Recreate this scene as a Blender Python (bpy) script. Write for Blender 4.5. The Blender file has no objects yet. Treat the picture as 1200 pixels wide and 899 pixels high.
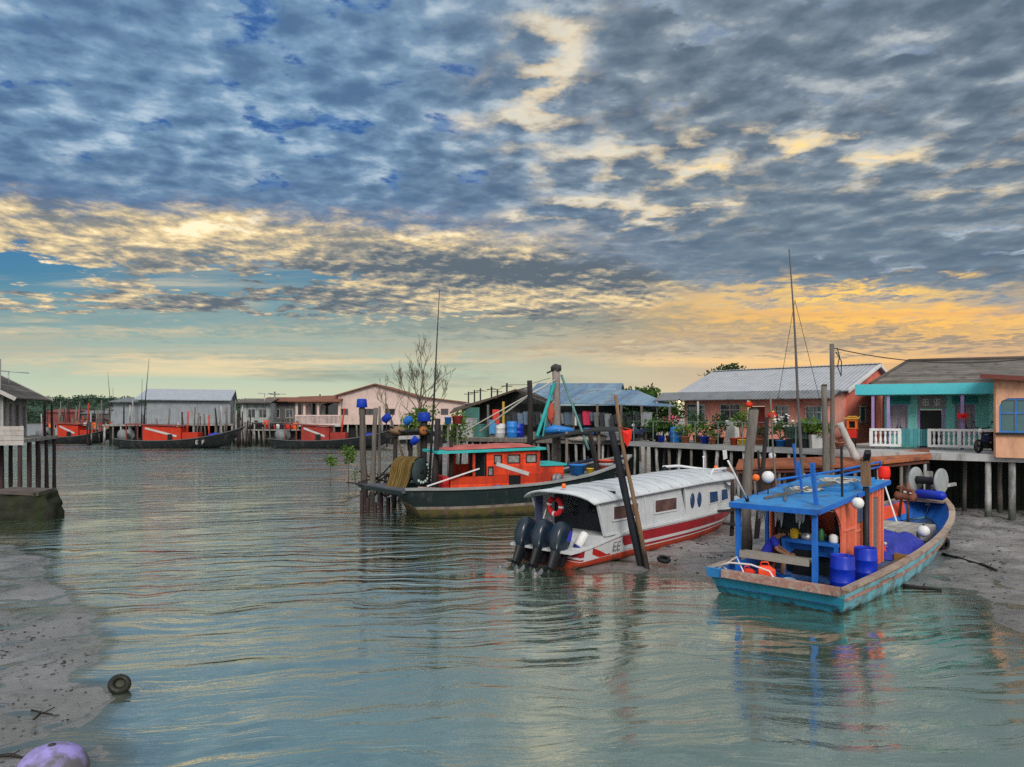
import bpy, bmesh, math, random
from mathutils import Vector, Matrix, noise as mnoise

RND = random.Random(11)
F, EYE = 870.0, 4.2          # focal length in photo pixels, eye height over the water (m)
SC = bpy.context.scene
COL = SC.collection
rad = math.radians


def PX(px, d):
    return (px - 600.0) / F * d


def PZ(py, d):
    return EYE - (py - 485.0) / F * d


def at(px, d, z=0.0):
    return Vector((PX(px, d), d, z))


def lin(c):
    return c / 12.92 if c <= 0.04045 else ((c + 0.055) / 1.055) ** 2.4


def rgb(r, g, b):
    return (lin(r / 255), lin(g / 255), lin(b / 255), 1.0)


# ---------------------------------------------------------------- node expressions
class S:
    """A socket with arithmetic, so that node graphs read as formulas."""
    nt = None

    def __init__(s, o):
        s.o = o

    @staticmethod
    def m(op, *a, clamp=False):
        n = S.nt.nodes.new('ShaderNodeMath')
        n.operation = op
        n.use_clamp = clamp
        for i, x in enumerate(a):
            S.put(n.inputs[i], x)
        return S(n.outputs[0])

    @staticmethod
    def put(inp, x):
        if isinstance(x, S):
            S.nt.links.new(x.o, inp)
        elif x is not None:
            inp.default_value = x

    def __add__(s, b): return S.m('ADD', s, b)
    def __radd__(s, b): return S.m('ADD', b, s)
    def __sub__(s, b): return S.m('SUBTRACT', s, b)
    def __rsub__(s, b): return S.m('SUBTRACT', b, s)
    def __mul__(s, b): return S.m('MULTIPLY', s, b)
    def __rmul__(s, b): return S.m('MULTIPLY', b, s)
    def __truediv__(s, b): return S.m('DIVIDE', s, b)
    def __rtruediv__(s, b): return S.m('DIVIDE', b, s)
    def clamp(s): return S.m('ADD', s, 0.0, clamp=True)
    def inv(s): return S.m('SUBTRACT', 1.0, s, clamp=True)


def smooth(x, a, b, lo=0.0, hi=1.0):
    n = S.nt.nodes.new('ShaderNodeMapRange')
    n.interpolation_type = 'SMOOTHSTEP'
    S.put(n.inputs[0], x)
    for i, v in ((1, a), (2, b), (3, lo), (4, hi)):
        S.put(n.inputs[i], v)
    return S(n.outputs[0])


def vec(x, y, z):
    n = S.nt.nodes.new('ShaderNodeCombineXYZ')
    for i, v in enumerate((x, y, z)):
        S.put(n.inputs[i], v)
    return S(n.outputs[0])


def sep(v):
    n = S.nt.nodes.new('ShaderNodeSeparateXYZ')
    S.put(n.inputs[0], v)
    return S(n.outputs[0]), S(n.outputs[1]), S(n.outputs[2])


def noise(v, scale, detail=4.0, rough=0.5, dist=0.0, lac=2.0, col=False):
    n = S.nt.nodes.new('ShaderNodeTexNoise')
    S.put(n.inputs['Vector'], v)
    S.put(n.inputs['Scale'], scale)
    n.inputs['Detail'].default_value = detail
    n.inputs['Roughness'].default_value = rough
    n.inputs['Distortion'].default_value = dist
    n.inputs['Lacunarity'].default_value = lac
    return S(n.outputs['Color' if col else 'Fac'])


def mixc(f, a, b, mode='MIX'):
    n = S.nt.nodes.new('ShaderNodeMix')
    n.data_type = 'RGBA'
    n.blend_type = mode
    n.clamp_factor = True
    S.put(n.inputs[0], f)
    S.put(n.inputs[6], a)
    S.put(n.inputs[7], b)
    return S(n.outputs[2])


def ramp(x, stops, interp='LINEAR'):
    n = S.nt.nodes.new('ShaderNodeValToRGB')
    n.color_ramp.interpolation = interp
    els = n.color_ramp.elements
    while len(els) < len(stops):
        els.new(0.5)
    for e, (p, c) in zip(els, stops):
        e.position = p
        e.color = c if isinstance(c, tuple) else (c, c, c, 1)
    S.put(n.inputs[0], x)
    return S(n.outputs[0])


def texco(kind):
    return S(S.nt.nodes.new('ShaderNodeTexCoord').outputs[kind])


def mapping(v, scale=(1, 1, 1), rot=(0, 0, 0), loc=(0, 0, 0)):
    n = S.nt.nodes.new('ShaderNodeMapping')
    S.put(n.inputs[0], v)
    n.inputs['Location'].default_value = loc
    n.inputs['Rotation'].default_value = rot
    n.inputs['Scale'].default_value = scale
    return S(n.outputs[0])


# ---------------------------------------------------------------- world: Nishita sky under an evening cloud deck
SUN_AZ, SUN_EL = rad(172.0), rad(32.0)
EXPO = 0.27


def build_world():
    w = bpy.data.worlds.new("World")
    SC.world = w
    w.use_nodes = True
    nt = w.node_tree
    nt.nodes.clear()
    S.nt = nt
    out = nt.nodes.new('ShaderNodeOutputWorld')
    bg = nt.nodes.new('ShaderNodeBackground')
    nt.links.new(bg.outputs[0], out.inputs[0])
    K = 0.1
    bg.inputs[1].default_value = K
    sky = nt.nodes.new('ShaderNodeTexSky')
    sky.sky_type = 'NISHITA'
    sky.sun_disc = False
    sky.sun_elevation = SUN_EL
    sky.sun_rotation = SUN_AZ
    sky.air_density = 1.0
    sky.dust_density = 1.5
    sky.ozone_density = 2.0
    d = texco('Generated')
    x, y, z0 = sep(d)
    z = S.m('MAXIMUM', z0, 0.0)
    yy = S.m('MAXIMUM', y, 0.25)
    # tangent coordinates: how far east of north, how far up
    e = x / yy
    h = z / yy
    # cloud plane
    k = 1.0 / (z + 0.07)
    P = vec(x * k, y * k, 0.0)
    n_big = noise(P, 1.1, 3, 0.5)
    n_mid = noise(P, 3.2, 5, 0.55, 0.3)
    n_fine = noise(P, 8.0, 5, 0.6, 0.5)
    off = vec(x * k + 0.015, y * k + 0.045, 0.0)
    n_fin2 = noise(off, 8.0, 5, 0.6, 0.5)
    rel = (n_fine - n_fin2) * 4.0            # lit towards the sun
    warp = (n_mid - 0.5) * 0.07 + (n_fine - 0.5) * 0.06

    def puffs(px, py, pz, sc):
        # cellular puffs broken up by turbulence
        base = vec(px, py, pz)
        tn = noise(base, sc * 0.9, 4, 0.6, col=True)
        tx, ty, tz = sep(tn)
        n = nt.nodes.new('ShaderNodeTexVoronoi')
        n.feature = 'SMOOTH_F1'
        n.voronoi_dimensions = '2D'
        n.inputs['Scale'].default_value = sc
        n.inputs['Smoothness'].default_value = 0.6
        S.put(n.inputs['Vector'], vec(px + (tx - 0.5) * (1.3 / sc), py + (ty - 0.5) * (1.3 / sc), 0.0))
        return S(n.outputs['Distance'])
    hw = h + warp
    ew = e + (n_mid - 0.5) * 0.25

    def blob(e0, h0, se, sh, tilt=0.0):
        a = (ew - e0) / se
        b = (hw - h0 - (ew - e0) * tilt) / sh if tilt else (hw - h0) / sh
        q = a * a + b * b
        return S.m('POWER', 2.718, q * -1.0)

    def C(r, g, b):
        c = [q / 2 ** EXPO for q in rgb(r, g, b)]
        return (c[0] / K, c[1] / K, c[2] / K, 1.0)

    er = smooth(e, -0.2, 0.62)
    # clear air: the Nishita sky, greyed by thin high haze
    left = ramp(h, [(0.0, C(206, 204, 172)), (0.05, C(176, 192, 170)), (0.11, C(128, 160, 158)), (0.19, C(66, 122, 152)),
                    (0.33, C(52, 98, 172)), (0.6, C(58, 98, 165))])
    right = ramp(h, [(0.0, C(198, 178, 150)), (0.045, C(210, 162, 122)), (0.1, C(208, 164, 118)), (0.16, C(196, 172, 136)),
                     (0.3, C(238, 205, 150)), (0.6, C(130, 150, 175))])
    haze = mixc(er, left, right)
    clear = mixc(0.955, S(sky.outputs[0]), haze)
    # --- low streaks just above the horizon
    PS = vec(e * 1.6, h * 17.0, 3.0)
    st = noise(PS, 1.25, 6, 0.62, 0.5)
    st2 = noise(vec(e * 1.2, h * 26.0, 9.0), 1.5, 5, 0.6, 0.3)
    streak = smooth(st, 0.44, 0.66) * smooth(h, 0.015, 0.06) * smooth(h, 0.24, 0.13)
    scol_l = mixc(smooth(st2, 0.4, 0.62), C(128, 140, 132), C(226, 204, 160))
    scol_r = mixc(smooth(st2, 0.36, 0.6), C(150, 138, 126), C(248, 190, 108))
    col = mixc(streak * 0.85, clear, mixc(er, scol_l, scol_r))
    # pale cream bank low at the left, orange bank low at the right
    bank = blob(-0.34, 0.092, 0.80, 0.024)
    col = mixc(bank * smooth(st2, 0.26, 0.56), col, mixc(smooth(st, 0.4, 0.62), C(178, 172, 150), C(228, 204, 164)))
    glow = blob(0.45, 0.130, 0.36, 0.026)
    col = mixc(glow * smooth(st, 0.2, 0.6, 0.5, 1.0), col, mixc(smooth(st2, 0.3, 0.65), C(240, 176, 96), C(253, 196, 92)))
    sl0 = blob(0.42, 0.116, 0.30, 0.005)
    col = mixc(sl0 * smooth(st2, 0.3, 0.55) * 0.7, col, C(168, 148, 122))
    dull = blob(0.02, 0.122, 0.30, 0.016)
    col = mixc(dull * 0.85, col, C(126, 138, 134))
    sl1 = blob(0.55, 0.098, 0.24, 0.007)
    col = mixc(sl1 * 0.9, col, C(132, 122, 112))
    slate = blob(0.36, 0.095, 0.5, 0.011)
    col = mixc(slate * smooth(st, 0.36, 0.6) * 0.8, col, C(158, 146, 130))
    # --- cream middle band, ragged, in front of teal air
    bx, by = x * k, y * k * 0.8
    b1 = noise(vec(bx, by, 5.0), 6.5, 6, 0.64, 0.15)
    b2 = noise(vec(bx + 0.02, by + 0.065, 5.0), 6.5, 6, 0.64, 0.15)
    brel = (b1 - b2) * 1.5
    b3 = noise(vec(bx * 0.7, by * 1.1, 15.0), 1.4, 4, 0.55)
    blo = smooth(e, 0.08, 0.34, 0.0, 0.065)
    band = smooth(hw - blo, 0.095, 0.15) * smooth(hw, 0.36, 0.27) * smooth(ew, 0.66, 0.3)
    hole = S.m('MAXIMUM', blob(-0.69, 0.185, 0.15, 0.032), blob(-0.38, 0.182, 0.13, 0.017))
    hole = S.m('MAXIMUM', hole, blob(-0.58, 0.128, 0.40, 0.016))
    hole = S.m('MAXIMUM', hole, blob(-0.05, 0.118, 0.26, 0.014) * 0.8)
    cov = smooth(b1 + 0.25 + (b3 - 0.5) * 0.35 - hole * 0.62, 0.43, 0.60) * band
    lit = smooth(brel * 0.9 + (b1 - 0.5) * 0.35 - (b3 - 0.5) * 1.5 + 0.40, 0.02, 0.98)
    under = blob(-0.1, 0.19, 0.30, 0.03)
    under = S.m('MAXIMUM', under, blob(0.12, 0.19, 0.3, 0.03) * 0.9)
    lit = (lit + blob(-0.45, 0.24, 0.28, 0.04) * 0.22 + blob(0.02, 0.235, 0.2, 0.022) * 0.35 - under * 0.30).clamp()
    bcol = ramp(lit, [(0.0, C(92, 104, 114)), (0.32, C(146, 144, 136)), (0.62, C(206, 186, 148)), (0.85, C(236, 212, 164)), (1.0, C(252, 234, 196))])
    col = mixc(cov, col, bcol)
    # --- upper altocumulus deck
    hb = ramp(smooth(e, -0.75, 0.75) * 0 + (e + 0.75) / 1.5,
              [(0.0, 0.30), (0.25, 0.275), (0.42, 0.26), (0.58, 0.225), (0.72, 0.165), (1.0, 0.15)])
    px, py = x * k, y * k
    fb = noise(vec(px, py, 7.0), 7.0, 6, 0.57, 0.15)
    fb2 = noise(vec(px + 0.028, py + 0.066, 7.0), 7.0, 6, 0.57, 0.15)
    pu = puffs(px, py * 0.92, 0.0, 7.0)
    pu2 = puffs(px + 0.016, py * 0.92 + 0.038, 0.0, 7.0)
    dens = (1.0 - pu * 1.25) * 0.55 + fb * 0.5 + (n_big - 0.5) * 0.5      # thickness of the deck
    lump = (fb - fb2) * 0.9 + (pu2 - pu) * 0.55
    deck = smooth(hw - hb, -0.03, 0.035)
    blue_gap = S.m('MAXIMUM', blob(-0.22, 0.385, 0.34, 0.05), blob(0.0, 0.52, 0.22, 0.05) * 0.7)
    gold = S.m('MAXIMUM', blob(0.42, 0.365, 0.15, 0.024), blob(0.04, 0.46, 0.07, 0.10))
    gold = S.m('MAXIMUM', gold, blob(0.19, 0.335, 0.15, 0.05) * 0.72)
    gold = S.m('MAXIMUM', gold, blob(0.17, 0.27, 0.15, 0.025) * 0.95)
    gold = S.m('MAXIMUM', gold, blob(0.58, 0.33, 0.2, 0.06) * 0.5)
    fb3 = noise(vec(px, py, 21.0), 17.0, 5, 0.6, 0.2)
    gap = blue_gap * 0.10 + gold * 0.138 - (fb3 - 0.5) * 0.46
    thick = dens - gap
    dcov = smooth(thick, 0.17, 0.35) * deck
    tone = smooth(lump + (0.55 - thick) * 0.55 + (n_big - 0.5) * 0.5 + (n_mid - 0.5) * 0.3, -0.26, 0.48)
    dl = ramp(tone, [(0.0, C(78, 108, 142)), (0.5, C(116, 147, 176)), (1.0, C(180, 198, 212))])
    dr = ramp(tone, [(0.0, C(86, 102, 119)), (0.5, C(120, 134, 147)), (1.0, C(184, 190, 192))])
    dcol = mixc(smooth(e, -0.3, 0.25), dl, dr)
    # darker along the lower lip of the deck
    dcol = mixc(smooth(hw - hb, 0.10, 0.0) * 0.45, dcol, C(82, 106, 134))
    dcol = mixc(smooth(h - hb, 0.24, 0.04) * smooth(e, 0.08, 0.32) * 0.7, dcol, mixc(smooth(n_mid, 0.35, 0.65), C(88, 108, 126), C(112, 130, 144)))
    # silver-gold rims round the lit gaps
    rim = gold * smooth(thick, 0.50, 0.30)
    dcol = mixc(rim * 0.7, dcol, C(240, 216, 172))
    behind_deck = mixc(smooth(gold, 0.05, 0.45), mixc(smooth(e, -0.2, 0.3), mixc(smooth(fb3, 0.35, 0.6), C(54, 92, 148), C(84, 122, 168)), mixc(smooth(fb3, 0.35, 0.65), C(120, 138, 160), C(168, 180, 190))), mixc(smooth(fb3 + fb * 0.6, 0.6, 0.95), C(206, 202, 188), mixc(smooth(e, 0.12, 0.34), C(228, 214, 188), C(252, 216, 146))))
    col = mixc(deck, col, behind_deck)
    col = mixc(dcov, col, dcol)
    # lit strip under the deck at the right
    strip = blob(0.46, 0.165, 0.18, 0.014)
    col = mixc(strip * smooth(b1, 0.4, 0.55), col, C(252, 204, 104))
    # --- the sky overhead and behind the viewer: bright thin overcast
    up = smooth(z0, 0.56, 0.9) * 0.75
    back = S.m('MAXIMUM', smooth(y, 0.35, -0.25), up)
    bc = mixc(smooth(n_mid, 0.3, 0.7), C(235, 238, 242), C(255, 252, 246))
    n = nt.nodes.new('ShaderNodeMix'); n.data_type = 'RGBA'; n.blend_type = 'MULTIPLY'
    n.inputs[0].default_value = 1.0
    S.put(n.inputs[6], bc); n.inputs[7].default_value = (BACK, BACK, BACK, 1)
    col = mixc(back, col, S(n.outputs[2]))
    S.put(bg.inputs[0], col)
    w.cycles.sampling_method = 'MANUAL'
    w.cycles.sample_map_resolution = 512


BACK = 0.95
build_world()

sun_d = bpy.data.lights.new("sun", 'SUN')
sun_d.energy = 1.5
sun_d.angle = rad(18)
sun_d.color = (1.0, 0.93, 0.84)
sun = bpy.data.objects.new("sun", sun_d)
COL.objects.link(sun)
sv = Vector((math.sin(SUN_AZ) * math.cos(SUN_EL), math.cos(SUN_AZ) * math.cos(SUN_EL), math.sin(SUN_EL)))
sun.rotation_euler = (-sv).to_track_quat('-Z', 'Y').to_euler()
sun.location = (0, 0, 50)

# ---------------------------------------------------------------- camera and view
cam_d = bpy.data.cameras.new("camera")
cam_d.sensor_fit = 'HORIZONTAL'
cam_d.sensor_width = 36.0
cam_d.lens = 36.0 * F / 1200.0
cam_d.shift_y = 35.5 / 1200.0
cam_d.clip_start = 0.1
cam_d.clip_end = 9000.0
cam = bpy.data.objects.new("camera", cam_d)
cam.location = (0, 0, EYE)
cam.rotation_euler = (rad(90), 0, 0)
COL.objects.link(cam)
SC.camera = cam
SC.view_settings.view_transform = 'Standard'
SC.view_settings.look = 'None'
SC.view_settings.exposure = EXPO + 0.2
SC.view_settings.gamma = 1.0
SC.cycles.use_denoising = False
SC.cycles.max_bounces = 6
SC.cycles.caustics_reflective = False
SC.cycles.caustics_refractive = False

# ---------------------------------------------------------------- mesh builder
class MB:
    def __init__(s):
        s.v, s.f, s.mi, s.sm = [], [], [], []

    def add(s, vs, fs, mi=0, smooth_=False):
        n = len(s.v)
        s.v += [tuple(v) for v in vs]
        for i, f in enumerate(fs):
            s.f.append(tuple(n + j for j in f))
            s.mi.append(mi if isinstance(mi, int) else mi[i])
            s.sm.append(smooth_)
        return s

    def box(s, c, size, rz=0.0, mi=0, rot=None):
        hx, hy, hz = size[0] / 2, size[1] / 2, size[2] / 2
        Mx = rot if rot is not None else Matrix.Rotation(rz, 3, 'Z')
        c = Vector(c)
        vs = [c + Mx @ Vector((sx * hx, sy * hy, sz * hz)) for sz in (-1, 1) for sy in (-1, 1) for sx in (-1, 1)]
        return s.add(vs, [(0, 2, 3, 1), (4, 5, 7, 6), (0, 1, 5, 4), (2, 6, 7, 3), (0, 4, 6, 2), (1, 3, 7, 5)], mi)

    def span(s, a, b, mi=0):
        a, b = Vector(a), Vector(b)
        return s.box((a + b) / 2, [abs(q) for q in (b - a)], 0, mi)

    def bar(s, p0, p1, w, h=None, mi=0, up=(0, 0, 1)):
        p0, p1 = Vector(p0), Vector(p1)
        h = h or w
        t = (p1 - p0).normalized()
        u = Vector(up)
        if abs(t.dot(u)) > 0.97:
            u = Vector((0, 1, 0))
        sx = t.cross(u).normalized()
        u = sx.cross(t).normalized()
        vs = [p + sx * (a * w / 2) + u * (b * h / 2) for p in (p0, p1) for a, b in ((-1, -1), (1, -1), (1, 1), (-1, 1))]
        return s.add(vs, [(0, 1, 2, 3), (7, 6, 5, 4), (0, 4, 5, 1), (1, 5, 6, 2), (2, 6, 7, 3), (3, 7, 4, 0)], mi)

    def tube(s, pts, r, n=8, mi=0, flat=1.0):
        pts = [Vector(p) for p in pts]
        rs = r if isinstance(r, (list, tuple)) else [r] * len(pts)
        vs, fs = [], []
        ref = None
        for i, p in enumerate(pts):
            t = (pts[min(i + 1, len(pts) - 1)] - pts[max(i - 1, 0)])
            t = t.normalized() if t.length > 1e-9 else Vector((0, 0, 1))
            if ref is None:
                ref = Vector((1, 0, 0)) if abs(t.x) < 0.8 else Vector((0, 1, 0))
            a = (ref - t * ref.dot(t)).normalized()
            ref = a
            b = t.cross(a)
            for k in range(n):
                q = 2 * math.pi * k / n
                vs.append(p + (a * math.cos(q) + b * math.sin(q) * flat) * rs[i])
        for i in range(len(pts) - 1):
            for k in range(n):
                k2 = (k + 1) % n
                fs.append((i * n + k, i * n + k2, (i + 1) * n + k2, (i + 1) * n + k))
        s.add(vs, fs, mi, True)
        m = len(s.v) - len(vs)
        s.f += [tuple(m + k for k in reversed(range(n))), tuple(m + (len(pts) - 1) * n + k for k in range(n))]
        s.mi += [mi, mi]
        s.sm += [False, False]
        return s

    def lathe(s, prof, n=16, o=(0, 0, 0), axis=(0, 0, 1), mi=0):
        o, ax = Vector(o), Vector(axis).normalized()
        q = Vector((0, 0, 1)).rotation_difference(ax)
        vs, fs = [], []
        for (r, z) in prof:
            for k in range(n):
                t = 2 * math.pi * k / n
                vs.append(o + q @ Vector((r * math.cos(t), r * math.sin(t), z)))
        for i in range(len(prof) - 1):
            for k in range(n):
                k2 = (k + 1) % n
                fs.append((i * n + k, i * n + k2, (i + 1) * n + k2, (i + 1) * n + k))
        return s.add(vs, fs, mi, True)

    def ball(s, c, r, n=14, m=9, sc=(1, 1, 1), mi=0, bump=0.0, seed=0):
        vs, fs = [], []
        c = Vector(c)
        for i in range(m + 1):
            a = math.pi * i / m
            for k in range(n):
                b = 2 * math.pi * k / n
                d = Vector((math.sin(a) * math.cos(b), math.sin(a) * math.sin(b), math.cos(a)))
                rr = r * (1 + bump * mnoise.noise(d * 2.3 + Vector((seed, seed * 2, 1))))
                vs.append(c + Vector((d.x * sc[0], d.y * sc[1], d.z * sc[2])) * rr)
        for i in range(m):
            for k in range(n):
                k2 = (k + 1) % n
                fs.append((i * n + k, (i + 1) * n + k, (i + 1) * n + k2, i * n + k2))
        return s.add(vs, fs, mi, True)

    def sheet(s, pts, t=0.04, mi=0, rim=None):
        """a polygon with thickness t below it"""
        pts = [Vector(p) for p in pts]
        nrm = Vector((0, 0, 0))
        for i in range(len(pts)):
            a, b = pts[i], pts[(i + 1) % len(pts)]
            nrm += a.cross(b)
        nrm.normalize()
        n = len(pts)
        lo = [p - nrm * t for p in pts]
        fs = [tuple(range(n)), tuple(reversed(range(n, 2 * n)))]
        fs += [(i, n + i, n + (i + 1) % n, (i + 1) % n) for i in range(n)]
        r = mi if rim is None else rim
        return s.add(pts + lo, fs, [mi, mi] + [r] * n)

    def wall(s, p0, p1, z0, z1, t=0.12, holes=(), mi=0):
        """upright wall from p0 to p1 (xy) with rectangular openings (s0, s1, z0, z1)"""
        p0, p1 = Vector(p0[:2]), Vector(p1[:2])
        L = (p1 - p0).length
        d = (p1 - p0) / L
        xs = sorted({0.0, L, *[min(max(q, 0), L) for h in holes for q in h[:2]]})
        zs = sorted({z0, z1, *[q for h in holes for q in h[2:]]})
        for i in range(len(xs) - 1):
            zz = []
            for j in range(len(zs) - 1):
                cx, cz = (xs[i] + xs[i + 1]) / 2, (zs[j] + zs[j + 1]) / 2
                solid = not any(h[0] < cx < h[1] and h[2] < cz < h[3] for h in holes)
                if solid and zz and abs(zz[-1][1] - zs[j]) < 1e-6:
                    zz[-1][1] = zs[j + 1]
                elif solid:
                    zz.append([zs[j], zs[j + 1]])
            for a, b in zz:
                c = p0 + d * ((xs[i] + xs[i + 1]) / 2)
                s.box((c.x, c.y, (a + b) / 2), (xs[i + 1] - xs[i], t, b - a), math.atan2(d.y, d.x), mi)
        return s

    def build(s, name, mats, parent=None, loc=None, bevel=0.0):
        me = bpy.data.meshes.new(name)
        me.from_pydata(s.v, [], s.f)
        for m in (mats if isinstance(mats, (list, tuple)) else [mats]):
            me.materials.append(m)
        me.polygons.foreach_set('material_index', s.mi)
        me.polygons.foreach_set('use_smooth', s.sm)
        me.update()
        o = bpy.data.objects.new(name, me)
        COL.objects.link(o)
        if parent is not None:
            o.parent = parent
        if loc is not None:
            o.location = loc
        if bevel:
            b = o.modifiers.new('bevel', 'BEVEL')
            b.width = bevel
            b.segments = 2
            b.limit_method = 'ANGLE'
        return o


def tag(o, label=None, cat=None, group=None, kind=None):
    for k, v in (('label', label), ('category', cat), ('group', group), ('kind', kind)):
        if v:
            o[k] = v
    return o


def thing(name, label, cat, loc=(0, 0, 0), rz=0.0, group=None):
    o = bpy.data.objects.new(name, None)
    o.empty_display_size = 0.3
    COL.objects.link(o)
    o.location = loc
    o.rotation_euler = (0, 0, rz)
    return tag(o, label, cat, group)


def copy_tree(o, parent=None, loc=None, rz=None, label=None):
    c = o.copy()
    COL.objects.link(c)
    c.parent = parent
    if loc is not None:
        c.location = loc
    if rz is not None:
        c.rotation_euler = (0, 0, rz)
    if label:
        c['label'] = label
    for ch in list(o.children):
        copy_tree(ch, c)
    return c


def text(body, size, parent, mat, loc, rot, name='lettering', shear=0.0, depth=0.004, sx=1.0):
    cu = bpy.data.curves.new(name, 'FONT')
    cu.body = body
    cu.size = size
    cu.extrude = depth
    cu.shear = shear
    cu.align_x = 'CENTER'
    cu.align_y = 'CENTER'
    cu.materials.append(mat)
    tmp = bpy.data.objects.new(name, cu)
    COL.objects.link(tmp)
    bpy.context.view_layer.update()
    me = bpy.data.meshes.new_from_object(tmp)
    bpy.data.objects.remove(tmp)
    bpy.data.curves.remove(cu)
    o = bpy.data.objects.new(name, me)
    COL.objects.link(o)
    o.parent = parent
    o.location = loc
    o.rotation_euler = rot
    o.scale = (sx, 1, 1)
    return o


# ---------------------------------------------------------------- materials
MATS = {}


def mat(name, col, col2=None, rough=0.65, scale=1.6, var=0.22, bump=0.25, bscale=14.0, grain=(1, 1, 1), dirt=None,
        dirt_amt=0.4, dscale=1.1, chips=None, chip_amt=0.3, tide=None, metal=0.0, spec=None, boards=None, corr=None,
        island=0.0, trans=0.0, rvar=0.15):
    if name in MATS:
        return MATS[name]
    m = bpy.data.materials.new(name)
    m.use_nodes = True
    nt = m.node_tree
    S.nt = nt
    b = nt.nodes['Principled BSDF']
    co = texco('Object')
    oi = nt.nodes.new('ShaderNodeObjectInfo')
    r = S(oi.outputs['Random'])
    x, y, z = sep(co)
    v = vec(x * grain[0] + r * 37.0, y * grain[1] + r * 11.0, z * grain[2] + r * 23.0)
    n1 = noise(v, scale, 5, 0.6)
    if col2 is None:
        lo = tuple(c * (1 - var) for c in col[:3]) + (1,)
        hi = tuple(min(c * (1 + var), 1) for c in col[:3]) + (1,)
    else:
        lo, hi = col, col2
    c = mixc(smooth(n1, 0.28, 0.72), lo, hi)
    nb = noise(v, bscale, 4, 0.6)
    c = mixc(0.35 * var / 0.22 if var < 0.22 else 0.35, c, mixc(nb, tuple(q * 0.6 for q in col[:3]) + (1,), hi), 'MIX')
    hgt = nb
    if island:
        g = nt.nodes.new('ShaderNodeNewGeometry')
        ri = S(g.outputs['Random Per Island'])
        c = mixc(1.0, c, ramp(ri, [(0, 1 - island), (1, 1 + island)]), 'MULTIPLY')
    if boards:
        ax, wdt, gap = boards
        q = (x, y, z)[ax] / wdt
        fl = S.m('FLOOR', q)
        fr = q - fl
        wn = nt.nodes.new('ShaderNodeTexWhiteNoise')
        wn.noise_dimensions = '1D'
        S.put(wn.inputs['W'], fl)
        wv = S(wn.outputs['Value'])
        c = mixc(1.0, c, ramp(wv, [(0, 0.72), (1, 1.18)]), 'MULTIPLY')
        edge = S.m('ABSOLUTE', fr - 0.5)
        gm = smooth(edge, 0.5 - gap / wdt, 0.5)
        c = mixc(gm * 0.8, c, tuple(q_ * 0.22 for q_ in col[:3]) + (1,))
        hgt = hgt * 0.4 - gm * 1.2
    if corr:
        ax, per = corr
        sn = S.m('SINE', (x, y, z)[ax] * (2 * math.pi / per))
        hgt = hgt * 0.12 + sn * 0.5
    if chips is not None:
        nc = noise(v, 4.0, 6, 0.7, 0.4)
        c = mixc(smooth(nc, 0.70 - chip_amt * 0.35, 0.74 - chip_amt * 0.35), c, chips)
    if dirt is not None:
        nd = noise(vec(x * 1.6 + r * 9, y * 1.6, z * 0.45), dscale, 6, 0.68)
        c = mixc(smooth(nd, 0.62 - dirt_amt * 0.35, 0.84 - dirt_amt * 0.35) * 0.85, c, dirt)
    rgh = (rough - rvar * 0.5) + nb * rvar
    if tide is not None:
        z0, tcol = tide[:2]
        soft = tide[2] if len(tide) > 2 else 0.35
        g = nt.nodes.new('ShaderNodeNewGeometry')
        wx, wy, wz = sep(S(g.outputs['Position']))
        nw = noise(S(g.outputs['Position']), 2.6, 4, 0.6)
        tm = smooth(wz + (nw - 0.5) * 0.7, z0 + soft, z0 - soft)
        c = mixc(tm, c, tcol)
        rgh = rgh - tm * 0.22
    S.put(b.inputs['Base Color'], c)
    S.put(b.inputs['Roughness'], rgh)
    b.inputs['Metallic'].default_value = metal
    b.inputs['Specular IOR Level'].default_value = (0.5 if rough < 0.3 else 0.3 if rough < 0.5 else 0.16) if spec is None else spec
    if bump:
        bn = nt.nodes.new('ShaderNodeBump')
        bn.inputs['Strength'].default_value = min(bump * (2.0 if corr else 1.0), 1.0)
        bn.inputs['Distance'].default_value = 0.02 if not corr else corr[1] * 0.22
        S.put(bn.inputs['Height'], hgt)
        nt.links.new(bn.outputs[0], b.inputs['Normal'])
    if trans:
        t = nt.nodes.new('ShaderNodeBsdfTranslucent')
        S.put(t.inputs[0], c)
        mx = nt.nodes.new('ShaderNodeMixShader')
        mx.inputs[0].default_value = trans
        nt.links.new(b.outputs[0], mx.inputs[1])
        nt.links.new(t.outputs[0], mx.inputs[2])
        nt.links.new(mx.outputs[0], nt.nodes['Material Output'].inputs[0])
    MATS[name] = m
    return m


def glass(name, col, rough=0.08):
    m = mat(name, col, rough=rough, var=0.15, bump=0.03, bscale=2.0, scale=2, spec=0.8, rvar=0.05)
    return m


MUD_DARK = (0.035, 0.04, 0.034, 1)
ALGAE = (0.02, 0.03, 0.022, 1)
GREY_WOOD = mat('grey_wood', (0.085, 0.078, 0.07, 1), (0.21, 0.19, 0.17, 1), rough=0.85, grain=(6, 6, 0.7), bump=0.6, bscale=9,
                tide=(0.75, (0.045, 0.043, 0.038, 1)))
PALE_POST = mat('pale_post', (0.26, 0.27, 0.28, 1), (0.48, 0.48, 0.47, 1), rough=0.8, grain=(5, 5, 0.8), bump=0.4, bscale=9,
                tide=(0.7, (0.06, 0.07, 0.06, 1)), dirt=(0.09, 0.09, 0.08, 1), dirt_amt=0.5)
BROWN_WOOD = mat('brown_wood', (0.14, 0.085, 0.05, 1), (0.27, 0.17, 0.10, 1), rough=0.8, grain=(6, 6, 0.7), bump=0.6, bscale=9,
                 tide=(0.6, (0.035, 0.03, 0.027, 1)))
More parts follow.
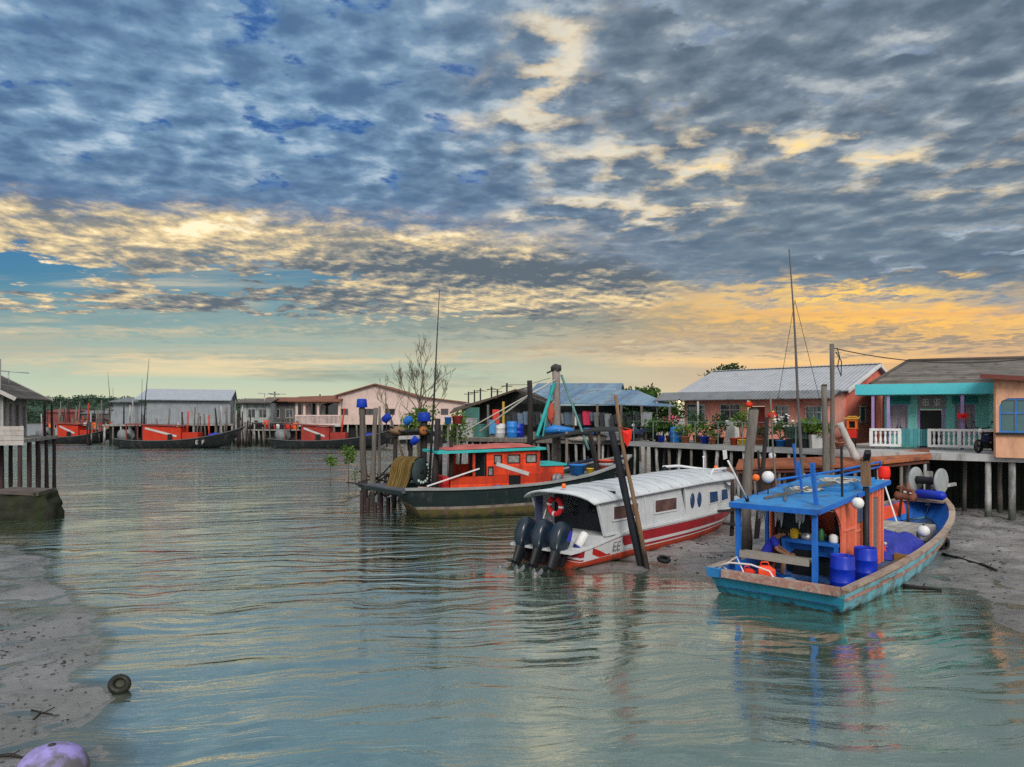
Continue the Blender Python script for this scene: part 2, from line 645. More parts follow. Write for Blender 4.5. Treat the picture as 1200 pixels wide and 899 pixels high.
DARK_WOOD = mat('dark_wood', (0.014, 0.013, 0.015, 1), (0.042, 0.036, 0.036, 1), rough=0.75, grain=(5, 5, 0.7), bump=0.5, bscale=9)
PURPLE_WOOD = mat('purple_wood', (0.035, 0.018, 0.024, 1), (0.075, 0.045, 0.05, 1), rough=0.8, grain=(5, 5, 0.7), bump=0.5)
PLANK_GREY = mat('plank_grey', (0.22, 0.21, 0.20, 1), (0.36, 0.35, 0.33, 1), rough=0.85, bump=0.5, grain=(1, 1, 1), boards=(0, 0.22, 0.02))
CONCRETE = mat('concrete', (0.34, 0.35, 0.36, 1), (0.5, 0.5, 0.5, 1), rough=0.85, bump=0.25, dirt=(0.12, 0.12, 0.11, 1), dirt_amt=0.35)
WHITE_PAINT = mat('white_paint', (0.62, 0.63, 0.64, 1), (0.78, 0.78, 0.78, 1), rough=0.55, bump=0.1, dirt=(0.26, 0.25, 0.23, 1), dirt_amt=0.22)
BLACK_RUBBER = mat('black_rubber', (0.016, 0.017, 0.02, 1), rough=0.6, bump=0.2)
BLUE_PLASTIC = mat('blue_plastic', (0.002, 0.02, 0.36, 1), (0.004, 0.035, 0.50, 1), rough=0.4, bump=0.08, dirt=(0.02, 0.035, 0.13, 1), dirt_amt=0.4)
SKY_PLASTIC = mat('sky_blue_plastic', (0.02, 0.17, 0.55, 1), (0.03, 0.23, 0.66, 1), rough=0.45, bump=0.06)
RED_PLASTIC = mat('red_plastic', (0.62, 0.03, 0.02, 1), (0.75, 0.05, 0.03, 1), rough=0.45, bump=0.06)
ORANGE_PLASTIC = mat('orange_plastic', (0.85, 0.16, 0.02, 1), rough=0.45, bump=0.06)
YELLOW_PLASTIC = mat('yellow_plastic', (0.7, 0.45, 0.03, 1), rough=0.5, bump=0.06)
BLACK_PLASTIC = mat('black_plastic', (0.010, 0.012, 0.015, 1), rough=0.5, bump=0.06)
TERRACOTTA = mat('terracotta', (0.32, 0.12, 0.07, 1), (0.42, 0.17, 0.1, 1), rough=0.8, bump=0.2)
ROPE = mat('rope', (0.5, 0.48, 0.42, 1), rough=0.9, bump=0.5, bscale=60)
DARK_ROPE = mat('dark_rope', (0.05, 0.05, 0.05, 1), rough=0.9, bump=0.3)
TURQ_ROPE = mat('turquoise_rope', (0.03, 0.30, 0.30, 1), rough=0.7, bump=0.3)
STEEL = mat('steel', (0.35, 0.36, 0.38, 1), rough=0.4, metal=0.7, bump=0.15, dirt=(0.15, 0.10, 0.07, 1), dirt_amt=0.3)
DARK_STEEL = mat('dark_steel', (0.025, 0.028, 0.033, 1), rough=0.5, metal=0.3, bump=0.2)
GLASS_DARK = glass('dark_window_glass', (0.016, 0.024, 0.034, 1))
GLASS_TEAL = glass('teal_window_glass', (0.03, 0.11, 0.12, 1))
GLASS_BLUE = glass('blue_window_glass', (0.02, 0.06, 0.16, 1))
LEAF = mat('leaf_green', (0.035, 0.09, 0.02, 1), (0.09, 0.17, 0.035, 1), rough=0.6, bump=0, island=0.5, trans=0.25)
LEAF_BRIGHT = mat('leaf_bright', (0.07, 0.16, 0.025, 1), (0.16, 0.26, 0.05, 1), rough=0.6, bump=0, island=0.45, trans=0.3)
LEAF_DARK = mat('leaf_dark', (0.018, 0.05, 0.018, 1), (0.045, 0.09, 0.03, 1), rough=0.6, bump=0, island=0.5, trans=0.2)
BARK = mat('bark', (0.09, 0.075, 0.06, 1), (0.17, 0.14, 0.11, 1), rough=0.9, bump=0.6, grain=(4, 4, 1))
SKIN = mat('skin', (0.30, 0.15, 0.09, 1), rough=0.55, bump=0.05, var=0.1)
HAIR = mat('hair', (0.012, 0.010, 0.010, 1), rough=0.6, bump=0.3)


def leaves(mb, c, rad3, n, size, rnd, fill=0.55, droop=0.0):
    """n leaf-sized bent quads through an ellipsoid"""
    c = Vector(c)
    for _ in range(n):
        while True:
            d = Vector((rnd.uniform(-1, 1), rnd.uniform(-1, 1), rnd.uniform(-1, 1)))
            if d.length <= 1:
                break
        k = d.length
        if k < fill and rnd.random() < 0.55 and k > 0.01:
            d = d / k * rnd.uniform(fill, 1)
        p = c + Vector((d.x * rad3[0], d.y * rad3[1], d.z * rad3[2]))
        s_ = size * rnd.uniform(0.55, 1.35)
        a = Vector((rnd.gauss(0, 1), rnd.gauss(0, 1), rnd.gauss(0, 0.7) - droop)).normalized()
        w = a.cross(Vector((rnd.gauss(0, 1), rnd.gauss(0, 1), rnd.gauss(0, 1)))).normalized() * s_ * 0.32
        up = a.cross(w).normalized() * s_ * 0.12
        mb.add([p, p + a * s_ * 0.5 + w + up, p + a * s_, p + a * s_ * 0.5 - w + up], [(0, 1, 2), (0, 2, 3)])
    return mb


def crooked(p0, p1, r0, r1, n=7, wob=0.03, seed=0):
    p0, p1 = Vector(p0), Vector(p1)
    L = (p1 - p0).length
    pts, rs = [], []
    for i in range(n):
        t = i / (n - 1)
        p = p0.lerp(p1, t)
        q = Vector((seed * 1.7, t * 2.2, seed))
        p += Vector((mnoise.noise(q), mnoise.noise(q + Vector((9, 4, 2))), 0)) * wob * L * min(1, t * 3)
        pts.append(p)
        rs.append((r0 + (r1 - r0) * t) * (1 + 0.3 * mnoise.noise(q * 3 + Vector((1, 7, 3)))))
    return pts, rs


def limbs(mb, p, d, L, r, depth, rnd, spread=0.5, shrink=0.72, upward=0.15, n_child=(2, 3), minr=0.006):
    """recursive bare branches"""
    seg = 4
    pts, rs = [Vector(p)], [r]
    q = Vector(p)
    dd = Vector(d).normalized()
    for i in range(seg):
        dd = (dd + Vector((rnd.gauss(0, 0.1), rnd.gauss(0, 0.1), rnd.gauss(0, 0.08) + upward * 0.3))).normalized()
        q = q + dd * L / seg
        pts.append(q.copy())
        rs.append(max(r * (1 - 0.42 * (i + 1) / seg), minr))
    mb.tube(pts, rs, 6 if r > 0.03 else 4)
    if depth == 0:
        return
    for _ in range(rnd.randint(*n_child)):
        k = rnd.randint(2, seg)
        nd = (dd + Vector((rnd.gauss(0, spread), rnd.gauss(0, spread), rnd.gauss(0, spread * 0.6) + upward))).normalized()
        limbs(mb, pts[k], nd, L * shrink * rnd.uniform(0.75, 1.15), rs[k] * 0.72, depth - 1, rnd, spread, shrink, upward, n_child, minr)


# ---------------------------------------------------------------- ground sheet (mud above the water, channel bed below)
RIGHT_BANK = [(40, 5), (9.4, 10.5), (9.7, 13.6), (9.9, 15.0), (10.9, 17.6), (9.4, 18.3), (7.5, 18.4), (5.0, 18.6), (3.7, 19.7), (1.9, 19.6),
              (1.6, 23), (3.2, 29), (2.6, 36), (0.6, 40.5), (-2.6, 41), (-6.0, 35.5), (-7.6, 35.0), (-8.2, 37.0), (-6.0, 41.5), (-4.4, 47), (-6.5, 62), (-9, 80),
              (-18, 93), (-34, 99), (-60, 104), (-90, 110), (-140, 118), (-400, 135), (-2500, 300), (-2500, 4000), (2500, 4000), (2500, 5)]
LEFT_BANK = [(-2500, 2), (-4.3, 2), (-4.6, 8.6), (-5.5, 9.6), (-6.0, 10.9), (-7.0, 11.7), (-7.1, 12.8), (-7.9, 14.2), (-9.6, 16.4), (-11.7, 19.0),
             (-13.6, 21.6), (-16.5, 24.0), (-30, 26), (-2500, 60)]


def sdist(px, py, poly):
    inside, best = False, 1e18
    n = len(poly)
    for i in range(n):
        ax, ay = poly[i]
        bx, by = poly[(i + 1) % n]
        if (ay > py) != (by > py) and px < (bx - ax) * (py - ay) / (by - ay) + ax:
            inside = not inside
        dx, dy = bx - ax, by - ay
        t = max(0, min(1, ((px - ax) * dx + (py - ay) * dy) / (dx * dx + dy * dy)))
        q = (ax + dx * t - px) ** 2 + (ay + dy * t - py) ** 2
        if q < best:
            best = q
    return math.sqrt(best) * (1 if inside else -1)


def ground_z(x, y):
    a, b = sdist(x, y, RIGHT_BANK), sdist(x, y, LEFT_BANK)
    s = max(a, b)
    s += 0.55 * mnoise.noise(Vector((x * 0.55, y * 0.55, 3.1))) + 0.22 * mnoise.noise(Vector((x * 1.7, y * 1.7, 8)))
    if s < 0:
        z = max(s * 0.18, -1.5)
    else:
        z = 0.30 * (1 - math.exp(-s * 0.16))
        k = min(s * 0.8, 1)
        z += k * (0.035 * mnoise.noise(Vector((x * 1.1, y * 1.6, 1))) + 0.03 * mnoise.noise(Vector((x * 3.1, y * 3.6, 5))) - 0.11 * (1 - abs(mnoise.noise(Vector((x * .5 + 3, y * .62, 12))) * 2)) ** 6
                  + 0.028 * mnoise.noise(Vector((x * 7.0, y * 8.0, 2))))
    return z


def axis_steps(a, b, fine, far):
    out = []
    v = a
    while v < b:
        out.append(v)
        v += fine
    lo, s = a, fine
    while lo > -far:
        s *= 1.35
        lo -= s
        out.insert(0, lo)
    hi, s = out[-1], fine
    while hi < far:
        s *= 1.35
        hi += s
        out.append(hi)
    return out


def build_ground():
    xs = axis_steps(-16, 24, 0.2, 5200)
    ys = [q for q in axis_steps(7, 42, 0.2, 5200)]
    vs = [(x, y, ground_z(x, y)) for y in ys for x in xs]
    n = len(xs)
    fs = [(j * n + i, j * n + i + 1, (j + 1) * n + i + 1, (j + 1) * n + i) for j in range(len(ys) - 1) for i in range(n - 1)]
    mb = MB().add(vs, fs, 0, True)
    m = bpy.data.materials.new('wet_mud')
    m.use_nodes = True
    S.nt = m.node_tree
    b = m.node_tree.nodes['Principled BSDF']
    co = texco('Object')
    x, y, z = sep(co)
    v = vec(x, y, 0.0)
    n1 = noise(v, 0.55, 6, 0.65, 0.5)
    n2 = noise(v, 3.2, 6, 0.7, 0.6)
    n3 = noise(v, 14.0, 5, 0.7)
    c = mixc(smooth(n1, 0.3, 0.7), (0.15, 0.152, 0.15, 1), (0.30, 0.29, 0.295, 1))
    c = mixc(smooth(n2, 0.52, 0.72) * 0.55, c, (0.10, 0.105, 0.10, 1))
    # small dark scraps, worm casts and holes
    spk = smooth(noise(vec(x * 1.0, y * 1.6, 4.0), 8.0, 5, 0.7, 0.8), 0.70, 0.76)
    c = mixc(spk * 0.85, c, (0.025, 0.024, 0.024, 1))
    c = mixc(smooth(n3, 0.66, 0.75) * 0.6, c, (0.06, 0.06, 0.06, 1))
    wet = smooth(z, 0.16, 0.01)
    c = mixc(wet * 0.45, c, (0.115, 0.118, 0.112, 1))
    S.put(b.inputs['Base Color'], c)
    S.put(b.inputs['Roughness'], smooth(n1, 0.38, 0.62, 0.16, 0.50) - wet * 0.10 + (n3 - 0.5) * 0.3)
    b.inputs['Specular IOR Level'].default_value = 0.5
    bn = m.node_tree.nodes.new('ShaderNodeBump')
    bn.inputs['Strength'].default_value = 0.9
    bn.inputs['Distance'].default_value = 0.06
    ter = S.m('SINE', z * 170.0 + n1 * 14.0)
    S.put(bn.inputs['Height'], n2 * 0.8 + n3 * 0.4 - spk * 0.3 + smooth(ter, 0.5, 1.0) * 0.12)
    c = mixc(smooth(ter, 0.82, 0.98) * smooth(n2, 0.4, 0.6) * 0.55, c, (0.05, 0.052, 0.05, 1))
    S.put(b.inputs['Base Color'], c)
    m.node_tree.links.new(bn.outputs[0], b.inputs['Normal'])
    tag(mb.build('ground', m), kind='structure')


def build_water():
    m = bpy.data.materials.new('river_water')
    m.use_nodes = True
    nt = m.node_tree
    S.nt = nt
    nt.nodes.remove(nt.nodes['Principled BSDF'])
    co = texco('Object')
    x, y, z = sep(co)
    w = noise(vec(x * 0.25, y * 0.25, 0.0), 1.0, 3, 0.5)
    # long swells, crests running a little up to the right, bent by slow noise
    yy = y - x * 0.10 + (w - 0.5) * 2.2 + x * x * 0.006
    swell = noise(vec(x * 0.16, yy * 0.95, 1.0), 1.0, 2, 0.45)
    swell2 = noise(vec(x * 0.34 + 4.0, yy * 2.3, 5.0), 1.0, 3, 0.5)
    chop = noise(vec(x * 1.1, yy * 4.6, 9.0), 1.0, 5, 0.6, 0.25)
    patch = smooth(noise(vec(x * 0.12, y * 0.2, 2.0), 1.0, 3, 0.5), 0.38, 0.62)
    fine = noise(vec(x * 5.0, yy * 9.0, 3.0), 1.0, 3, 0.55)
    # calm by the mud banks and in the lee of the boats, livelier in mid channel
    calm = smooth(y, 12.0, 20.0, 0.7, 1.0) * smooth(x, 9.5, 3.0, 0.6, 1.0)
    far = smooth(y, 22.0, 70.0, 1.0, 4.2)
    rdg = 1.0 - S.m('ABSOLUTE', swell2 * 2.0 - 1.0)
    hgt = swell * 0.32 + swell2 * 0.11 * calm + rdg * rdg * 0.03 * calm + (chop * 0.066 + fine * 0.013) * (0.35 + patch * 0.9) * calm * far
    # small regular wave trains running in to the left bank
    tr1 = S.m('SINE', (yy + (swell2 - 0.5) * 1.3) * 7.6 + (w - 0.5) * 9.0)
    tmask = smooth(noise(vec(x * 0.1, y * 0.14, 6.0), 1.0, 2, 0.5), 0.36, 0.6) * smooth(x, 6.0, -2.0, 0.25, 1.0) * smooth(y, 8.5, 12.0, 0.4, 1.0)
    hgt = hgt + tr1 * tmask * 0.042
    bn = nt.nodes.new('ShaderNodeBump')
    bn.inputs['Strength'].default_value = 1.0
    bn.inputs['Distance'].default_value = WAVE
    S.put(bn.inputs['Height'], hgt)
    dif = nt.nodes.new('ShaderNodeBsdfDiffuse')
    murk = mixc(smooth(w, 0.3, 0.7), (0.066, 0.130, 0.094, 1), (0.105, 0.165, 0.128, 1))
    S.put(dif.inputs[0], murk)
    glo = nt.nodes.new('ShaderNodeBsdfGlossy')
    glo.inputs['Roughness'].default_value = 0.05
    glo.inputs['Color'].default_value = (1.0, 0.97, 0.84, 1)
    fr = nt.nodes.new('ShaderNodeFresnel')
    fr.inputs['IOR'].default_value = 1.45
    nt.links.new(bn.outputs[0], glo.inputs['Normal'])
    nt.links.new(bn.outputs[0], fr.inputs['Normal'])
    mx = nt.nodes.new('ShaderNodeMixShader')
    fac = (S(fr.outputs[0]) * 1.0 + 0.46).clamp()
    S.put(mx.inputs[0], fac)
    # shallow water lets the mud show through
    an = nt.nodes.new('ShaderNodeAttribute')
    an.attribute_name = 'depth'
    dep = S(an.outputs['Fac'])
    tr = nt.nodes.new('ShaderNodeBsdfTransparent')
    tr.inputs[0].default_value = (0.86, 0.90, 0.86, 1)
    body = nt.nodes.new('ShaderNodeMixShader')
    S.put(body.inputs[0], smooth(dep, 0.0, 0.16, 0.12, 1.0))
    nt.links.new(tr.outputs[0], body.inputs[1])
    nt.links.new(dif.outputs[0], body.inputs[2])
    fac = fac * smooth(dep, 0.0, 0.06, 0.35, 1.0)
    S.put(mx.inputs[0], fac)
    nt.links.new(body.outputs[0], mx.inputs[1])
    nt.links.new(glo.outputs[0], mx.inputs[2])
    nt.links.new(mx.outputs[0], nt.nodes['Material Output'].inputs[0])
    mb = MB()
    xs = axis_steps(-16, 18, 0.25, 5500)
    ys = axis_steps(7, 40, 0.25, 5500)
    vs = [(a, b, 0.0) for b in ys for a in xs]
    n = len(xs)
    mb.add(vs, [(j * n + i, j * n + i + 1, (j + 1) * n + i + 1, (j + 1) * n + i) for j in range(len(ys) - 1) for i in range(n - 1)])
    o = mb.build('water', m)
    at_ = o.data.attributes.new('depth', 'FLOAT', 'POINT')
    at_.data.foreach_set('value', [max(0.0, -ground_z(a, b)) if -20 < a < 22 and 5 < b < 45 else 1.0 for b in ys for a in xs])
    tag(o, kind='structure')


WAVE = 0.30
build_ground()
build_water()

# ---------------------------------------------------------------- houses on stilts
DECK = 2.68


class Fr:
    """a local frame: origin, +x along a facade, +y to the rear"""

    def __init__(s, o, deg):
        s.o, s.a = Vector((o[0], o[1], 0)), rad(deg)
        s.x = Vector((math.cos(s.a), math.sin(s.a), 0))
        s.y = Vector((-math.sin(s.a), math.cos(s.a), 0))

    def sx(s, px, yl=0.0):
        """local x where the sight line of a photo column meets the facade"""
        k = (px - 600) / F
        p = s.o + s.y * yl
        return (k * p.y - p.x) / (s.x.x - k * s.x.y)

    def w(s, x, y, z=0.0):
        p = s.o + s.x * x + s.y * y
        return Vector((p.x, p.y, z))


def window(parent, xc, z0, z1, w, y, frame, pane, nx=2, transom=0.0, d=0.1, sill=True, curtain=None):
    f = MB()
    t = 0.055
    for xx in (xc - w / 2 + t / 2, xc + w / 2 - t / 2):
        f.box((xx, y, (z0 + z1) / 2), (t, d, z1 - z0 - 2 * t))
    for zz in (z0 + t / 2, z1 - t / 2):
        f.box((xc, y, zz), (w, d, t))
    for i in range(1, nx):
        f.box((xc - w / 2 + w * i / nx, y, (z0 + z1) / 2), (t * 0.8, d * 0.8, z1 - z0 - 2 * t))
    if transom:
        f.box((xc, y - 0.004, z1 - transom), (w - 2 * t, d * 0.75, t * 0.8))
    o = f.build('window', frame, parent)
    MB().box((xc, y + 0.03, (z0 + z1) / 2), (w - t, 0.015, z1 - z0 - t)).build('pane', pane, o)
    if curtain:
        c = MB()
        for s_ in (-1, 1):
            for k in range(4):
                xa = xc + s_ * (w / 2 - 0.05 - k * w * 0.1)
                c.add([(xa, y + 0.012, z1 - transom - 0.05), (xa - s_ * w * 0.1, y + 0.002, z1 - transom - 0.05),
                       (xa - s_ * w * 0.05 + s_ * 0.0, y + 0.002, z0 + 0.1 + k * 0.1), (xa + s_ * 0.02 * k, y + 0.012, z0 + 0.1)], [(0, 1, 2, 3)])
        c.build('curtain', curtain, o)
    if sill:
        MB().box((xc, y - 0.05, z0 - 0.035), (w + 0.14, 0.16, 0.06)).build('sill', frame, o)
    return o


def stilt_rows(parent, fr, xs, ys, top, mats, r=0.085, base=-0.6, seed=0, skip=0.0, name='stilt'):
    rr = random.Random(seed)
    for j, yl in enumerate(ys):
        for i, xl in enumerate(xs):
            if rr.random() < skip:
                continue
            a = (xl + rr.uniform(-.12, .12), yl + rr.uniform(-.1, .1), base)
            b = (xl + rr.uniform(-.04, .04), yl, top)
            p, q = crooked(a, b, r * rr.uniform(.8, 1.2), r * rr.uniform(.75, 1.1), 5, 0.025, rr.random() * 50)
            MB().tube(p, q, 7).build(name, rr.choice(mats), parent)


UNDER_SHADE = mat('underdeck_shade_black', (0.014, 0.019, 0.016, 1), (0.028, 0.034, 0.028, 1), rough=0.9, bump=0.4, boards=(0, 0.24, 0.03))  # near-black board colour that paints in the shade under the decks
SALMON = mat('salmon_wall', (0.82, 0.33, 0.25, 1), (0.88, 0.41, 0.33, 1), rough=0.8, bump=0.1, dirt=(0.50, 0.17, 0.13, 1), dirt_amt=0.5)
BRICK_RED = mat('red_gable_wall', (0.64, 0.16, 0.115, 1), (0.74, 0.21, 0.16, 1), rough=0.85, bump=0.2, dirt=(0.16, 0.04, 0.03, 1), dirt_amt=0.3)
ZINC = mat('zinc_roof', (0.40, 0.42, 0.45, 1), (0.50, 0.52, 0.55, 1), rough=0.5, metal=0.25, bump=0.3, corr=(0, 0.22), dirt=(0.30, 0.28, 0.27, 1), dirt_amt=0.3, chips=(0.26, 0.16, 0.11, 1), chip_amt=0.1)
ZINC_DARK = mat('weathered_awning', (0.16, 0.175, 0.19, 1), (0.22, 0.235, 0.25, 1), rough=0.6, metal=0.1, bump=0.3, corr=(0, 0.2), dirt=(0.1, 0.09, 0.08, 1), dirt_amt=0.3)
TILE_BROWN = mat('brown_roof', (0.12, 0.11, 0.098, 1), (0.20, 0.185, 0.165, 1), rough=0.9, bump=0.5, boards=(1, 0.3, 0.03), dirt=(0.07, 0.065, 0.06, 1), dirt_amt=0.4)
TEAL_WALL = mat('turquoise_wall', (0.17, 0.53, 0.48, 1), (0.24, 0.63, 0.57, 1), rough=0.75, bump=0.1, boards=(0, 0.4, 0.01), dirt=(0.08, 0.27, 0.25, 1), dirt_amt=0.4)
CYAN_FASCIA = mat('cyan_fascia', (0.075, 0.47, 0.56, 1), (0.10, 0.55, 0.63, 1), rough=0.6, bump=0.08, dirt=(0.08, 0.3, 0.36, 1), dirt_amt=0.25)
PEACH = mat('peach_wall', (0.66, 0.36, 0.22, 1), (0.76, 0.43, 0.28, 1), rough=0.8, bump=0.1, dirt=(0.42, 0.22, 0.14, 1), dirt_amt=0.45)
BROWN_TRIM = mat('brown_trim', (0.17, 0.055, 0.045, 1), rough=0.7, bump=0.15)
LILAC = mat('lilac_paint', (0.30, 0.22, 0.44, 1), rough=0.7, bump=0.1)
PALE_FRAME = mat('pale_frame', (0.52, 0.50, 0.48, 1), rough=0.7, bump=0.1)
BLUE_FRAME = mat('blue_frame', (0.05, 0.20, 0.55, 1), rough=0.6, bump=0.05)
CURTAIN = mat('curtain_cloth', (0.30, 0.27, 0.28, 1), rough=0.9, bump=0.2)


def zigzag(pts):
    return [Vector(p) for p in pts]


# ---- salmon house (long zinc roof, its gable end towards the teal house)
fsal = Fr((10.14, 43.46), -45)
salmon = thing('salmon_house', 'salmon pink house with long zinc roof, grey awning and brick red gable end', 'house', fsal.o, fsal.a)
LS = 9.14
wins = []
for (a, b, ztop, zlo) in ((805, 827, 4.78, 3.55), (844, 868, 4.74, 3.55), (908, 925, 4.66, 3.5), (944, 964, 4.6, 3.5)):
    x0, x1 = fsal.sx(a), fsal.sx(b)
    wins.append((x0, x1, zlo, ztop))
dx0, dx1 = fsal.sx(880), fsal.sx(897)
w_ = MB()
w_.wall((0, 0), (LS, 0), DECK, 5.2, 0.14, wins + [(dx0, dx1, DECK, 4.62)])
w_.wall((0, 0.07), (0, 8), DECK, 5.2, 0.14)
w_.build('wall', SALMON, salmon)
g = MB()
g.wall((LS, 0.07), (LS, 8), DECK, 5.25, 0.14)
g.add([(LS - .06, 0.0, 5.25), (LS - .06, 8, 5.25), (LS - .06, 4, 6.72), (LS + .06, 0.0, 5.25), (LS + .06, 8, 5.25), (LS + .06, 4, 6.72)],
      [(0, 2, 1), (3, 4, 5), (0, 1, 4, 3), (1, 2, 5, 4), (2, 0, 3, 5)])
g.build('gable_wall', BRICK_RED, salmon)
for i, (x0, x1, zl, zt) in enumerate(wins):
    window(salmon, (x0 + x1) / 2, zl, zt, x1 - x0, 0, PALE_FRAME, GLASS_TEAL if i in (0, 3) else GLASS_DARK, 2, 0.32)
dr = MB().box(((dx0 + dx1) / 2, 0.03, (DECK + 4.6) / 2), (dx1 - dx0 - .02, 0.05, 4.6 - DECK - .02)).build('door', mat('dark_red_door', (0.2, 0.035, 0.03, 1), rough=0.6), salmon)
MB().ball((dx0 + .12, -0.02, 3.65), 0.035).build('handle', STEEL, dr)
rf = MB()
rf.sheet([(-.5, -.35, 5.36), (LS + .35, -.35, 5.36), (LS + .35, 4, 6.86), (-.5, 4, 6.86)], .05)
rf.sheet([(-.5, 4, 6.856), (LS + .35, 4, 6.856), (LS + .35, 8.3, 5.3), (-.5, 8.3, 5.3)], .05)
roof = rf.build('roof', ZINC, salmon)
vb = MB()
vb.bar((LS + .33, -.4, 5.31), (LS + .33, 4, 6.80), .05, .16)
vb.bar((LS + .33, 4, 6.80), (LS + .33, 8.3, 5.22), .05, .16)
vb.build('bargeboard', WHITE_PAINT, roof)
MB().bar((-.5, 4, 6.89), (LS + .35, 4, 6.89), .3, .04).build('ridge_cap', ZINC, roof)
aw = MB().sheet([(-1.3, -1.35, 4.98), (LS - .1, -1.35, 4.98), (LS - .1, -.36, 5.40), (-1.3, -.36, 5.46)], .04)
aw.build('awning', ZINC_DARK, salmon)
for xx in (-1.1, 1.6, 4.6, 7.3):
    MB().bar((xx, -1.25, DECK), (xx, -1.25, 4.95), .08).build('porch_post', PALE_FRAME, salmon)
# wall vent, meter box and a side window on the gable
gw = MB()
for (ya, yb) in ((1.7, 2.5),):
    gw.span((LS + .075, ya, 3.75), (LS + .12, yb, 3.81))
    gw.span((LS + .075, ya, 4.55), (LS + .12, yb, 4.61))
    gw.span((LS + .075, ya, 3.82), (LS + .12, ya + .06, 4.54))
    gw.span((LS + .075, yb - .06, 3.82), (LS + .12, yb, 4.54))
gwo = gw.build('window', PALE_FRAME, salmon)
MB().span((LS + .076, 1.77, 3.82), (LS + .095, 2.43, 4.54)).build('pane', GLASS_TEAL, gwo)

# ---- turquoise house
ft = Fr((15.3, 33.0), -25)
teal = thing('turquoise_house', 'turquoise house with cyan fascia, brown tiled roof and white porch balustrade', 'house', ft.o, ft.a)
XW0 = ft.sx(1041, 1.6)
XE = ft.sx(1166)
tw = []
for a, b in ((1043, 1064), (1119, 1142)):
    tw.append((ft.sx(a, 1.6), ft.sx(b, 1.6), 3.35, 4.62))
td = (ft.sx(1078, 1.6), ft.sx(1104, 1.6), DECK, 4.38)
m_ = MB()
m_.wall((XW0, 1.6), (XE + 1.2, 1.6), DECK, 5.25, .14, [(a - XW0, b - XW0, c, d) for a, b, c, d in tw + [td]])
m_.wall((XW0, 1.67), (XW0, 8.0), DECK, 5.25, .14)
m_.build('wall', TEAL_WALL, teal)
for x0, x1, zl, zt in tw:
    window(teal, (x0 + x1) / 2, zl, zt, x1 - x0, 1.6, LILAC, GLASS_DARK, 2, 0.0, curtain=CURTAIN)
for x0, x1, zl, zt in tw:
    MB().span((x0 - .1, 1.50, zt + .02), (x1 + .1, 1.528, zt + .5)).build('ventilation_panel', mat('vent_green', (0.04, 0.28, 0.27, 1), rough=0.7, boards=(2, 0.08, 0.02)), teal)
dd = MB().span((td[0] + .01, 1.62, DECK), (td[1] - .01, 1.66, 4.37)).build('door', mat('black_door', (0.014, 0.016, 0.018, 1), rough=0.5), teal)
MB().ball((td[1] - .1, 1.6, 3.55), .03).build('handle', RED_PLASTIC, dd)
dfm = MB()
dfm.span((td[0] - .1, 1.50, DECK), (td[0], 1.528, 4.5)); dfm.span((td[1], 1.50, DECK), (td[1] + .1, 1.528, 4.5))
dfm.build('door_frame', LILAC, teal)
pq = MB().span((td[0] - .1, 1.46, 4.45), (td[1] + .1, 1.524, 5.0)).build('door_plaque', mat('plaque_grey', (0.22, 0.21, 0.21, 1), rough=0.6), teal)
xm = (td[0] + td[1]) / 2
for q in (-.22, .22):
    gl = MB()
    for (a, b, c, d_) in ((-.12, .12, .10, .13), (-.12, .12, -.02, .01), (-.10, .10, -.14, -.11), (-.02, .015, -.16, .16), (-.11, -.085, -.1, .08), (.09, .115, -.13, .06)):
        gl.span((xm + q + a, 1.452, 4.72 + c), (xm + q + b, 1.46, 4.72 + d_))
    gl.build('character', WHITE_PAINT, pq)
for px in (1023, 1041, 1128):
    xx = ft.sx(px)
    MB().box((xx, .12, (DECK + 5.1) / 2), (.12, .12, 5.1 - DECK)).build('porch_post', LILAC, teal)
fa = MB()
fa.span((-.05, -.06, 5.04), (XE, 0.0, 5.5))
fa.span((-.05, 0.003, 5.06), (0.02, 1.4, 5.48))
fa.build('fascia', CYAN_FASCIA, teal)
MB().span((0.03, .02, 5.02), (XE + .5, 1.52, 5.06)).build('porch_ceiling', TEAL_WALL, teal)
r2 = MB()
xr = 2.25
r2.sheet([(.55, .05, 5.50), (XE + 4.5, .05, 5.50), (XE + 4.5, 4.0, 6.72), (xr, 4.0, 6.72)], .06)
r2.sheet([(.55, .05, 5.49), (xr, 4.0, 6.71), (.55, 8.2, 5.49)], .06)
r2.sheet([(xr, 4.0, 6.70), (XE + 4.5, 4.0, 6.70), (XE + 4.5, 8.2, 5.48), (.55, 8.2, 5.48)], .06)
r2o = r2.build('roof', TILE_BROWN, teal)
MB().tube([(xr, 4.0, 6.75), (XE + 4.5, 4.0, 6.75)], .09, 6).tube([(.55, .05, 5.52), (xr, 4.0, 6.75)], .07, 6).build('ridge_cap', mat('ridge_tile', (.1, .085, .075, 1), rough=.9), r2o)
# balustrade: posts, rails and turned balusters, a turquoise gate between two sections
bal = MB()
gx0, gx1 = ft.sx(1056, -.1), ft.sx(1087, -.1)
xb0 = ft.sx(1019, -.1)
for a, b in ((xb0, gx0), (gx1, XE + .05)):
    bal.span((a, -.16, DECK + .10), (b, -.04, DECK + .2))
    bal.span((a, -.18, DECK + .78), (b, -.02, DECK + .88))
    n = max(2, int((b - a) / .19))
    for i in range(n + 1):
        xx = a + .06 + (b - a - .12) * i / n
        if i in (0, n) or (i == n // 2 and n > 12):
            bal.box((xx, -.1, DECK + .49), (.14, .14, .58))
        else:
            bal.lathe([(.055, .2), (.03, .26), (.062, .36), (.05, .46), (.03, .58), (.055, .66), (.055, .78)], 8, (xx, -.1, DECK))
bal.build('balustrade', WHITE_PAINT, teal)
ga = MB()
ga.span((gx0 + .02, -.13, DECK + .16), (gx0 + (gx1 - gx0) * .72, -.09, DECK + .88))
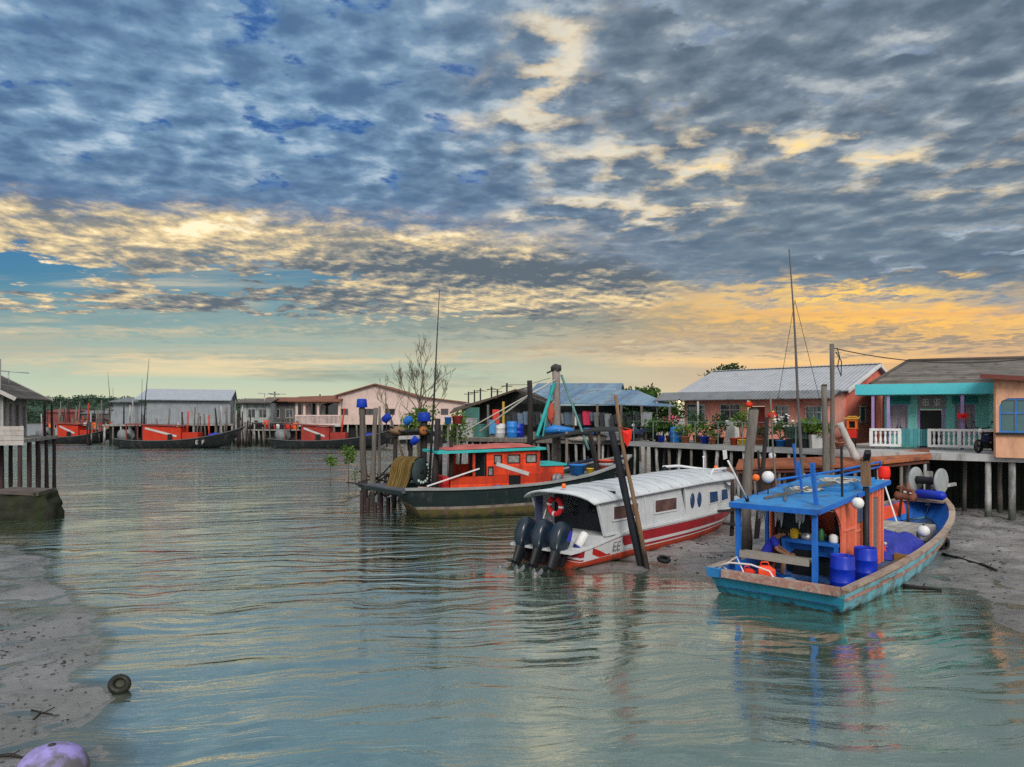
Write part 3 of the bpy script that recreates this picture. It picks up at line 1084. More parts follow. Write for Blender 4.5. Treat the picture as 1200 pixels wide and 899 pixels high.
for k in range(4):
    q = gx0 + (gx1 - gx0) * (.76 + .07 * k)
    ga.box((q, -.1, DECK + .5), (.03, .03, .72))
ga.build('gate', mat('gate_teal', (.08, .30, .33, 1), rough=.6, bump=.15, boards=(0, .16, .012)), teal)

# ---- peach house at the edge of the picture
fp = Fr((18.25, 28.0), -38)
peach = thing('peach_house', 'peach walled house front with blue mullioned window and brown sloping roof edge', 'house', fp.o, fp.a)
px0, px1 = fp.sx(1171), fp.sx(1171) + 2.1
m_ = MB()
m_.wall((0, 0), (5.2, 0), DECK - .12, 5.5, .16, [(px0, px1, 3.5, 4.78)])
m_.wall((0, .08), (0, 3.2), DECK - .12, 5.5, .16)
m_.build('wall', PEACH, peach)
wn = window(peach, (px0 + px1) / 2, 3.5, 4.78, px1 - px0, 0, BLUE_FRAME, GLASS_TEAL, 4, .55)
MB().span((px0 - .12, -.2, 3.42), (px1 + .1, -.09, 3.5)).build('sill', DARK_STEEL, wn)
fl = MB()
fl.add([(px0, -.084, 4.78), (px0, -.084, 4.45), (px0 + .08, -.084, 4.68), (px0 + .28, -.084, 4.78)], [(0, 1, 2, 3)])
fl.build('rounded_corner', PEACH, wn)
r3 = MB().sheet([(-.45, -.45, 5.68), (5.5, -.45, 5.12), (5.5, 4, 5.5), (-.45, 4, 6.1)], .06)
r3o = r3.build('roof', TILE_BROWN, peach)
MB().bar((-.46, -.48, 5.62), (5.5, -.48, 5.06), .05, .17).build('fascia', BROWN_TRIM, r3o)

# ---- the walkway decks on stilts in front of these houses
fd = Fr((6.6, 41.1), -52.2)          # front edge of the plant deck, left to right
DL = 12.3
deck1 = thing('plant_deck', 'long grey timber walkway on pale stilts before the salmon house, crowded with pots', 'walkway', fd.o, fd.a)
d_ = MB()
d_.span((-.2, 0, DECK - .12), (DL, 5.2, DECK - .012))
d_.build('planking', PLANK_GREY, deck1)
MB().span((-.2, -.06, DECK - .26), (DL, -.003, DECK - .02)).build('edge_beam', mat('edge_beam', (.24, .25, .26, 1), (.38, .39, .40, 1), rough=.8, bump=.3, grain=(.5, 3, 3)), deck1)
stilt_rows(deck1, fd, [0.2 + .78 * i for i in range(16)], [.12], DECK - .12, [PALE_POST, PALE_POST, GREY_WOOD], .085, seed=4)
stilt_rows(deck1, fd, [0.5 + .95 * i for i in range(12)], [1.1], DECK - .12, [GREY_WOOD, DARK_WOOD], .08, seed=5)
MB().span((-.2, 2.0, -.4), (DL, 2.06, DECK - .13)).build('underdeck_shade_panel', UNDER_SHADE, deck1)  # panel added behind the stilts to stand in for the deck's shade
rl = MB()
for i in range(9):
    rl.bar((.1 + 1.4 * i, .1, DECK), (.1 + 1.4 * i, .1, DECK + 1.12), .035)
rl.bar((-.1, .1, DECK + 1.12), (11.4, .1, DECK + 1.12), .03)
rl.build('railing', mat('rail_green', (.13, .2, .17, 1), rough=.6), deck1)

fe = Fr((13.9, 31.5), -36.5)
deck2 = thing('porch_walkway', 'pale concrete porch walkway on white posts before the turquoise house', 'walkway', fe.o, fe.a)
DL2 = 9.5
MB().span((-.35, 0, DECK - .16), (DL2, 4.6, DECK - .02)).build('slab', CONCRETE, deck2)
MB().span((-.36, -.05, DECK - .30), (DL2, -.004, DECK - .03)).build('edge_beam', CONCRETE, deck2)
for px in (990, 1012, 1064, 1158, 1186):
    xx = fe.sx(px, .15)
    p, q = crooked((xx, .15, -.5), (xx, .15, DECK - .16), .12, .11, 4, .004, px)
    MB().tube(p, q, 8).build('stilt', PALE_POST, deck2)
for i, xx in enumerate((1.0, 2.2, 3.1, 4.4, 5.6, 6.8)):
    p, q = crooked((xx, 1.6, -.5), (xx, 1.6, DECK - .16), .09, .08, 4, .02, i)
    MB().tube(p, q, 7).build('stilt', GREY_WOOD, deck2)
MB().span((-.3, 3.0, -.4), (DL2, 3.06, DECK - .17)).build('underdeck_shade_panel', UNDER_SHADE, deck2)

# ---- open blue roofed boat shed house in the middle
fb = Fr((2.64, 46.0), -30)
shed = thing('net_shed', 'open timber shed with patched blue zinc roof, dark inside and hung with nets', 'shed', fb.o, fb.a)
BLUE_ROOF = mat('patched_blue_roof', (0.05, 0.14, 0.29, 1), (0.25, 0.36, 0.45, 1), rough=0.55, metal=0.1, scale=0.55, grain=(1.9, .12, .12), bump=0.3, corr=(0, .2), dirt=(.15, .13, .12, 1), dirt_amt=.45)
RUST_ROOF = mat('dark_roof_sheets', (0.05, 0.05, 0.055, 1), (0.12, 0.10, 0.09, 1), rough=.8, bump=.3, corr=(1, .2))


def fbw(px, py, d):
    """world point of a photo point at a distance, in the shed's frame"""
    p = at(px, d, PZ(py, d)) - fb.o
    return (p.dot(fb.x), p.dot(fb.y), p.z)


A_ = fbw(616, 455, 51); B_ = fbw(746, 457, 47); C_ = fbw(792, 476, 42.2); D_ = fbw(650, 472, 46)
sr = MB().sheet([D_, C_, B_, A_], .05).build('roof', BLUE_ROOF, shed)
L0 = fbw(527, 484, 50); L1 = fbw(532, 478, 57); A1 = fbw(624, 452, 56); AP = fbw(604, 457, 50.6)
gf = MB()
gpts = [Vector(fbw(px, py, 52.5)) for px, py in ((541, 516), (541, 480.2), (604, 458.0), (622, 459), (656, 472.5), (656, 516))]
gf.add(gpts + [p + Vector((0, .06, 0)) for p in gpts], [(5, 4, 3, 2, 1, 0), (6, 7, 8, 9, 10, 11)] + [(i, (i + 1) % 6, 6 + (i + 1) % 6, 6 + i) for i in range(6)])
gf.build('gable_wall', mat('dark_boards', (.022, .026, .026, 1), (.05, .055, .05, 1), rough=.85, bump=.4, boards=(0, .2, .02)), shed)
ls = MB().sheet([L0, AP, A1, L1], .07)
ls.sheet([AP, fbw(650, 473.2, 45.8), fbw(640, 471.5, 46.6), fbw(616, 456, 51)], .05)
ls.build('roof_slope', RUST_ROOF, shed)
vb = MB()
vb.bar(L0, AP, .05, .13); vb.bar(AP, D_, .05, .13)
for t in (.2, .45, .7):
    a = Vector(L0).lerp(Vector(AP), t); b = Vector(L1).lerp(Vector(A1), t)
    vb.bar(a - Vector((0, 0, .1)), b - Vector((0, 0, .1)), .06, .08)
vb.build('rafter', mat('rafter_wood', (.09, .065, .05, 1), rough=.85, bump=.3), shed)
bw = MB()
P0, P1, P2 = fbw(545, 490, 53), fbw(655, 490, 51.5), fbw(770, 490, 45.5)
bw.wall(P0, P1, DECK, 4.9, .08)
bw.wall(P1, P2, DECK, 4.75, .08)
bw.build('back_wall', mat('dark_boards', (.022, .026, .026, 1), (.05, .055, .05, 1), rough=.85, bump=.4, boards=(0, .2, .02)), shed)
for i, (px, d, top) in enumerate(((540, 50, 4.35), (572, 49.2, 4.8), (590, 48.5, 5.0), (648, 46, 4.8), (672, 45.2, 4.85), (700, 44.3, 4.8), (728, 43.6, 4.75), (752, 43.0, 4.7), (785, 42.3, 4.6))):
    p = fbw(px, 485, d)
    MB().bar((p[0], p[1], DECK - .02), (p[0], p[1], top), .11).build('post', [PALE_FRAME, GREY_WOOD, mat('yellow_post', (.5, .33, .05, 1), rough=.7)][(0, 1, 2)[i % 3] if i < 3 else 1], shed)
pn = MB()
p = fbw(552, 498, 50.2)
pn.box((p[0], p[1], DECK + 1.0), (1.2, .05, 1.9), rz=.2)
pn.build('side_panel', mat('mint_panel', (.07, .19, .17, 1), rough=.7, bump=.1, boards=(0, .3, .015)), shed)
# deck of the shed
fh = Fr((-4.4, 49.6), -30.5)
deck3 = thing('shed_deck', 'dark timber deck on close grey stilts under the blue roofed shed', 'walkway', fh.o, fh.a)
MB().span((0, 0, DECK - .14), (12.6, 6.5, DECK - .02)).build('planking', PLANK_GREY, deck3)
MB().span((0, -.06, DECK - .28), (12.6, -.003, DECK - .04)).build('edge_beam', GREY_WOOD, deck3)
stilt_rows(deck3, fh, [.2 + .62 * i for i in range(20)], [.1], DECK - .14, [PALE_POST, GREY_WOOD, GREY_WOOD], .085, seed=14)
stilt_rows(deck3, fh, [.4 + .9 * i for i in range(14)], [1.2], DECK - .14, [DARK_WOOD, GREY_WOOD], .085, seed=15)
MB().span((0, 2.6, -.4), (12.6, 2.66, DECK - .15)).build('underdeck_shade_panel', UNDER_SHADE, deck3)

# second blue roof behind it
fk = Fr((PX(622, 60), 60), -12)
back = thing('blue_roofed_house', 'house behind the net shed showing only a plain blue zinc roof', 'house', fk.o, fk.a)
MB().wall((.3, .5), (6.8, .5), DECK, 6.2, .12).wall((.3, .56), (.3, 5), DECK, 6.2, .12).build('wall', mat('pale_blue_wall', (.3, .4, .45, 1), rough=.8), back)
MB().sheet([(0, 0, 6.1), (7.2, 0, 6.0), (7.2, 3.2, 6.75), (0, 3.2, 6.8)], .05).sheet([(0, 3.2, 6.795), (7.2, 3.2, 6.745), (7.2, 6.4, 6.0), (0, 6.4, 6.0)], .05).build('roof', BLUE_ROOF, back)

# ---- long pale pink house across the channel
D0 = 100.0
fq = Fr((PX(395, D0), D0), 0)
PINK = mat('pale_pink_wall', (.56, .42, .38, 1), (.66, .52, .47, 1), rough=.85, bump=.1, dirt=(.32, .24, .22, 1), dirt_amt=.3)
TERRA_ROOF = mat('terracotta_roof', (.17, .075, .05, 1), (.27, .12, .08, 1), rough=.9, bump=.3, corr=(0, .35))
pinkh = thing('pink_gable_house', 'long pale pink house with wide low gable on stilts across the water', 'house', fq.o, 0)


def fx(px):
    return PX(px, D0) - fq.o.x


def fz(py):
    return PZ(py, D0)


prof = [(fx(396), fz(462)), (fx(440), fz(449.5)), (fx(490), fz(464)), (fx(546), fz(471))]
gw = MB()
base = 2.75
vs = [(prof[0][0], 0, base), (prof[3][0], 0, base)] + [(x, 0, z - .1) for x, z in reversed(prof)]
gw.add(vs + [(a, 14, c) for a, b, c in vs], [(0, 1, 2, 3, 4, 5), (11, 10, 9, 8, 7, 6), (0, 5, 11, 6), (2, 1, 7, 8)])
gw.build('wall', PINK, pinkh)
for px, w in ((404, .9), (425, 1.0), (432.5, 1.2), (457, 1.3), (494, 1.6), (521, 1.0)):
    window(pinkh, fx(px), fz(486), fz(479), w, -.03, mat('brown_shutter', (.16, .10, .09, 1), rough=.7), GLASS_DARK, 2, sill=False)
rr = MB()
for (a, b) in zip(prof, prof[1:]):
    rr.sheet([(a[0] - (.4 if a is prof[0] else 0), -.6, a[1] - (.15 if a is prof[0] else 0)), (b[0], -.6, b[1]), (b[0], 14.5, b[1]), (a[0] - (.4 if a is prof[0] else 0), 14.5, a[1])], .14)
rr.build('roof', TERRA_ROOF, pinkh)
stilt_rows(pinkh, fq, [.3 + 1.15 * i for i in range(15)], [.1], base, [PALE_POST, GREY_WOOD], .14, seed=21)
MB().span((0, .9, -.3), (17, .98, base)).build('underdeck_shade_panel', UNDER_SHADE, pinkh)

fv = Fr((PX(345, 99), 99), 0)
ver = thing('verandah_house', 'pink verandah house with arched openings and white balustrade over the water', 'house', fv.o, 0)
vx = lambda px: PX(px, 99) - fv.o.x
vz = lambda py: PZ(py, 99)
MB().span((vx(347), 2.4, base), (vx(397), 8, vz(469))).build('wall', PINK, ver)
vr = MB()
vr.sheet([(vx(340), -1, vz(470)), (vx(400), -1, vz(470)), (vx(400), 4, vz(462)), (vx(340), 4, vz(464))], .16)
vr.sheet([(vx(384), 3, vz(464)), (vx(414), 1.2, vz(464)), (vx(414), 8, vz(452)), (vx(400), 8, vz(456))], .16)
vr.build('roof', TERRA_ROOF, ver)
for px in (348, 357, 373, 398):
    MB().span((vx(px) - .15, -.15, base), (vx(px) + .15, .15, vz(470))).build('column', PINK, ver)
ar = MB()
for a, b in ((358.5, 371.5), (374.5, 396.5)):
    n = 10
    x0, x1 = vx(a), vx(b)
    top, sp = vz(470), vz(476)
    pts = [(x0 + (x1 - x0) * i / n, sp + (top - .25 - sp) * math.sin(math.pi * i / n) ** .6) for i in range(n + 1)]
    for (p, q) in zip(pts, pts[1:]):
        ar.add([(p[0], 0, p[1]), (q[0], 0, q[1]), (q[0], 0, top), (p[0], 0, top), (p[0], .12, p[1]), (q[0], .12, q[1]), (q[0], .12, top), (p[0], .12, top)],
               [(0, 1, 2, 3), (7, 6, 5, 4), (0, 4, 5, 1)])
ar.build('arch', PINK, ver)
op = MB()
for a, b in ((359, 371), (375, 396)):
    op.span((vx(a), 2.3, base + .2), (vx(b), 2.38, vz(472)))
op.build('glazed_opening', GLASS_DARK, ver)
bb = MB()
bb.span((vx(347), -.5, base), (vx(399), -.42, base + .12)); bb.span((vx(347), -.52, base + 1.15), (vx(399), -.4, base + 1.3))
for i in range(34):
    bb.box((vx(347.5) + i * (vx(399) - vx(347)) / 34, -.46, base + .63), (.09, .08, 1.0))
bb.build('balustrade', mat('pinkish_white', (.6, .47, .45, 1), rough=.7), ver)
MB().span((vx(346), -.6, base - .25), (vx(400), 2.3, base)).build('floor_slab', CONCRETE, ver)
stilt_rows(ver, fv, [.3 + .85 * i for i in range(7)], [-.3], base - .25, [PALE_POST, GREY_WOOD], .13, seed=23)
MB().span((0, .9, -.3), (vx(400), .98, base - .26)).build('underdeck_shade_panel', UNDER_SHADE, ver)

# low brown roofed houses between the warehouse and the verandah
for k, (p0, p1, d, yt, ye, lab, wc) in enumerate((
        (277, 318, 104, 466.5, 472, 'low brown roofed shack beside the grey warehouse with pale shutters', (.32, .36, .36, 1)),
        (306, 349, 107, 465, 470, 'low brown roofed shack next to the verandah house with dark open front', (.10, .10, .10, 1)))):
    fr = Fr((PX(p0, d), d), 0)
    hs = thing('waterside_shack', lab, 'shack', fr.o, 0)
    L = PX(p1, d) - fr.o.x
    MB().wall((.4, .6), (L - .4, .6), base, PZ(ye, d), .12, [(1.0, 2.1, 3.6, 4.9), (L - 2.4, L - 1.2, 3.6, 4.9)]).wall((.4, .66), (.4, 5), base, PZ(ye, d), .12).wall((L - .4, .66), (L - .4, 5), base, PZ(ye, d), .12).build('wall', mat('shack_wall_%d' % k, wc, rough=.85, bump=.2, boards=(0, .3, .02), dirt=(.1, .1, .1, 1)), hs)
    for xc in (1.95, L - 1.4):
        window(hs, xc, 3.6, 4.9, 1.1, .6, PALE_FRAME, GLASS_DARK, 2, sill=False)
    MB().sheet([(0, -.6, PZ(ye, d)), (L, -.6, PZ(ye, d)), (L, 3, PZ(yt, d)), (0, 3, PZ(yt, d))], .1).sheet([(0, 3, PZ(yt, d) - .01), (L, 3, PZ(yt, d) - .01), (L, 6.5, PZ(ye, d)), (0, 6.5, PZ(ye, d))], .1).build('roof', TERRA_ROOF if k else TILE_BROWN, hs)
    MB().span((-.2, -1.2, base - .2), (L + .2, 5, base - .004)).build('floor_deck', PLANK_GREY, hs)
    stilt_rows(hs, fr, [.3 + .8 * i for i in range(int(L / .8))], [-.9], base - .2, [PALE_POST, GREY_WOOD], .13, seed=31 + k)
    MB().span((-.2, .9, -.3), (L + .2, .98, base - .21)).build('underdeck_shade_panel', UNDER_SHADE, hs)

# ---- grey corrugated warehouse
Dw = 106.0
fw = Fr((PX(163, Dw - 3), Dw - 3), 17)
ware = thing('grey_warehouse', 'grey corrugated metal warehouse on the far bank behind an orange boat', 'warehouse', fw.o, fw.a)
wx = lambda px: fw.sx(px)
wz = lambda py: PZ(py, Dw)
GREY_CORR = mat('grey_cladding', (.22, .25, .28, 1), (.31, .34, .37, 1), rough=.6, bump=.3, corr=(0, .35), dirt=(.15, .15, .15, 1), dirt_amt=.3)
g = MB()
x0, x1 = wx(172), wx(270)
g.span((x0, 0, 2.8), (x1, .1, wz(469)))
g.span((x1 - .1, .103, 2.8), (x1, 7, wz(469)))
g.span((x0, .103, 2.8), (x0 + .1, 7, wz(469)))
g.add([(x1 - .05, 0, wz(469)), (x1 - .05, 7, wz(469)), (x1 - .05, 3.5, wz(456))], [(0, 1, 2)])
g.build('wall', GREY_CORR, ware)
MB().sheet([(wx(158), -.8, wz(468.5)), (wx(271), -.8, wz(469)), (wx(274.5), 3.5, wz(456)), (wx(167.5), 3.5, wz(455.5))], .12).sheet(
    [(wx(167.5), 3.5, wz(455.7)), (wx(274.5), 3.5, wz(456.2)), (wx(274.5), 7.4, wz(468)), (wx(163), 7.4, wz(468))], .12).build(
    'roof', mat('bluish_zinc', (.34, .38, .43, 1), (.43, .47, .52, 1), rough=.5, bump=.3, corr=(0, .35), metal=.2), ware)
MB().sheet([(wx(128), -.5, wz(471)), (wx(163), -.5, wz(471)), (wx(163), 4, wz(466)), (wx(140), 4, wz(466))], .12).build('side_roof', ZINC_DARK, ware)
MB().span((wx(132), .5, 2.8), (wx(170), .6, wz(473))).build('side_wall', GREY_CORR, ware)
MB().span((wx(126), -3, 2.55), (wx(278), 9, 2.78)).build('floor_deck', PLANK_GREY, ware)
stilt_rows(ware, fw, [wx(128) + 1.0 * i for i in range(18)], [-2.8], 2.55, [GREY_WOOD, PALE_POST, DARK_WOOD], .14, seed=41)
MB().span((wx(126), 1, -.4), (wx(278), 1.1, 2.54)).build('underdeck_shade_panel', UNDER_SHADE, ware)

# ---- stilt house at the left edge
A = Vector((PX(17, 36), 36, 0)); B = Vector((PX(60.5, 43), 43, 0))
aang = math.degrees(math.atan2((B - A).y, (B - A).x))
fl_ = Fr((A.x, A.y), aang)          # +x runs away from us along the eave, +y to the left
left = thing('grey_stilt_house', 'grey boarded house on dark purple stilts with a white balcony screen', 'house', fl_.o, fl_.a)
LE = (B - A).length
zE = 4.97
EAVE = mat('slate_roof', (.085, .078, .074, 1), (.15, .135, .125, 1), rough=.9, bump=.5, boards=(1, .35, .03), dirt=(.05, .05, .05, 1))
MB().sheet([(0, -.05, zE), (LE, -.05, zE), (LE, 5, 7.75), (0, 5, 7.75)], .08).build('roof', EAVE, left)
vb = MB()
vb.bar((-.02, -.05, zE - .06), (-.02, 5, 7.68), .05, .18)
vb.bar((LE + .02, -.05, zE - .06), (LE + .02, 5, 7.68), .05, .18)
vb.build('bargeboard', mat('dull_white', (.42, .41, .4, 1), rough=.8), left)
GBOARD = mat('grey_white_boards', (.28, .28, .28, 1), (.44, .43, .42, 1), rough=.85, bump=.3, boards=(0, .26, .02), dirt=(.11, .10, .10, 1), dirt_amt=.5)
f0 = 2.95
wl = MB()
wl.wall((.9, .75), (5.2, .75), f0, zE + .2, .1, [(1.1, 1.5, 3.3, 4.7), (2.3, 2.75, f0, 4.7), (3.6, 4.0, 3.4, 4.6)])
wl.wall((.9, .8), (.9, 5), f0, 6.9, .1, [(1.0, 1.6, 3.6, 4.7)])
wl.build('wall', GBOARD, left)
for a, b, c, d in ((1.1, 1.5, 3.3, 4.7), (2.3, 2.75, f0, 4.7), (3.6, 4.0, 3.4, 4.6)):
    MB().span((a + .9, .78, c), (b + .9, .82, d)).build('shutter', mat('maroon_boards', (.12, .04, .04, 1), rough=.8), left)
MB().span((.3, -.3, f0 - .18), (7.6, 4.6, f0 - .004)).build('floor_deck', PLANK_GREY, left)
# balcony screen towards us
scr = MB()
ys0, ys1 = -.35, 2.2
for k in range(4):
    scr.span((.12, ys0, f0 - .28 + k * .235), (.18, ys1, f0 - .06 + k * .235))
for yy in (ys0 + .1, .9, ys1 - .1):
    scr.span((.185, yy - .04, f0 - .3), (.24, yy + .04, f0 + .66))
scr.build('balcony_screen', mat('screen_white', (.40, .37, .35, 1), (.50, .47, .45, 1), rough=.8, bump=.2, dirt=(.2, .18, .17, 1)), left)
for k, (xx, yy) in enumerate(((.3, -.15), (.35, 1.0), (.4, 2.1), (2.0, -.15), (2.3, 1.1), (3.8, -.15), (4.1, 1.2), (5.6, -.15), (5.9, 1.2), (7.3, -.15), (.4, 3.2), (2.2, 3.2))):
    p, q = crooked((xx, yy, -1.2), (xx, yy, f0 - .18), .11, .10, 5, .01, k * 3.3)
    MB().tube(p, q, 8).build('stilt', PURPLE_WOOD, left)
for xx in (5.4, 7.0):
    MB().bar((xx, -.1, f0), (xx, -.1, zE - .1), .1).build('verandah_post', DARK_WOOD, left)
cl = MB()
cl.bar((4.6, .1, 4.3), (7.2, .1, 4.3), .03)
cl.build('clothes_rail', DARK_WOOD, left)

# ---------------------------------------------------------------- boats
def on_boat(o, th, x, y, z):
    a = rad(th)
    return Vector((o.x + x * math.cos(a) - y * math.sin(a), o.y + x * math.sin(a) + y * math.cos(a), z))


def catmull(xs, ys, x):
    n = len(xs)
    i = 0
    while i < n - 2 and x > xs[i + 1]:
        i += 1
    t = (x - xs[i]) / (xs[i + 1] - xs[i])
    p0, p1, p2, p3 = ys[max(i - 1, 0)], ys[i], ys[i + 1], ys[min(i + 2, n - 1)]
    return 0.5 * (2 * p1 + (p2 - p0) * t + (2 * p0 - 5 * p1 + 4 * p2 - p3) * t * t + (3 * p1 - p0 - 3 * p2 + p3) * t ** 3)


class Hull:
    """lofted hull: x aft to bow, half beams and heights at sheer, chine and keel"""

    def __init__(s, xs, bs, zs, bc, zc, zk, rake=0.8, trake=0.2, n=30):
        s.xs, s.T = xs, dict(bs=bs, zs=zs, bc=bc, zc=zc, zk=zk)
        s.L, s.rake, s.trake, s.n = xs[-1], rake, trake, n

    def g(s, k, x):
        return catmull(s.xs, s.T[k], min(max(x, 0), s.L))

    def pt(s, x, f, side):
        """f 0 at the sheer, 1 at the chine, 2 at the keel"""
        zs, zc, zk = s.g('zs', x), s.g('zc', x), s.g('zk', x)
        b, c = max(s.g('bs', x), 0.015), max(s.g('bc', x), 0.008)
        u = x / s.L
        if f <= 1:
            y = b + (c - b) * f ** 1.25
            z = zs + (zc - zs) * f
            dep = f
        else:
            y = c * (1 - (f - 1) ** 1.4)
            z = zc + (zk - zc) * (f - 1)
            dep = 1 + 0.4 * (f - 1)
        xx = x - s.rake * (u ** 5) * dep + s.trake * (1 - u) ** 8 * dep
        return Vector((xx, side * y, z))

    def build(s, parent, mats, bands, thick=0.07, deck_z=None, inner_mi=0, cap_mi=0, name='hull'):
        """bands: list of (f0, f1, slot) from the sheer down"""
        mb = MB()
        X = [s.L * i / s.n for i in range(s.n + 1)]
        fr = []
        mi = []
        for f0, f1, k in bands:
            m = max(1, int(round((f1 - f0) / 0.17)))
            for j in range(m):
                fr.append(f0 + (f1 - f0) * j / m)
                mi.append(k)
        fr.append(bands[-1][1])
        for side in (1, -1):
            rows = [[s.pt(x, f, side) for x in X] for f in fr]
            vs = [p for r in rows for p in r]
            m = len(X)
            fs, ms = [], []
            for j in range(len(fr) - 1):
                for i in range(m - 1):
                    q = (j * m + i, j * m + i + 1, (j + 1) * m + i + 1, (j + 1) * m + i)
                    fs.append(q if side < 0 else q[::-1])
                    ms.append(mi[j])
            mb.add(vs, fs, ms, True)
            # transom half
            tv = [s.pt(0, f, side) for f in fr]
            tc = [Vector((p.x, 0, p.z)) for p in tv]
            k = len(tv)
            mb.add(tv + tc, [(i, i + 1, k + i + 1, k + i) if side > 0 else (k + i, k + i + 1, i + 1, i) for i in range(k - 1)], mi)
            # cap and inner face
            if deck_z is not None:
                a = [s.pt(x, 0, side) for x in X]
                inn = [Vector((p.x, side * max(abs(p.y) - thick, 0.004), p.z)) for p in a]
                lows = []
                for t in (.25, .5, .75, 1.0):
                    low = []
                    for x, p in zip(X, inn):
                        zz = p.z + (deck_z(x) - p.z) * t
                        f = min(max((p.z - zz) / max(p.z - s.g('zc', x), .05), 0), 1)
                        o = s.pt(x, f, side)
                        low.append(Vector((o.x - .02 * (x > s.L * .7), side * max(abs(o.y) - thick, 0.004), zz)))
                    lows += low
                vs = a + inn + lows
                fs = [(r * m + i, r * m + i + 1, (r + 1) * m + i + 1, (r + 1) * m + i) for r in range(5) for i in range(m - 1)]
                if side < 0:
                    fs = [f[::-1] for f in fs]
                mb.add(vs, fs, [cap_mi] * (m - 1) + [inner_mi] * (4 * (m - 1)), False)
        return mb.build(name, mats, parent)

    def deck(s, parent, mat_, deck_z, thick=0.07, x0=0.0, x1=None, name='deck'):
        mb = MB()
        x1 = s.L if x1 is None else x1
        n = 26
        X = [x0 + (x1 - x0) * i / n for i in range(n + 1)]
        row = []
        for x in X:
            dz = deck_z(x)
            zs = s.g('zs', x)
            f = min(max((zs - dz) / max(zs - s.g('zc', x), .05), 0), 1)
            o = s.pt(x, f, 1)
            row.append((s.pt(x, 0, 1).x + (.05 if x == 0 else 0), max(abs(o.y) - thick + .01, .004), dz))
        vs = [(a, b, c) for a, b, c in row] + [(a, 0, c + .0) for a, b, c in row] + [(a, -b, c) for a, b, c in row]
        m = n + 1
        mb.add(vs, [(m + i, m + i + 1, i + 1, i) for i in range(n)] + [(2 * m + i, 2 * m + i + 1, m + i + 1, m + i) for i in range(n)])
        return mb.build(name, mat_, parent)

    def rail(s, parent, mat_, f=0.0, w=0.12, h=0.07, dz=0.0, x0=0.0, x1=None, name='gunwale', transom=True, sides=(1, -1)):
        x1 = s.L if x1 is None else x1
        mb = MB()
        X = [x0 + (x1 - x0) * i / s.n for i in range(s.n + 1)]
        for side in sides:
            P = [s.pt(x, f, side) + Vector((0, 0, dz)) for x in X]
            vs = []
            for i, p in enumerate(P):
                t = (P[min(i + 1, len(P) - 1)] - P[max(i - 1, 0)])
                nn = Vector((t.y, -t.x, 0)).normalized() * -side if True else None
                nn = Vector((-t.y, t.x, 0)).normalized() * side
                vs += [p + nn * w * .5 + Vector((0, 0, h / 2)), p - nn * w * .5 + Vector((0, 0, h / 2)), p - nn * w * .5 - Vector((0, 0, h / 2)), p + nn * w * .5 - Vector((0, 0, h / 2))]
            fs = [(4 * i + k, 4 * i + (k + 1) % 4, 4 * i + 4 + (k + 1) % 4, 4 * i + 4 + k) for i in range(len(P) - 1) for k in range(4)]
            fs += [(3, 2, 1, 0), tuple(4 * (len(P) - 1) + k for k in range(4))]
            mb.add(vs, fs)
        if transom and x0 == 0:
            a, b = s.pt(0, f, 1), s.pt(0, f, -1)
            mb.bar(a + Vector((.003, w * -.4, dz)), b + Vector((.003, w * .4, dz)), w, h)
        return mb.build(name, mat_, parent)


def barrel(name, label, loc, r, h, m, group=None, tilt=None, cat='barrel'):
    t = thing(name, label, cat, loc, 0, group)
    MB().lathe([(0.0, 0), (r * .9, 0), (r, .03), (r, h * .3), (r * 1.045, h * .32), (r * 1.045, h * .35), (r, h * .37), (r, h * .64), (r * 1.045, h * .66),
                (r * 1.045, h * .69), (r, h * .71), (r, h * .94), (r * .93, h)], 20).build('body', m, t)
    MB().lathe([(r * .93, h), (r * .9, h - .025), (0, h - .025)], 20).ball((r * .5, 0, h - .015), .035, 8, 5).build('lid', m, t)
    if tilt:
        t.rotation_euler = tilt
    return t


def bucket(name, label, loc, r, h, m, group=None, rz=0.0, handle=True, cat='bucket', stripe=None):
    t = thing(name, label, cat, loc, rz, group)
    MB().lathe([(0, 0), (r * .76, 0), (r * .97, h * .93), (r * 1.05, h * .94), (r * 1.05, h), (r * .95, h), (r * .74, h * .15), (0, h * .15)], 16).build('body', m, t)
    if stripe:
        MB().lathe([(r * .885, h * .5), (r * .9, h * .5), (r * .955, h * .75), (r * .94, h * .75)], 16).build('stripe', stripe, t)
    if handle:
        pts = [(r * math.cos(a), r * .4 * math.sin(a), h * .96 - r * .5 * math.sin(a)) for a in [math.pi * i / 8 for i in range(9)]]
        MB().tube(pts, .008, 5).build('handle', STEEL, t)
    return t


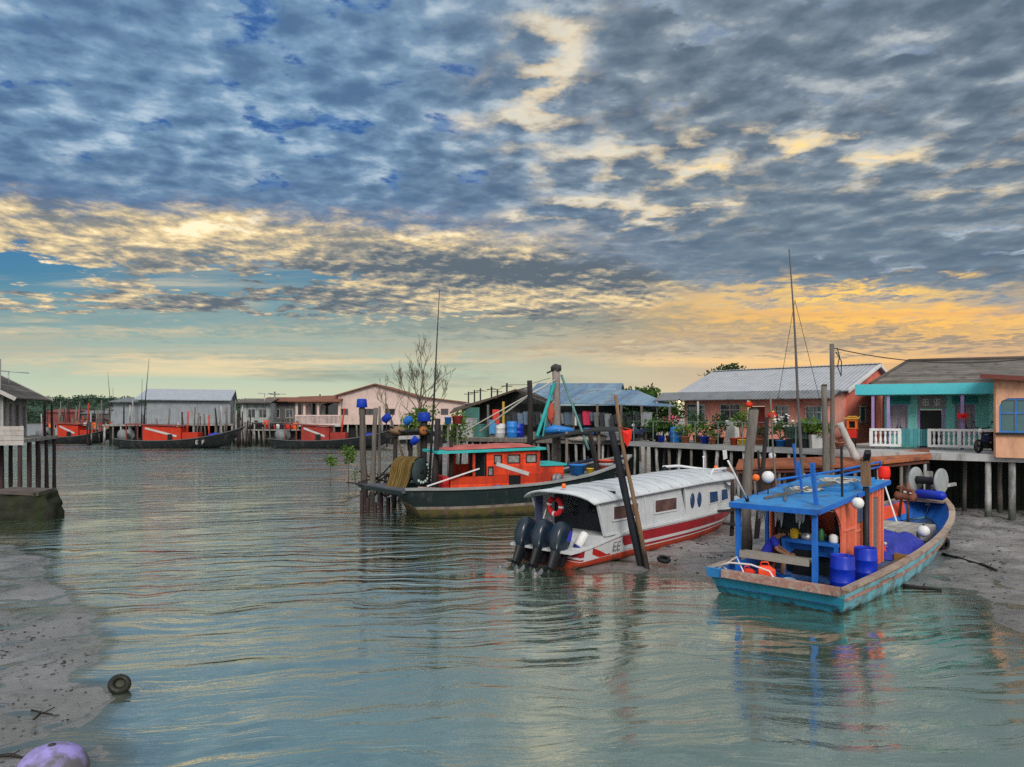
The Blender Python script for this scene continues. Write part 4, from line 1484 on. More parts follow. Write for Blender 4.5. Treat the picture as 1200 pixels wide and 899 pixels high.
def jerrycan(label, loc, rz, m, s=1.0, group=None):
    t = thing('jerrycan', label, 'jerrycan', loc, rz, group)
    b = MB()
    w, d, h = .30 * s, .20 * s, .36 * s
    b.add([(-w / 2, -d / 2, 0), (w / 2, -d / 2, 0), (w / 2, d / 2, 0), (-w / 2, d / 2, 0), (-w / 2, -d / 2, h * .82), (w / 2, -d / 2, h * .82), (w / 2, d / 2, h * .82), (-w / 2, d / 2, h * .82),
           (-w * .42, -d * .3, h), (w * .2, -d * .3, h), (w * .2, d * .3, h), (-w * .42, d * .3, h)],
          [(3, 2, 1, 0), (0, 1, 5, 4), (1, 2, 6, 5), (2, 3, 7, 6), (3, 0, 4, 7), (4, 5, 9, 8), (5, 6, 10, 9), (6, 7, 11, 10), (7, 4, 8, 11), (8, 9, 10, 11)])
    b.build('body', m, t, bevel=.02)
    MB().lathe([(.035 * s, 0), (.035 * s, .05 * s), (0, .05 * s)], 10, (w * .34, 0, h * .9)).build('cap', BLACK_PLASTIC, t)
    MB().tube([(-w * .36, 0, h), (-w * .3, 0, h + .06 * s), (w * .06, 0, h + .06 * s), (w * .14, 0, h)], .014 * s, 6).build('handle', m, t)
    return t


def float_ball(label, loc, r, m, band=None, group=None, name='float', cat='float'):
    t = thing(name, label, cat, loc, 0, group)
    MB().ball((0, 0, 0), r, 18, 12, mi=0).build('body', m, t)
    MB().lathe([(r * .22, r * .95), (r * .22, r * 1.12), (r * .1, r * 1.2), (0, r * 1.2)], 10).build('eye', BLACK_PLASTIC if band is None else band, t)
    return t


# ================================================================ blue fishing boat
TURQ_HULL = mat('turquoise_hull_paint', (0.12, 0.40, 0.52, 1), (0.22, 0.55, 0.66, 1), rough=0.55, bump=0.25, grain=(.35, 1, 2.5), bscale=7,
                dirt=(0.16, 0.18, 0.15, 1), dirt_amt=0.5, chips=(0.22, 0.15, 0.12, 1), chip_amt=0.34, tide=(0.03, (0.05, 0.055, 0.045, 1), .12))
TURQ_STERN = mat('dark_turquoise_transom', (0.03, 0.26, 0.40, 1), (0.045, 0.34, 0.48, 1), rough=0.5, bump=0.2, grain=(1, .5, 2), dirt=(0.04, 0.13, 0.17, 1), dirt_amt=0.35,
                 tide=(0.02, (0.03, 0.04, 0.04, 1), .10))
WORN_PINK = mat('worn_pinkish_timber', (0.30, 0.13, 0.11, 1), (0.46, 0.28, 0.23, 1), rough=0.8, bump=0.5, grain=(.5, 2, 3), bscale=9, dirt=(0.10, 0.06, 0.05, 1), dirt_amt=0.45,
                chips=(0.36, 0.33, 0.29, 1), chip_amt=0.5)
WORN_RAIL = mat('worn_bare_rail', (0.27, 0.19, 0.15, 1), (0.45, 0.38, 0.32, 1), rough=0.85, bump=0.5, grain=(.6, 2, 2), bscale=9, dirt=(0.12, 0.07, 0.05, 1), dirt_amt=0.4)
BOAT_BLUE = mat('boat_blue_paint', (0.012, 0.11, 0.48, 1), (0.03, 0.18, 0.62, 1), rough=0.5, bump=0.2, grain=(.6, 1, 1), dirt=(0.03, 0.06, 0.14, 1), dirt_amt=0.35,
                chips=(0.2, 0.2, 0.2, 1), chip_amt=0.12)
ROOF_BLUE = mat('blue_roof_paint', (0.025, 0.20, 0.52, 1), (0.06, 0.29, 0.64, 1), rough=0.55, bump=0.2, grain=(.5, .8, 1), dirt=(0.06, 0.12, 0.22, 1), dirt_amt=0.5,
                chips=(0.2, 0.22, 0.24, 1), chip_amt=0.15)
BOAT_ORANGE = mat('coral_cabin_paint', (0.62, 0.12, 0.06, 1), (0.78, 0.19, 0.11, 1), rough=0.6, bump=0.3, boards=(0, 0.36, 0.014), dirt=(0.30, 0.07, 0.05, 1), dirt_amt=0.35,
                  chips=(0.22, 0.14, 0.12, 1), chip_amt=0.26)
BOAT_DECK = mat('boat_deck_blue_grey', (0.02, 0.10, 0.33, 1), (0.08, 0.15, 0.32, 1), rough=0.7, bump=0.4, boards=(1, 0.18, 0.015), dirt=(0.07, 0.07, 0.07, 1), dirt_amt=0.5)
TARP = mat('blue_tarpaulin', (0.015, 0.025, 0.24, 1), (0.035, 0.05, 0.42, 1), rough=0.45, bump=0.6, bscale=5, scale=3)
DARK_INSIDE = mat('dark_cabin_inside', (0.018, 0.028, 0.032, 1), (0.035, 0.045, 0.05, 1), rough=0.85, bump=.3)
CLOTH_WHITE = mat('white_cloth', (.5, .5, .52, 1), (.66, .66, .66, 1), rough=.95, bump=.3)

TH = 46.5
BO = Vector((5.73, 16.3, 0))
bb_ = thing('blue_fishing_boat', 'turquoise wooden fishing boat with flat blue cabin roof and coral cabin, aground on the mud', 'fishing boat', BO, rad(TH))
BX = [0, 1.95, 3.9, 5.8, 7.7, 9.6, 10.95, 12.0, 12.6]
bh = Hull(BX, [1.54, 1.58, 1.60, 1.58, 1.50, 1.28, .95, .5, .06], [.56, .58, .62, .70, .83, 1.02, 1.20, 1.36, 1.46],
          [1.40, 1.46, 1.48, 1.42, 1.25, .9, .52, .22, .02], [.03, 0, -.02, .0, .05, .16, .3, .48, .68], [-.3, -.35, -.35, -.33, -.28, -.12, .06, .3, .55],
          rake=.9, trake=.22, n=40)


def bdeck(x):
    return .20 + .022 * x + max(0, x - 8) * .07


bh.build(bb_, [WORN_PINK, TURQ_HULL, WORN_RAIL, BOAT_BLUE, TURQ_STERN], [(0, .16, 0), (.16, .36, 1), (.36, .44, 0), (.44, 1, 1), (1, 2, 1)], .09, bdeck, 3, 2)
bh.deck(bb_, BOAT_DECK, bdeck, .09)
bh.rail(bb_, WORN_RAIL, 0, .17, .06, .032, name='gunwale', transom=False)
bh.rail(bb_, WORN_PINK, .40, .07, .07, 0, x0=.05, x1=12.1, name='rub_rail', transom=False)
tr = MB()
a, b = bh.pt(0, 0, 1), bh.pt(0, 0, -1)
tr.bar(a + Vector((-.02, -.35, -.03)), b + Vector((-.02, 0.1, -.03)), .16, .17)
tr.build('transom_beam', WORN_PINK, bb_)
tb = MB()
a2 = bh.pt(0, 0, 1)
tb.add([a2 + Vector((-.06, .06, .06)), a2 + Vector((-.08, -.75, .05)), a2 + Vector((-.03, -.72, -.13)), a2 + Vector((-.02, .04, -.16)),
        a2 + Vector((.1, .06, .06)), a2 + Vector((.1, -.75, .05)), a2 + Vector((.1, -.72, -.13)), a2 + Vector((.1, .04, -.16))],
       [(0, 1, 2, 3), (7, 6, 5, 4), (0, 4, 5, 1), (3, 2, 6, 7), (0, 3, 7, 4), (1, 5, 6, 2)])
tb.build('transom_corner', ROOF_BLUE, bb_)
# transom planking in darker paint
tp = MB()
for f0, f1 in ((.34, .66), (.66, 1.0)):
    q = [bh.pt(0, f0, 1), bh.pt(0, f0, -1), bh.pt(0, f1, -1), bh.pt(0, f1, 1)]
    q = [p + Vector((-.012, 0, 0)) for p in q]
    tp.sheet(q, .01)
tp.build('transom', TURQ_STERN, bb_)
# ---- cabin
yL, yR = 1.14, -.66               # port side +y, starboard -y
zr = lambda x: 2.12 + .068 * (x - .6)
rfm = MB()
rfm.sheet([(.45, yR - .14, zr(.45)), (5.35, yR - .14, zr(5.35)), (5.35, yL + .12, zr(5.35)), (.45, yL + .12, zr(.45))], .07)
rfm.sheet([(3.0, yR + .15, zr(3) + .09), (5.1, yR + .15, zr(5.1) + .09), (5.1, yL - .2, zr(5.1) + .09), (3.0, yL - .2, zr(3) + .09)], .085)
rfb = rfm.build('roof', ROOF_BLUE, bb_)
em = MB()
em.bar((.44, yR - .13, zr(.45) - .05), (.44, yL + .11, zr(.45) - .05), .04, .12)
em.bar((.47, yR - .15, zr(.45) - .05), (5.35, yR - .15, zr(5.35) - .05), .03, .11)
em.bar((.47, yL + .13, zr(.45) - .05), (5.35, yL + .13, zr(5.35) - .05), .03, .11)
em.build('eave_board', BOAT_BLUE, rfb)
for (x, y) in ((.65, yR), (.65, yL), (2.2, yL)):
    MB().bar((x, y, bdeck(x)), (x, y, zr(x) - .07), .10 if x < 1 else .08).build('porch_post', BOAT_BLUE, bb_)
# starboard side of the cabin: coral boards with an arched front edge, a window and a door
sd = MB()
xs0 = 2.25
n = 8
arch = [(xs0 - .75 + .75 * math.sin(math.pi / 2 * i / n), 2.02 - .85 * (1 - math.cos(math.pi / 2 * i / n))) for i in range(n + 1)]
prof_ = [(p[0], p[1]) for p in arch] + [(xs0, bdeck(2.25)), (3.05, bdeck(3))]
top_ = [(3.05, zr(3.05) - .06), (xs0 - .75, zr(1.5) - .07)]
outl = prof_ + top_
vs = [(x, yR - .02, z) for x, z in outl] + [(x, yR + .03, z) for x, z in outl]
k = len(outl)
sd.add(vs, [tuple(range(k)), tuple(reversed(range(k, 2 * k)))] + [(i, k + i, k + (i + 1) % k, (i + 1) % k) for i in range(k)])
hs = [(3.25 - 3.05, 3.75 - 3.05, 1.5, 2.0), (4.32 - 3.05, 4.78 - 3.05, .65, 2.05)]
sd.wall((3.05, yR + .005), (5.1, yR + .005), bdeck(3.2), zr(3.2) - .06, .05, hs)
cab = sd.build('cabin_wall', BOAT_ORANGE, bb_)
MB().span((3.27, yR, 1.52), (3.73, yR + .02, 1.98)).build('pane', GLASS_BLUE, cab)
MB().span((4.34, yR, .67), (4.76, yR + .02, 2.03)).build('door', mat('weathered_door', (.10, .12, .13, 1), (.2, .2, .2, 1), rough=.8, bump=.4), cab)
tm = MB()
for x in (3.05, 3.95, 4.27, 4.83, 5.1):
    tm.span((x - .04, yR - .055, bdeck(x)), (x + .04, yR - .022, zr(x) - .07))
tm.span((2.3, yR - .05, 1.42), (3.0, yR - .022, 1.47))
tm.span((3.1, yR - .05, 1.32), (3.9, yR - .022, 1.37))
tm.build('corner_batten', mat('coral_trim', (.70, .17, .10, 1), (.8, .24, .15, 1), rough=.6, bump=.2), cab)
cw = MB()
cw.wall((5.1, yR + .03), (5.1, yL), bdeck(5.1), zr(5.1) - .05, .05, [(.25, .8, 1.5, 2.1), (1.0, 1.6, 1.5, 2.1)])
cw.wall((2.4, yL), (5.07, yL), bdeck(3), zr(2.4) - .05, .05, [(.3, 1.0, 1.4, 1.95), (1.5, 2.2, 1.4, 1.95)])
cw.build('cabin_wall', BOAT_ORANGE, bb_)
# inner bulkhead, dark, with a counter along it in blue
bk = MB()
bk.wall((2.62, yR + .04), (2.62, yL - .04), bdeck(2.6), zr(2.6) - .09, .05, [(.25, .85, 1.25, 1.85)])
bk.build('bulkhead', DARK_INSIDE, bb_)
co = MB()
co.span((2.15, yR + .05, 1.05), (2.58, .75, 1.13))
for yy in (yR + .1, -.1, .7):
    co.span((2.15, yy - .04, bdeck(2.2)), (2.22, yy + .04, 1.05))
co.span((2.40, yR + .06, .75), (2.44, .74, 1.04))
co.build('counter', BOAT_BLUE, bb_)
st_ = MB().span((2.3, -.05, bdeck(2) + .0), (2.42, .5, .86)).build('engine_box', BLACK_PLASTIC, bb_)
# cluttered shelf: gear hanging under the roof
cg = MB()
for i, (y, m) in enumerate(((.72, 0), (.30, 0), (-.2, 0))):
    z0 = zr(1.3) - .09
    for k in range(3):
        yy = y + k * .07
        cg.add([(1.3 + .03 * k, yy, z0), (1.3, yy + .12, z0), (1.33, yy + .10, z0 - .42 - .16 * ((i + k) % 2)), (1.28, yy + .03, z0 - .36)], [(0, 1, 2, 3)])
cg.build('hanging_rag', CLOTH_WHITE, bb_)
for i, (y, r, h, m, lab) in enumerate(((-.45, .11, .2, WHITE_PAINT, 'white pot on the blue counter inside the boat porch'), (-.15, .07, .3, mat('bottle_green', (.03, .12, .04, 1), rough=.4), 'green bottle on the blue counter inside the boat porch'),
                                       (.2, .13, .16, STEEL, 'steel pan on the blue counter inside the boat porch'), (.5, .10, .24, YELLOW_PLASTIC, 'yellow tin at the port end of the blue counter'))):
    o = MB().lathe([(0, 0), (r * .9, 0), (r, h * .15), (r, h * .8), (r * .6, h * .95), (r * .6, h), (0, h)], 12).tube([(r, 0, h * .5), (r * 1.5, 0, h * .55), (r * 1.5, 0, h * .3)], .014, 5).build('cooking_pot' if i != 1 else 'bottle', m)
    o.location = on_boat(BO, TH, 2.34, y, 1.13)
    tag(o, lab, 'pot' if i != 1 else 'bottle')
# stern bench
be = MB()
be.span((.60, yR + .12, .83), (.68, yL - .02, .99)); be.span((.74, yR + .12, .90), (1.0, yL - .02, .95))
be.build('bench', mat('weathered_bench', (.24, .22, .19, 1), (.36, .34, .3, 1), rough=.85, bump=.5, grain=(2, .5, 2)), bb_)
# exhaust: timber bitt with dark pipe down the cabin side
MB().bar((3.42, yR - .17, zr(3.4) + .12), (3.42, yR - .15, zr(3.4) + .78), .2, .18).build('exhaust_cover', BROWN_WOOD, bb_)
MB().tube([(3.42, yR - .17, zr(3.4) + .1), (3.42, yR - .17, .9), (3.40, yR - .12, .62)], .075, 10).build('exhaust_pipe', DARK_STEEL, bb_)
MB().bar((3.40, yR - .17, zr(3.4) + .76), (3.16, yR - .30, zr(3.4) + .97), .13).build('exhaust_elbow', DARK_STEEL, bb_)
# blue posts on the roof
MB().bar((1.05, yR + .12, zr(1.05)), (.95, yR + .18, zr(1) + .95), .085).build('roof_post', BOAT_BLUE, bb_)
MB().bar((2.3, yR + .95, zr(2.3)), (2.2, yR + 1.0, zr(2.2) + .8), .05).build('roof_post', BOAT_BLUE, bb_)
MB().bar((2.35, yR + .02, zr(2.4)), (2.30, yR + .02, zr(2.4) + 1.2), .045).build('roof_post', DARK_STEEL, bb_)
# port side net rail: two blue pipes from the roof to a post at the bow
pr = MB()
for dz in (0, -.16):
    pr.tube([(3.4, yL + .25, zr(3.4) + .14 + dz), (7.6, 1.52, 2.42 + dz), (10.6, 1.06, 2.6 + dz), (10.7, 1.02, 1.3)], .035, 7)
for x, y in ((6.0, 1.56), (8.2, 1.42)):
    pr.tube([(x, y, bh.g('zs', x)), (x, y, 2.45)], .03, 6)
pr.build('net_rail', BOAT_BLUE, bb_)
# foredeck: hatch, inner frames, red painted bulwark patch, breasthook
ht = MB()
ht.span((7.5, -.85, bdeck(8) + .02), (9.6, .8, bdeck(8) + .44))
ht.build('hatch', mat('hatch_boards', (.36, .34, .31, 1), (.5, .48, .45, 1), rough=.8, bump=.4, boards=(1, .3, .02), dirt=(.2, .18, .16, 1)), bb_, bevel=.02)
for x in [5.7 + .55 * i for i in range(11)]:
    for sd_ in (1, -1):
        ri = MB()
        o = bh.pt(x, .0, sd_)
        yb = abs(o.y) - .12
        ri.bar((o.x, sd_ * yb, o.z - .06), (o.x, sd_ * (yb - .06), bdeck(x)), .07, .06)
        ri.build('hull_frame', BOAT_BLUE, bb_)
rp = MB()
X = [9.2, 9.8, 10.4, 11.0, 11.5]
up_ = [bh.pt(x, 0, 1) + Vector((0, -.13, -.02)) for x in X]
lo_ = [bh.pt(x, .45, 1) + Vector((0, -.12, 0)) for x in X]
rp.add(up_ + lo_, [(i, i + 1, 5 + i + 1, 5 + i) for i in range(4)])
rp.build('bulwark_panel', mat('red_bulwark', (.62, .07, .03, 1), (.7, .1, .05, 1), rough=.6, bump=.2), bb_)
MB().sheet([bh.pt(11.4, 0, 1) + Vector((0, 0, .01)), bh.pt(12.5, 0, 1) + Vector((0, 0, .01)), bh.pt(12.5, 0, -1) + Vector((0, 0, .01)), bh.pt(11.4, 0, -1) + Vector((0, 0, .01))], .06).build('bow_deck', WORN_RAIL, bb_)
MB().bar((12.15, 0, 1.1), (12.3, 0, 2.25), .17, .15).build('bow_post', PALE_POST, bb_)
MB().bar((12.0, -.15, 1.72), (12.6, -.7, 1.84), .10).build('bow_bracket', PALE_POST, bb_)
# hauler: two big discs on a dark hub
hz = Vector((11.7, -.1, 1.98))
hub = MB().lathe([(.13, -.42), (.13, .42)], 12, hz, (.25, 1, 0)).build('hauler_hub', DARK_STEEL, bb_)
for s_ in (-.42, .42):
    c = hz + Vector((.25, 1, 0)).normalized() * s_
    MB().lathe([(0, -.03), (.36, -.05), (.43, -.02), (.43, .02), (.36, .05), (0, .03)], 22, c, (.25, 1, 0)).build('hauler_disc', mat('disc_grey', (.24, .27, .28, 1), (.34, .37, .38, 1), rough=.6, bump=.2, dirt=(.12, .12, .12, 1)), hub)
MB().bar((11.7, -.1, 1.3), (11.7, -.1, 1.94), .14).build('hauler_stand', DARK_STEEL, bb_)
wn_ = MB()
wn_.tube([(10.75, .25, bdeck(10.7)), (10.55, .2, 1.95)], .045, 6).tube([(11.0, .6, bdeck(11)), (10.7, .4, 1.85)], .045, 6).bar((10.4, .0, 1.7), (10.9, .6, 1.77), .09)
wn_.build('winch_frame', mat('rusty_steel', (.16, .06, .04, 1), (.25, .11, .07, 1), rough=.8, bump=.4), bb_)
MB().lathe([(.0, -.3), (.16, -.3), (.11, -.2), (.11, .2), (.16, .3), (0, .3)], 12, (10.65, .3, 1.5), (.3, 1, 0)).build('winch_drum', mat('rusty_steel', (1, 1, 1, 1)), bb_)
fdn = MB()
for q in (0, 1, 2):
    fdn.lathe([(.10, -.05), (.19, -.05), (.21, 0), (.19, .05), (.10, .05)], 14, bh.pt(9.3 + .22 * q, .72, -1) + Vector((.0, -.09, -.05 - .06 * q)), (.35, 1, .1))
fdn.build('tyre_fender', BLACK_RUBBER, bb_)


def onb(x, y, z):
    return on_boat(BO, TH, x, y, z)


barrel('blue_barrel', 'royal blue plastic barrel by the stern post of the blue roofed boat, nearer of two', onb(1.12, -1.08, bdeck(1.1)), .255, .86, BLUE_PLASTIC, 'blue barrels on the boat deck')
barrel('blue_barrel', 'royal blue plastic barrel against the coral cabin wall, the one further from the stern', onb(2.42, -1.14, bdeck(2.4)), .255, .84, BLUE_PLASTIC, 'blue barrels on the boat deck')
jerrycan('lower, darker red jerrycan of two in the blue boat stern corner', onb(.42, .78, bdeck(.4) + .06), rad(20), RED_PLASTIC, 1.0)
jerrycan('orange red jerrycan standing tallest in the stern corner of the blue roofed boat', onb(.52, .38, bdeck(.5) + .08), rad(-15), mat('orange_red_plastic', (.80, .07, .025, 1), rough=.45), 1.25)
bucket('bucket', 'small white bucket beside the red jerrycans in the boat stern', onb(.36, 1.12, bdeck(.3) + .04), .14, .26, WHITE_PAINT)
bucket('bucket', 'pale blue pail on the boat deck under the bench near the blue stern post', onb(.8, -.02, bdeck(.8)), .13, .24, mat('pale_blue_plastic', (.25, .45, .6, 1), rough=.5))
bucket('basket', 'black plastic basket on the boat deck beside the blue stern post', onb(.75, -.42, bdeck(.8)), .2, .22, BLACK_PLASTIC, handle=False, cat='basket')
cr = thing('fish_crate', 'light blue fish crate on the stern deck under the bench', 'crate', onb(.95, .3, bdeck(1)), rad(TH))
k = MB()
for a, b in (((-.3, -.2, 0), (.3, .2, .03)), ((-.3, -.2, .03), (.3, -.17, .22)), ((-.3, .17, .03), (.3, .2, .22)), ((-.3, -.17, .03), (-.27, .17, .22)), ((.27, -.17, .03), (.3, .17, .22))):
    k.span(a, b)
k.build('body', SKY_PLASTIC, cr)
MB().span((-.12, -.215, .13), (.12, -.203, .18)).build('handle', WHITE_PAINT, cr)
# white hose loops over the stern rail
hsx = MB()
hsx.tube([onb(.02, 1.5, .6), onb(.05, 1.05, .78), onb(.08, .55, .80), onb(.05, .1, .72), onb(0, -.12, .46)], .022, 6)
hsx.tube([onb(.02, 1.35, .58), onb(.2, .95, .9), onb(.06, .7, .58), onb(.02, .95, .52), onb(.1, 1.25, .66)], .02, 6)
tag(hsx.build('white_hose', mat('white_hose', (.66, .6, .58, 1), rough=.5)), 'looped white hose draped over the stern rail of the turquoise boat', 'hose')
# coiled ropes on the roof
for i, (x, y, r, lab) in enumerate(((3.7, -.1, .42, 'pale rope coiled loosely on the forward end of the blue boat roof'), (2.7, .35, .34, 'smaller pale rope coil lying mid way along the blue boat roof'))):
    mb = MB()
    pts = []
    for q in range(46):
        a = q * .45
        rr_ = r * (1 + .25 * math.sin(q * 1.7) - q * .004)
        pts.append(onb(x + rr_ * math.cos(a) * 1.25, y + rr_ * math.sin(a), zr(x) + .12 + .03 * (q % 4) * .6 + (.03 if x > 3 else -.08)))
    mb.tube(pts, .017, 5)
    tag(mb.build('rope_coil', ROPE), lab, 'rope', 'rope coils on the boat roof')
# poles lying over the roof
bp = thing('boat_hook', 'long thin white pole with a dark foot leaning off the corner of the blue roof', 'pole', onb(.75, .95, zr(.7) + .02), 0)
MB().tube([(0, 0, 0), Vector(at(853, 17.0, PZ(540, 17.0))) - bp.location], .022, 6).build('shaft', WHITE_PAINT, bp)
MB().tube([(0, 0, 0), Vector((-.06, -.02, .12))], .045, 8).build('foot', DARK_STEEL, bp)
fr_ = MB()
fr_.bar(onb(1.2, .75, zr(1.2) + .03), onb(3.6, -.3, zr(3.6) + .2), .05)
fr_.bar(onb(1.1, .2, zr(1.2) + .03), onb(2.9, .95, zr(3) + .03), .045)
tag(fr_.build('bamboo_pole', mat('dark_bamboo', (.13, .12, .10, 1), rough=.8)), 'two crossed dark bamboo poles lying on the flat blue boat roof', 'poles')
# floats
def hang_float(label, px, py, d, r, m, rope_to, group=None):
    p = at(px, d, PZ(py, d))
    t = float_ball(label, p, r, m, None, group)
    MB().tube([(0, 0, r), Vector(rope_to) - p], .012, 5).build('lanyard', DARK_ROPE, t)
    return t


q = onb(2.35, yR - .33, zr(2.4) - .13)
t = float_ball('white round float hanging beside the coral cabin under the blue roof edge', q, .14, WHITE_PAINT, None, 'white floats')
MB().tube([(0, 0, .15), (.02, .05, .22)], .014, 5).build('lanyard', DARK_ROPE, t)
q = onb(1.95, 1.0, zr(2) + .42)
t = float_ball('white float standing on a thin stick above the blue boat roof', q, .15, WHITE_PAINT, None, 'white floats')
MB().tube([(0, 0, -.15), (0, 0, -.45)], .016, 5).build('stick', DARK_STEEL, t)
q = onb(1.75, 1.22, zr(2) + .40)
t = float_ball('small orange float tied to the left of the white roof float', q, .09, ORANGE_PLASTIC)
MB().tube([(0, 0, -.1), (.03, -.03, -.42)], .012, 5).build('stick', DARK_STEEL, t)
q = onb(7.6, -1.02, bdeck(7.5) + .5)
t = float_ball('white ball float inside the starboard rail beside the blue tarpaulin', q, .165, WHITE_PAINT, None, 'white floats')
# tarpaulin heap over nets on the foredeck
tp = MB()
n1, n2 = 26, 18
vs = []
for j in range(n2 + 1):
    for i in range(n1 + 1):
        u, v = i / n1 * 2 - 1, j / n2 * 2 - 1
        x, y = 6.5 + u * 1.2, -.1 + v * 1.2
        e = max(0, 1 - (abs(u) ** 2.6 + abs(v) ** 2.6))
        z = bdeck(x) + .02 + .52 * e ** .4 + (.16 * mnoise.noise(Vector((u * 1.8, v * 2.0, 2))) + .12 * abs(mnoise.noise(Vector((u * 4 + v * 2, v * 4.0, 7)))) + .05 * mnoise.noise(Vector((u * 9, v * 10, 4)))) * min(1, e * 3)
        vs.append(onb(x + .06 * mnoise.noise(Vector((u * 3, v * 3, 9))), y, z))
tp.add(vs, [(j * (n1 + 1) + i, j * (n1 + 1) + i + 1, (j + 1) * (n1 + 1) + i + 1, (j + 1) * (n1 + 1) + i) for j in range(n2) for i in range(n1)], 0, True)
tag(tp.build('tarpaulin', TARP), 'crumpled violet blue tarpaulin heaped over gear on the foredeck of the blue boat', 'tarpaulin')
rb = thing('red_sack', 'small coral red sack lying between the cabin and the blue tarpaulin', 'sack', onb(5.62, -.55, bdeck(5.6) + .17), 0)
MB().ball((0, 0, 0), .24, 14, 10, (1, .9, .8), 0, .35, 3).build('body', mat('red_cloth', (.5, .08, .06, 1), rough=.9, bump=.4), rb)
MB().ball((.05, 0, .2), .06, 8, 6).build('tied_neck', ROPE, rb)
ng = MB()
for i in range(16):
    a = i * .6
    ng.tube([onb(6.6 + i * .13, -1.12 + .1 * math.sin(a), bdeck(7) + .06), onb(6.7 + i * .13, -1.0 - .12 * math.cos(a * 1.7), bdeck(7) + .12 + .05 * (i % 3)), onb(6.9 + i * .13, -1.25 + .06 * math.sin(a * 2), bdeck(7) + .08)], .018, 5)
tag(ng.build('rope_heap', DARK_ROPE), 'dark tangle of rope along the starboard side of the foredeck', 'rope')
bf = thing('blue_fender', 'long blue cylinder float with a white nose lying across the bow of the blue boat', 'fender', onb(11.2, -.32, 1.56), rad(TH - 108))
MB().lathe([(0, -.52), (.1, -.52), (.15, -.44), (.15, .36), (.1, .44), (0, .46)], 16, (0, 0, 0), (1, 0, .0)).build('body', BLUE_PLASTIC, bf)
MB().lathe([(0, -1.0), (.06, -1.0), (.08, -.96), (.08, -.53), (0, -.53)], 12, (0, 0, 0), (1, 0, .0)).build('nose', WHITE_PAINT, bf)
rl_ = thing('red_lantern_float', 'bright red plastic float can perched on the net rail at the blue boat bow', 'float', onb(10.65, .95, 2.25), rad(20))
MB().lathe([(0, -.2), (.17, -.2), (.19, -.12), (.19, .1), (.15, .2), (0, .2)], 10).build('body', mat('bright_red', (.8, .03, .02, 1), rough=.5), rl_)
MB().lathe([(0, -.42), (.12, -.42), (.16, -.34), (.16, -.21)], 10).build('collar', mat('faded_red', (.7, .16, .12, 1), rough=.6), rl_)
wb = thing('mast_stay', 'thin pale stick rising from the hatch to the red float at the bow', 'stick', onb(9.4, .2, bdeck(9.4)), 0)
MB().tube([(0, 0, .3), onb(10.35, .9, 2.05) - wb.location], .028, 6).build('shaft', WHITE_PAINT, wb)
MB().ball((0, 0, .3), .05, 8, 6).build('foot', ROPE, wb)
# odds and ends along the starboard side deck
od = MB()
od.bar(onb(2.9, -1.28, bdeck(3) + .05), onb(4.9, -1.22, bdeck(5) + .08), .2, .05)
od.bar(onb(3.2, -1.0, bdeck(3) + .03), onb(5.3, -1.0, bdeck(5) + .03), .12, .06)
tag(od.build('loose_plank', mat('dark_planks', (.06, .06, .07, 1), (.13, .12, .12, 1), rough=.85, bump=.4)), 'loose dark planks lying along the side deck beside the coral cabin', 'planks')
bxt = thing('wooden_box', 'open ochre wooden box lying just ahead of the coral cabin on the side deck', 'box', onb(5.75, -1.15, bdeck(5.7)), rad(TH))
k = MB()
for a, b in (((-.4, -.25, 0), (.4, .25, .03)), ((-.4, -.25, .03), (.4, -.21, .2)), ((-.4, .21, .03), (.4, .25, .2)), ((-.4, -.21, .03), (-.36, .21, .2)), ((.36, -.21, .03), (.4, .21, .2))):
    k.span(a, b)
k.build('body', mat('ochre_wood', (.28, .16, .05, 1), rough=.8, bump=.3), bxt)


# ---- the man at the stern, sitting in profile and bent over his work
def skin_body(name, verts, edges, radii, mats_, parent=None, sub=2):
    me = bpy.data.meshes.new(name)
    me.from_pydata(verts, edges, [])
    for m in mats_:
        me.materials.append(m)
    o = bpy.data.objects.new(name, me)
    COL.objects.link(o)
    if parent:
        o.parent = parent
    sk = o.modifiers.new('skin', 'SKIN')
    sk.use_smooth_shade = True
    bm = bmesh.new(); bm.from_mesh(me)
    lay = bm.verts.layers.skin.verify()
    bm.verts.ensure_lookup_table()
    for v, r in zip(bm.verts, radii):
        v[lay].radius = r if isinstance(r, tuple) else (r, r)
    bm.verts[0][lay].use_root = True
    bm.to_mesh(me); bm.free()
    if sub:
        s_ = o.modifiers.new('sub', 'SUBSURF')
        s_.levels = s_.render_levels = sub
    return o


ps = onb(1.45, .86, bdeck(1.4))
man = thing('person', 'person in a blue shirt and dark shorts sitting bent forward at the boat stern', 'person', ps, rad(TH - 70))
# local: +x is where he faces, z up from the deck; seated on a low box
V_ = [(0, 0, .50), (.06, 0, .66), (.16, 0, .84), (.25, 0, .98), (.33, 0, 1.05), (.40, 0, 1.10), (.46, 0, 1.15),
      (.24, .17, .97), (.30, .22, .74), (.50, .14, .64), (.57, .10, .62),
      (.24, -.17, .97), (.30, -.22, .74), (.50, -.14, .64), (.57, -.10, .62),
      (.02, .11, .48), (.44, .15, .52), (.40, .14, .10), (.54, .15, .04),
      (.02, -.11, .48), (.44, -.15, .52), (.40, -.14, .10), (.54, -.15, .04)]
E_ = [(0, 1), (1, 2), (2, 3), (3, 4), (4, 5), (5, 6), (3, 7), (7, 8), (8, 9), (9, 10), (3, 11), (11, 12), (12, 13), (13, 14),
      (0, 15), (15, 16), (16, 17), (17, 18), (0, 19), (19, 20), (20, 21), (21, 22)]
R_ = [(.14, .12), (.13, .11), (.14, .11), (.13, .10), .055, .085, .09, .065, .048, .036, .032, .065, .048, .036, .032,
      .085, .062, .045, .035, .085, .062, .045, .035]
skin_body('body', V_, E_, R_, [SKIN], man)
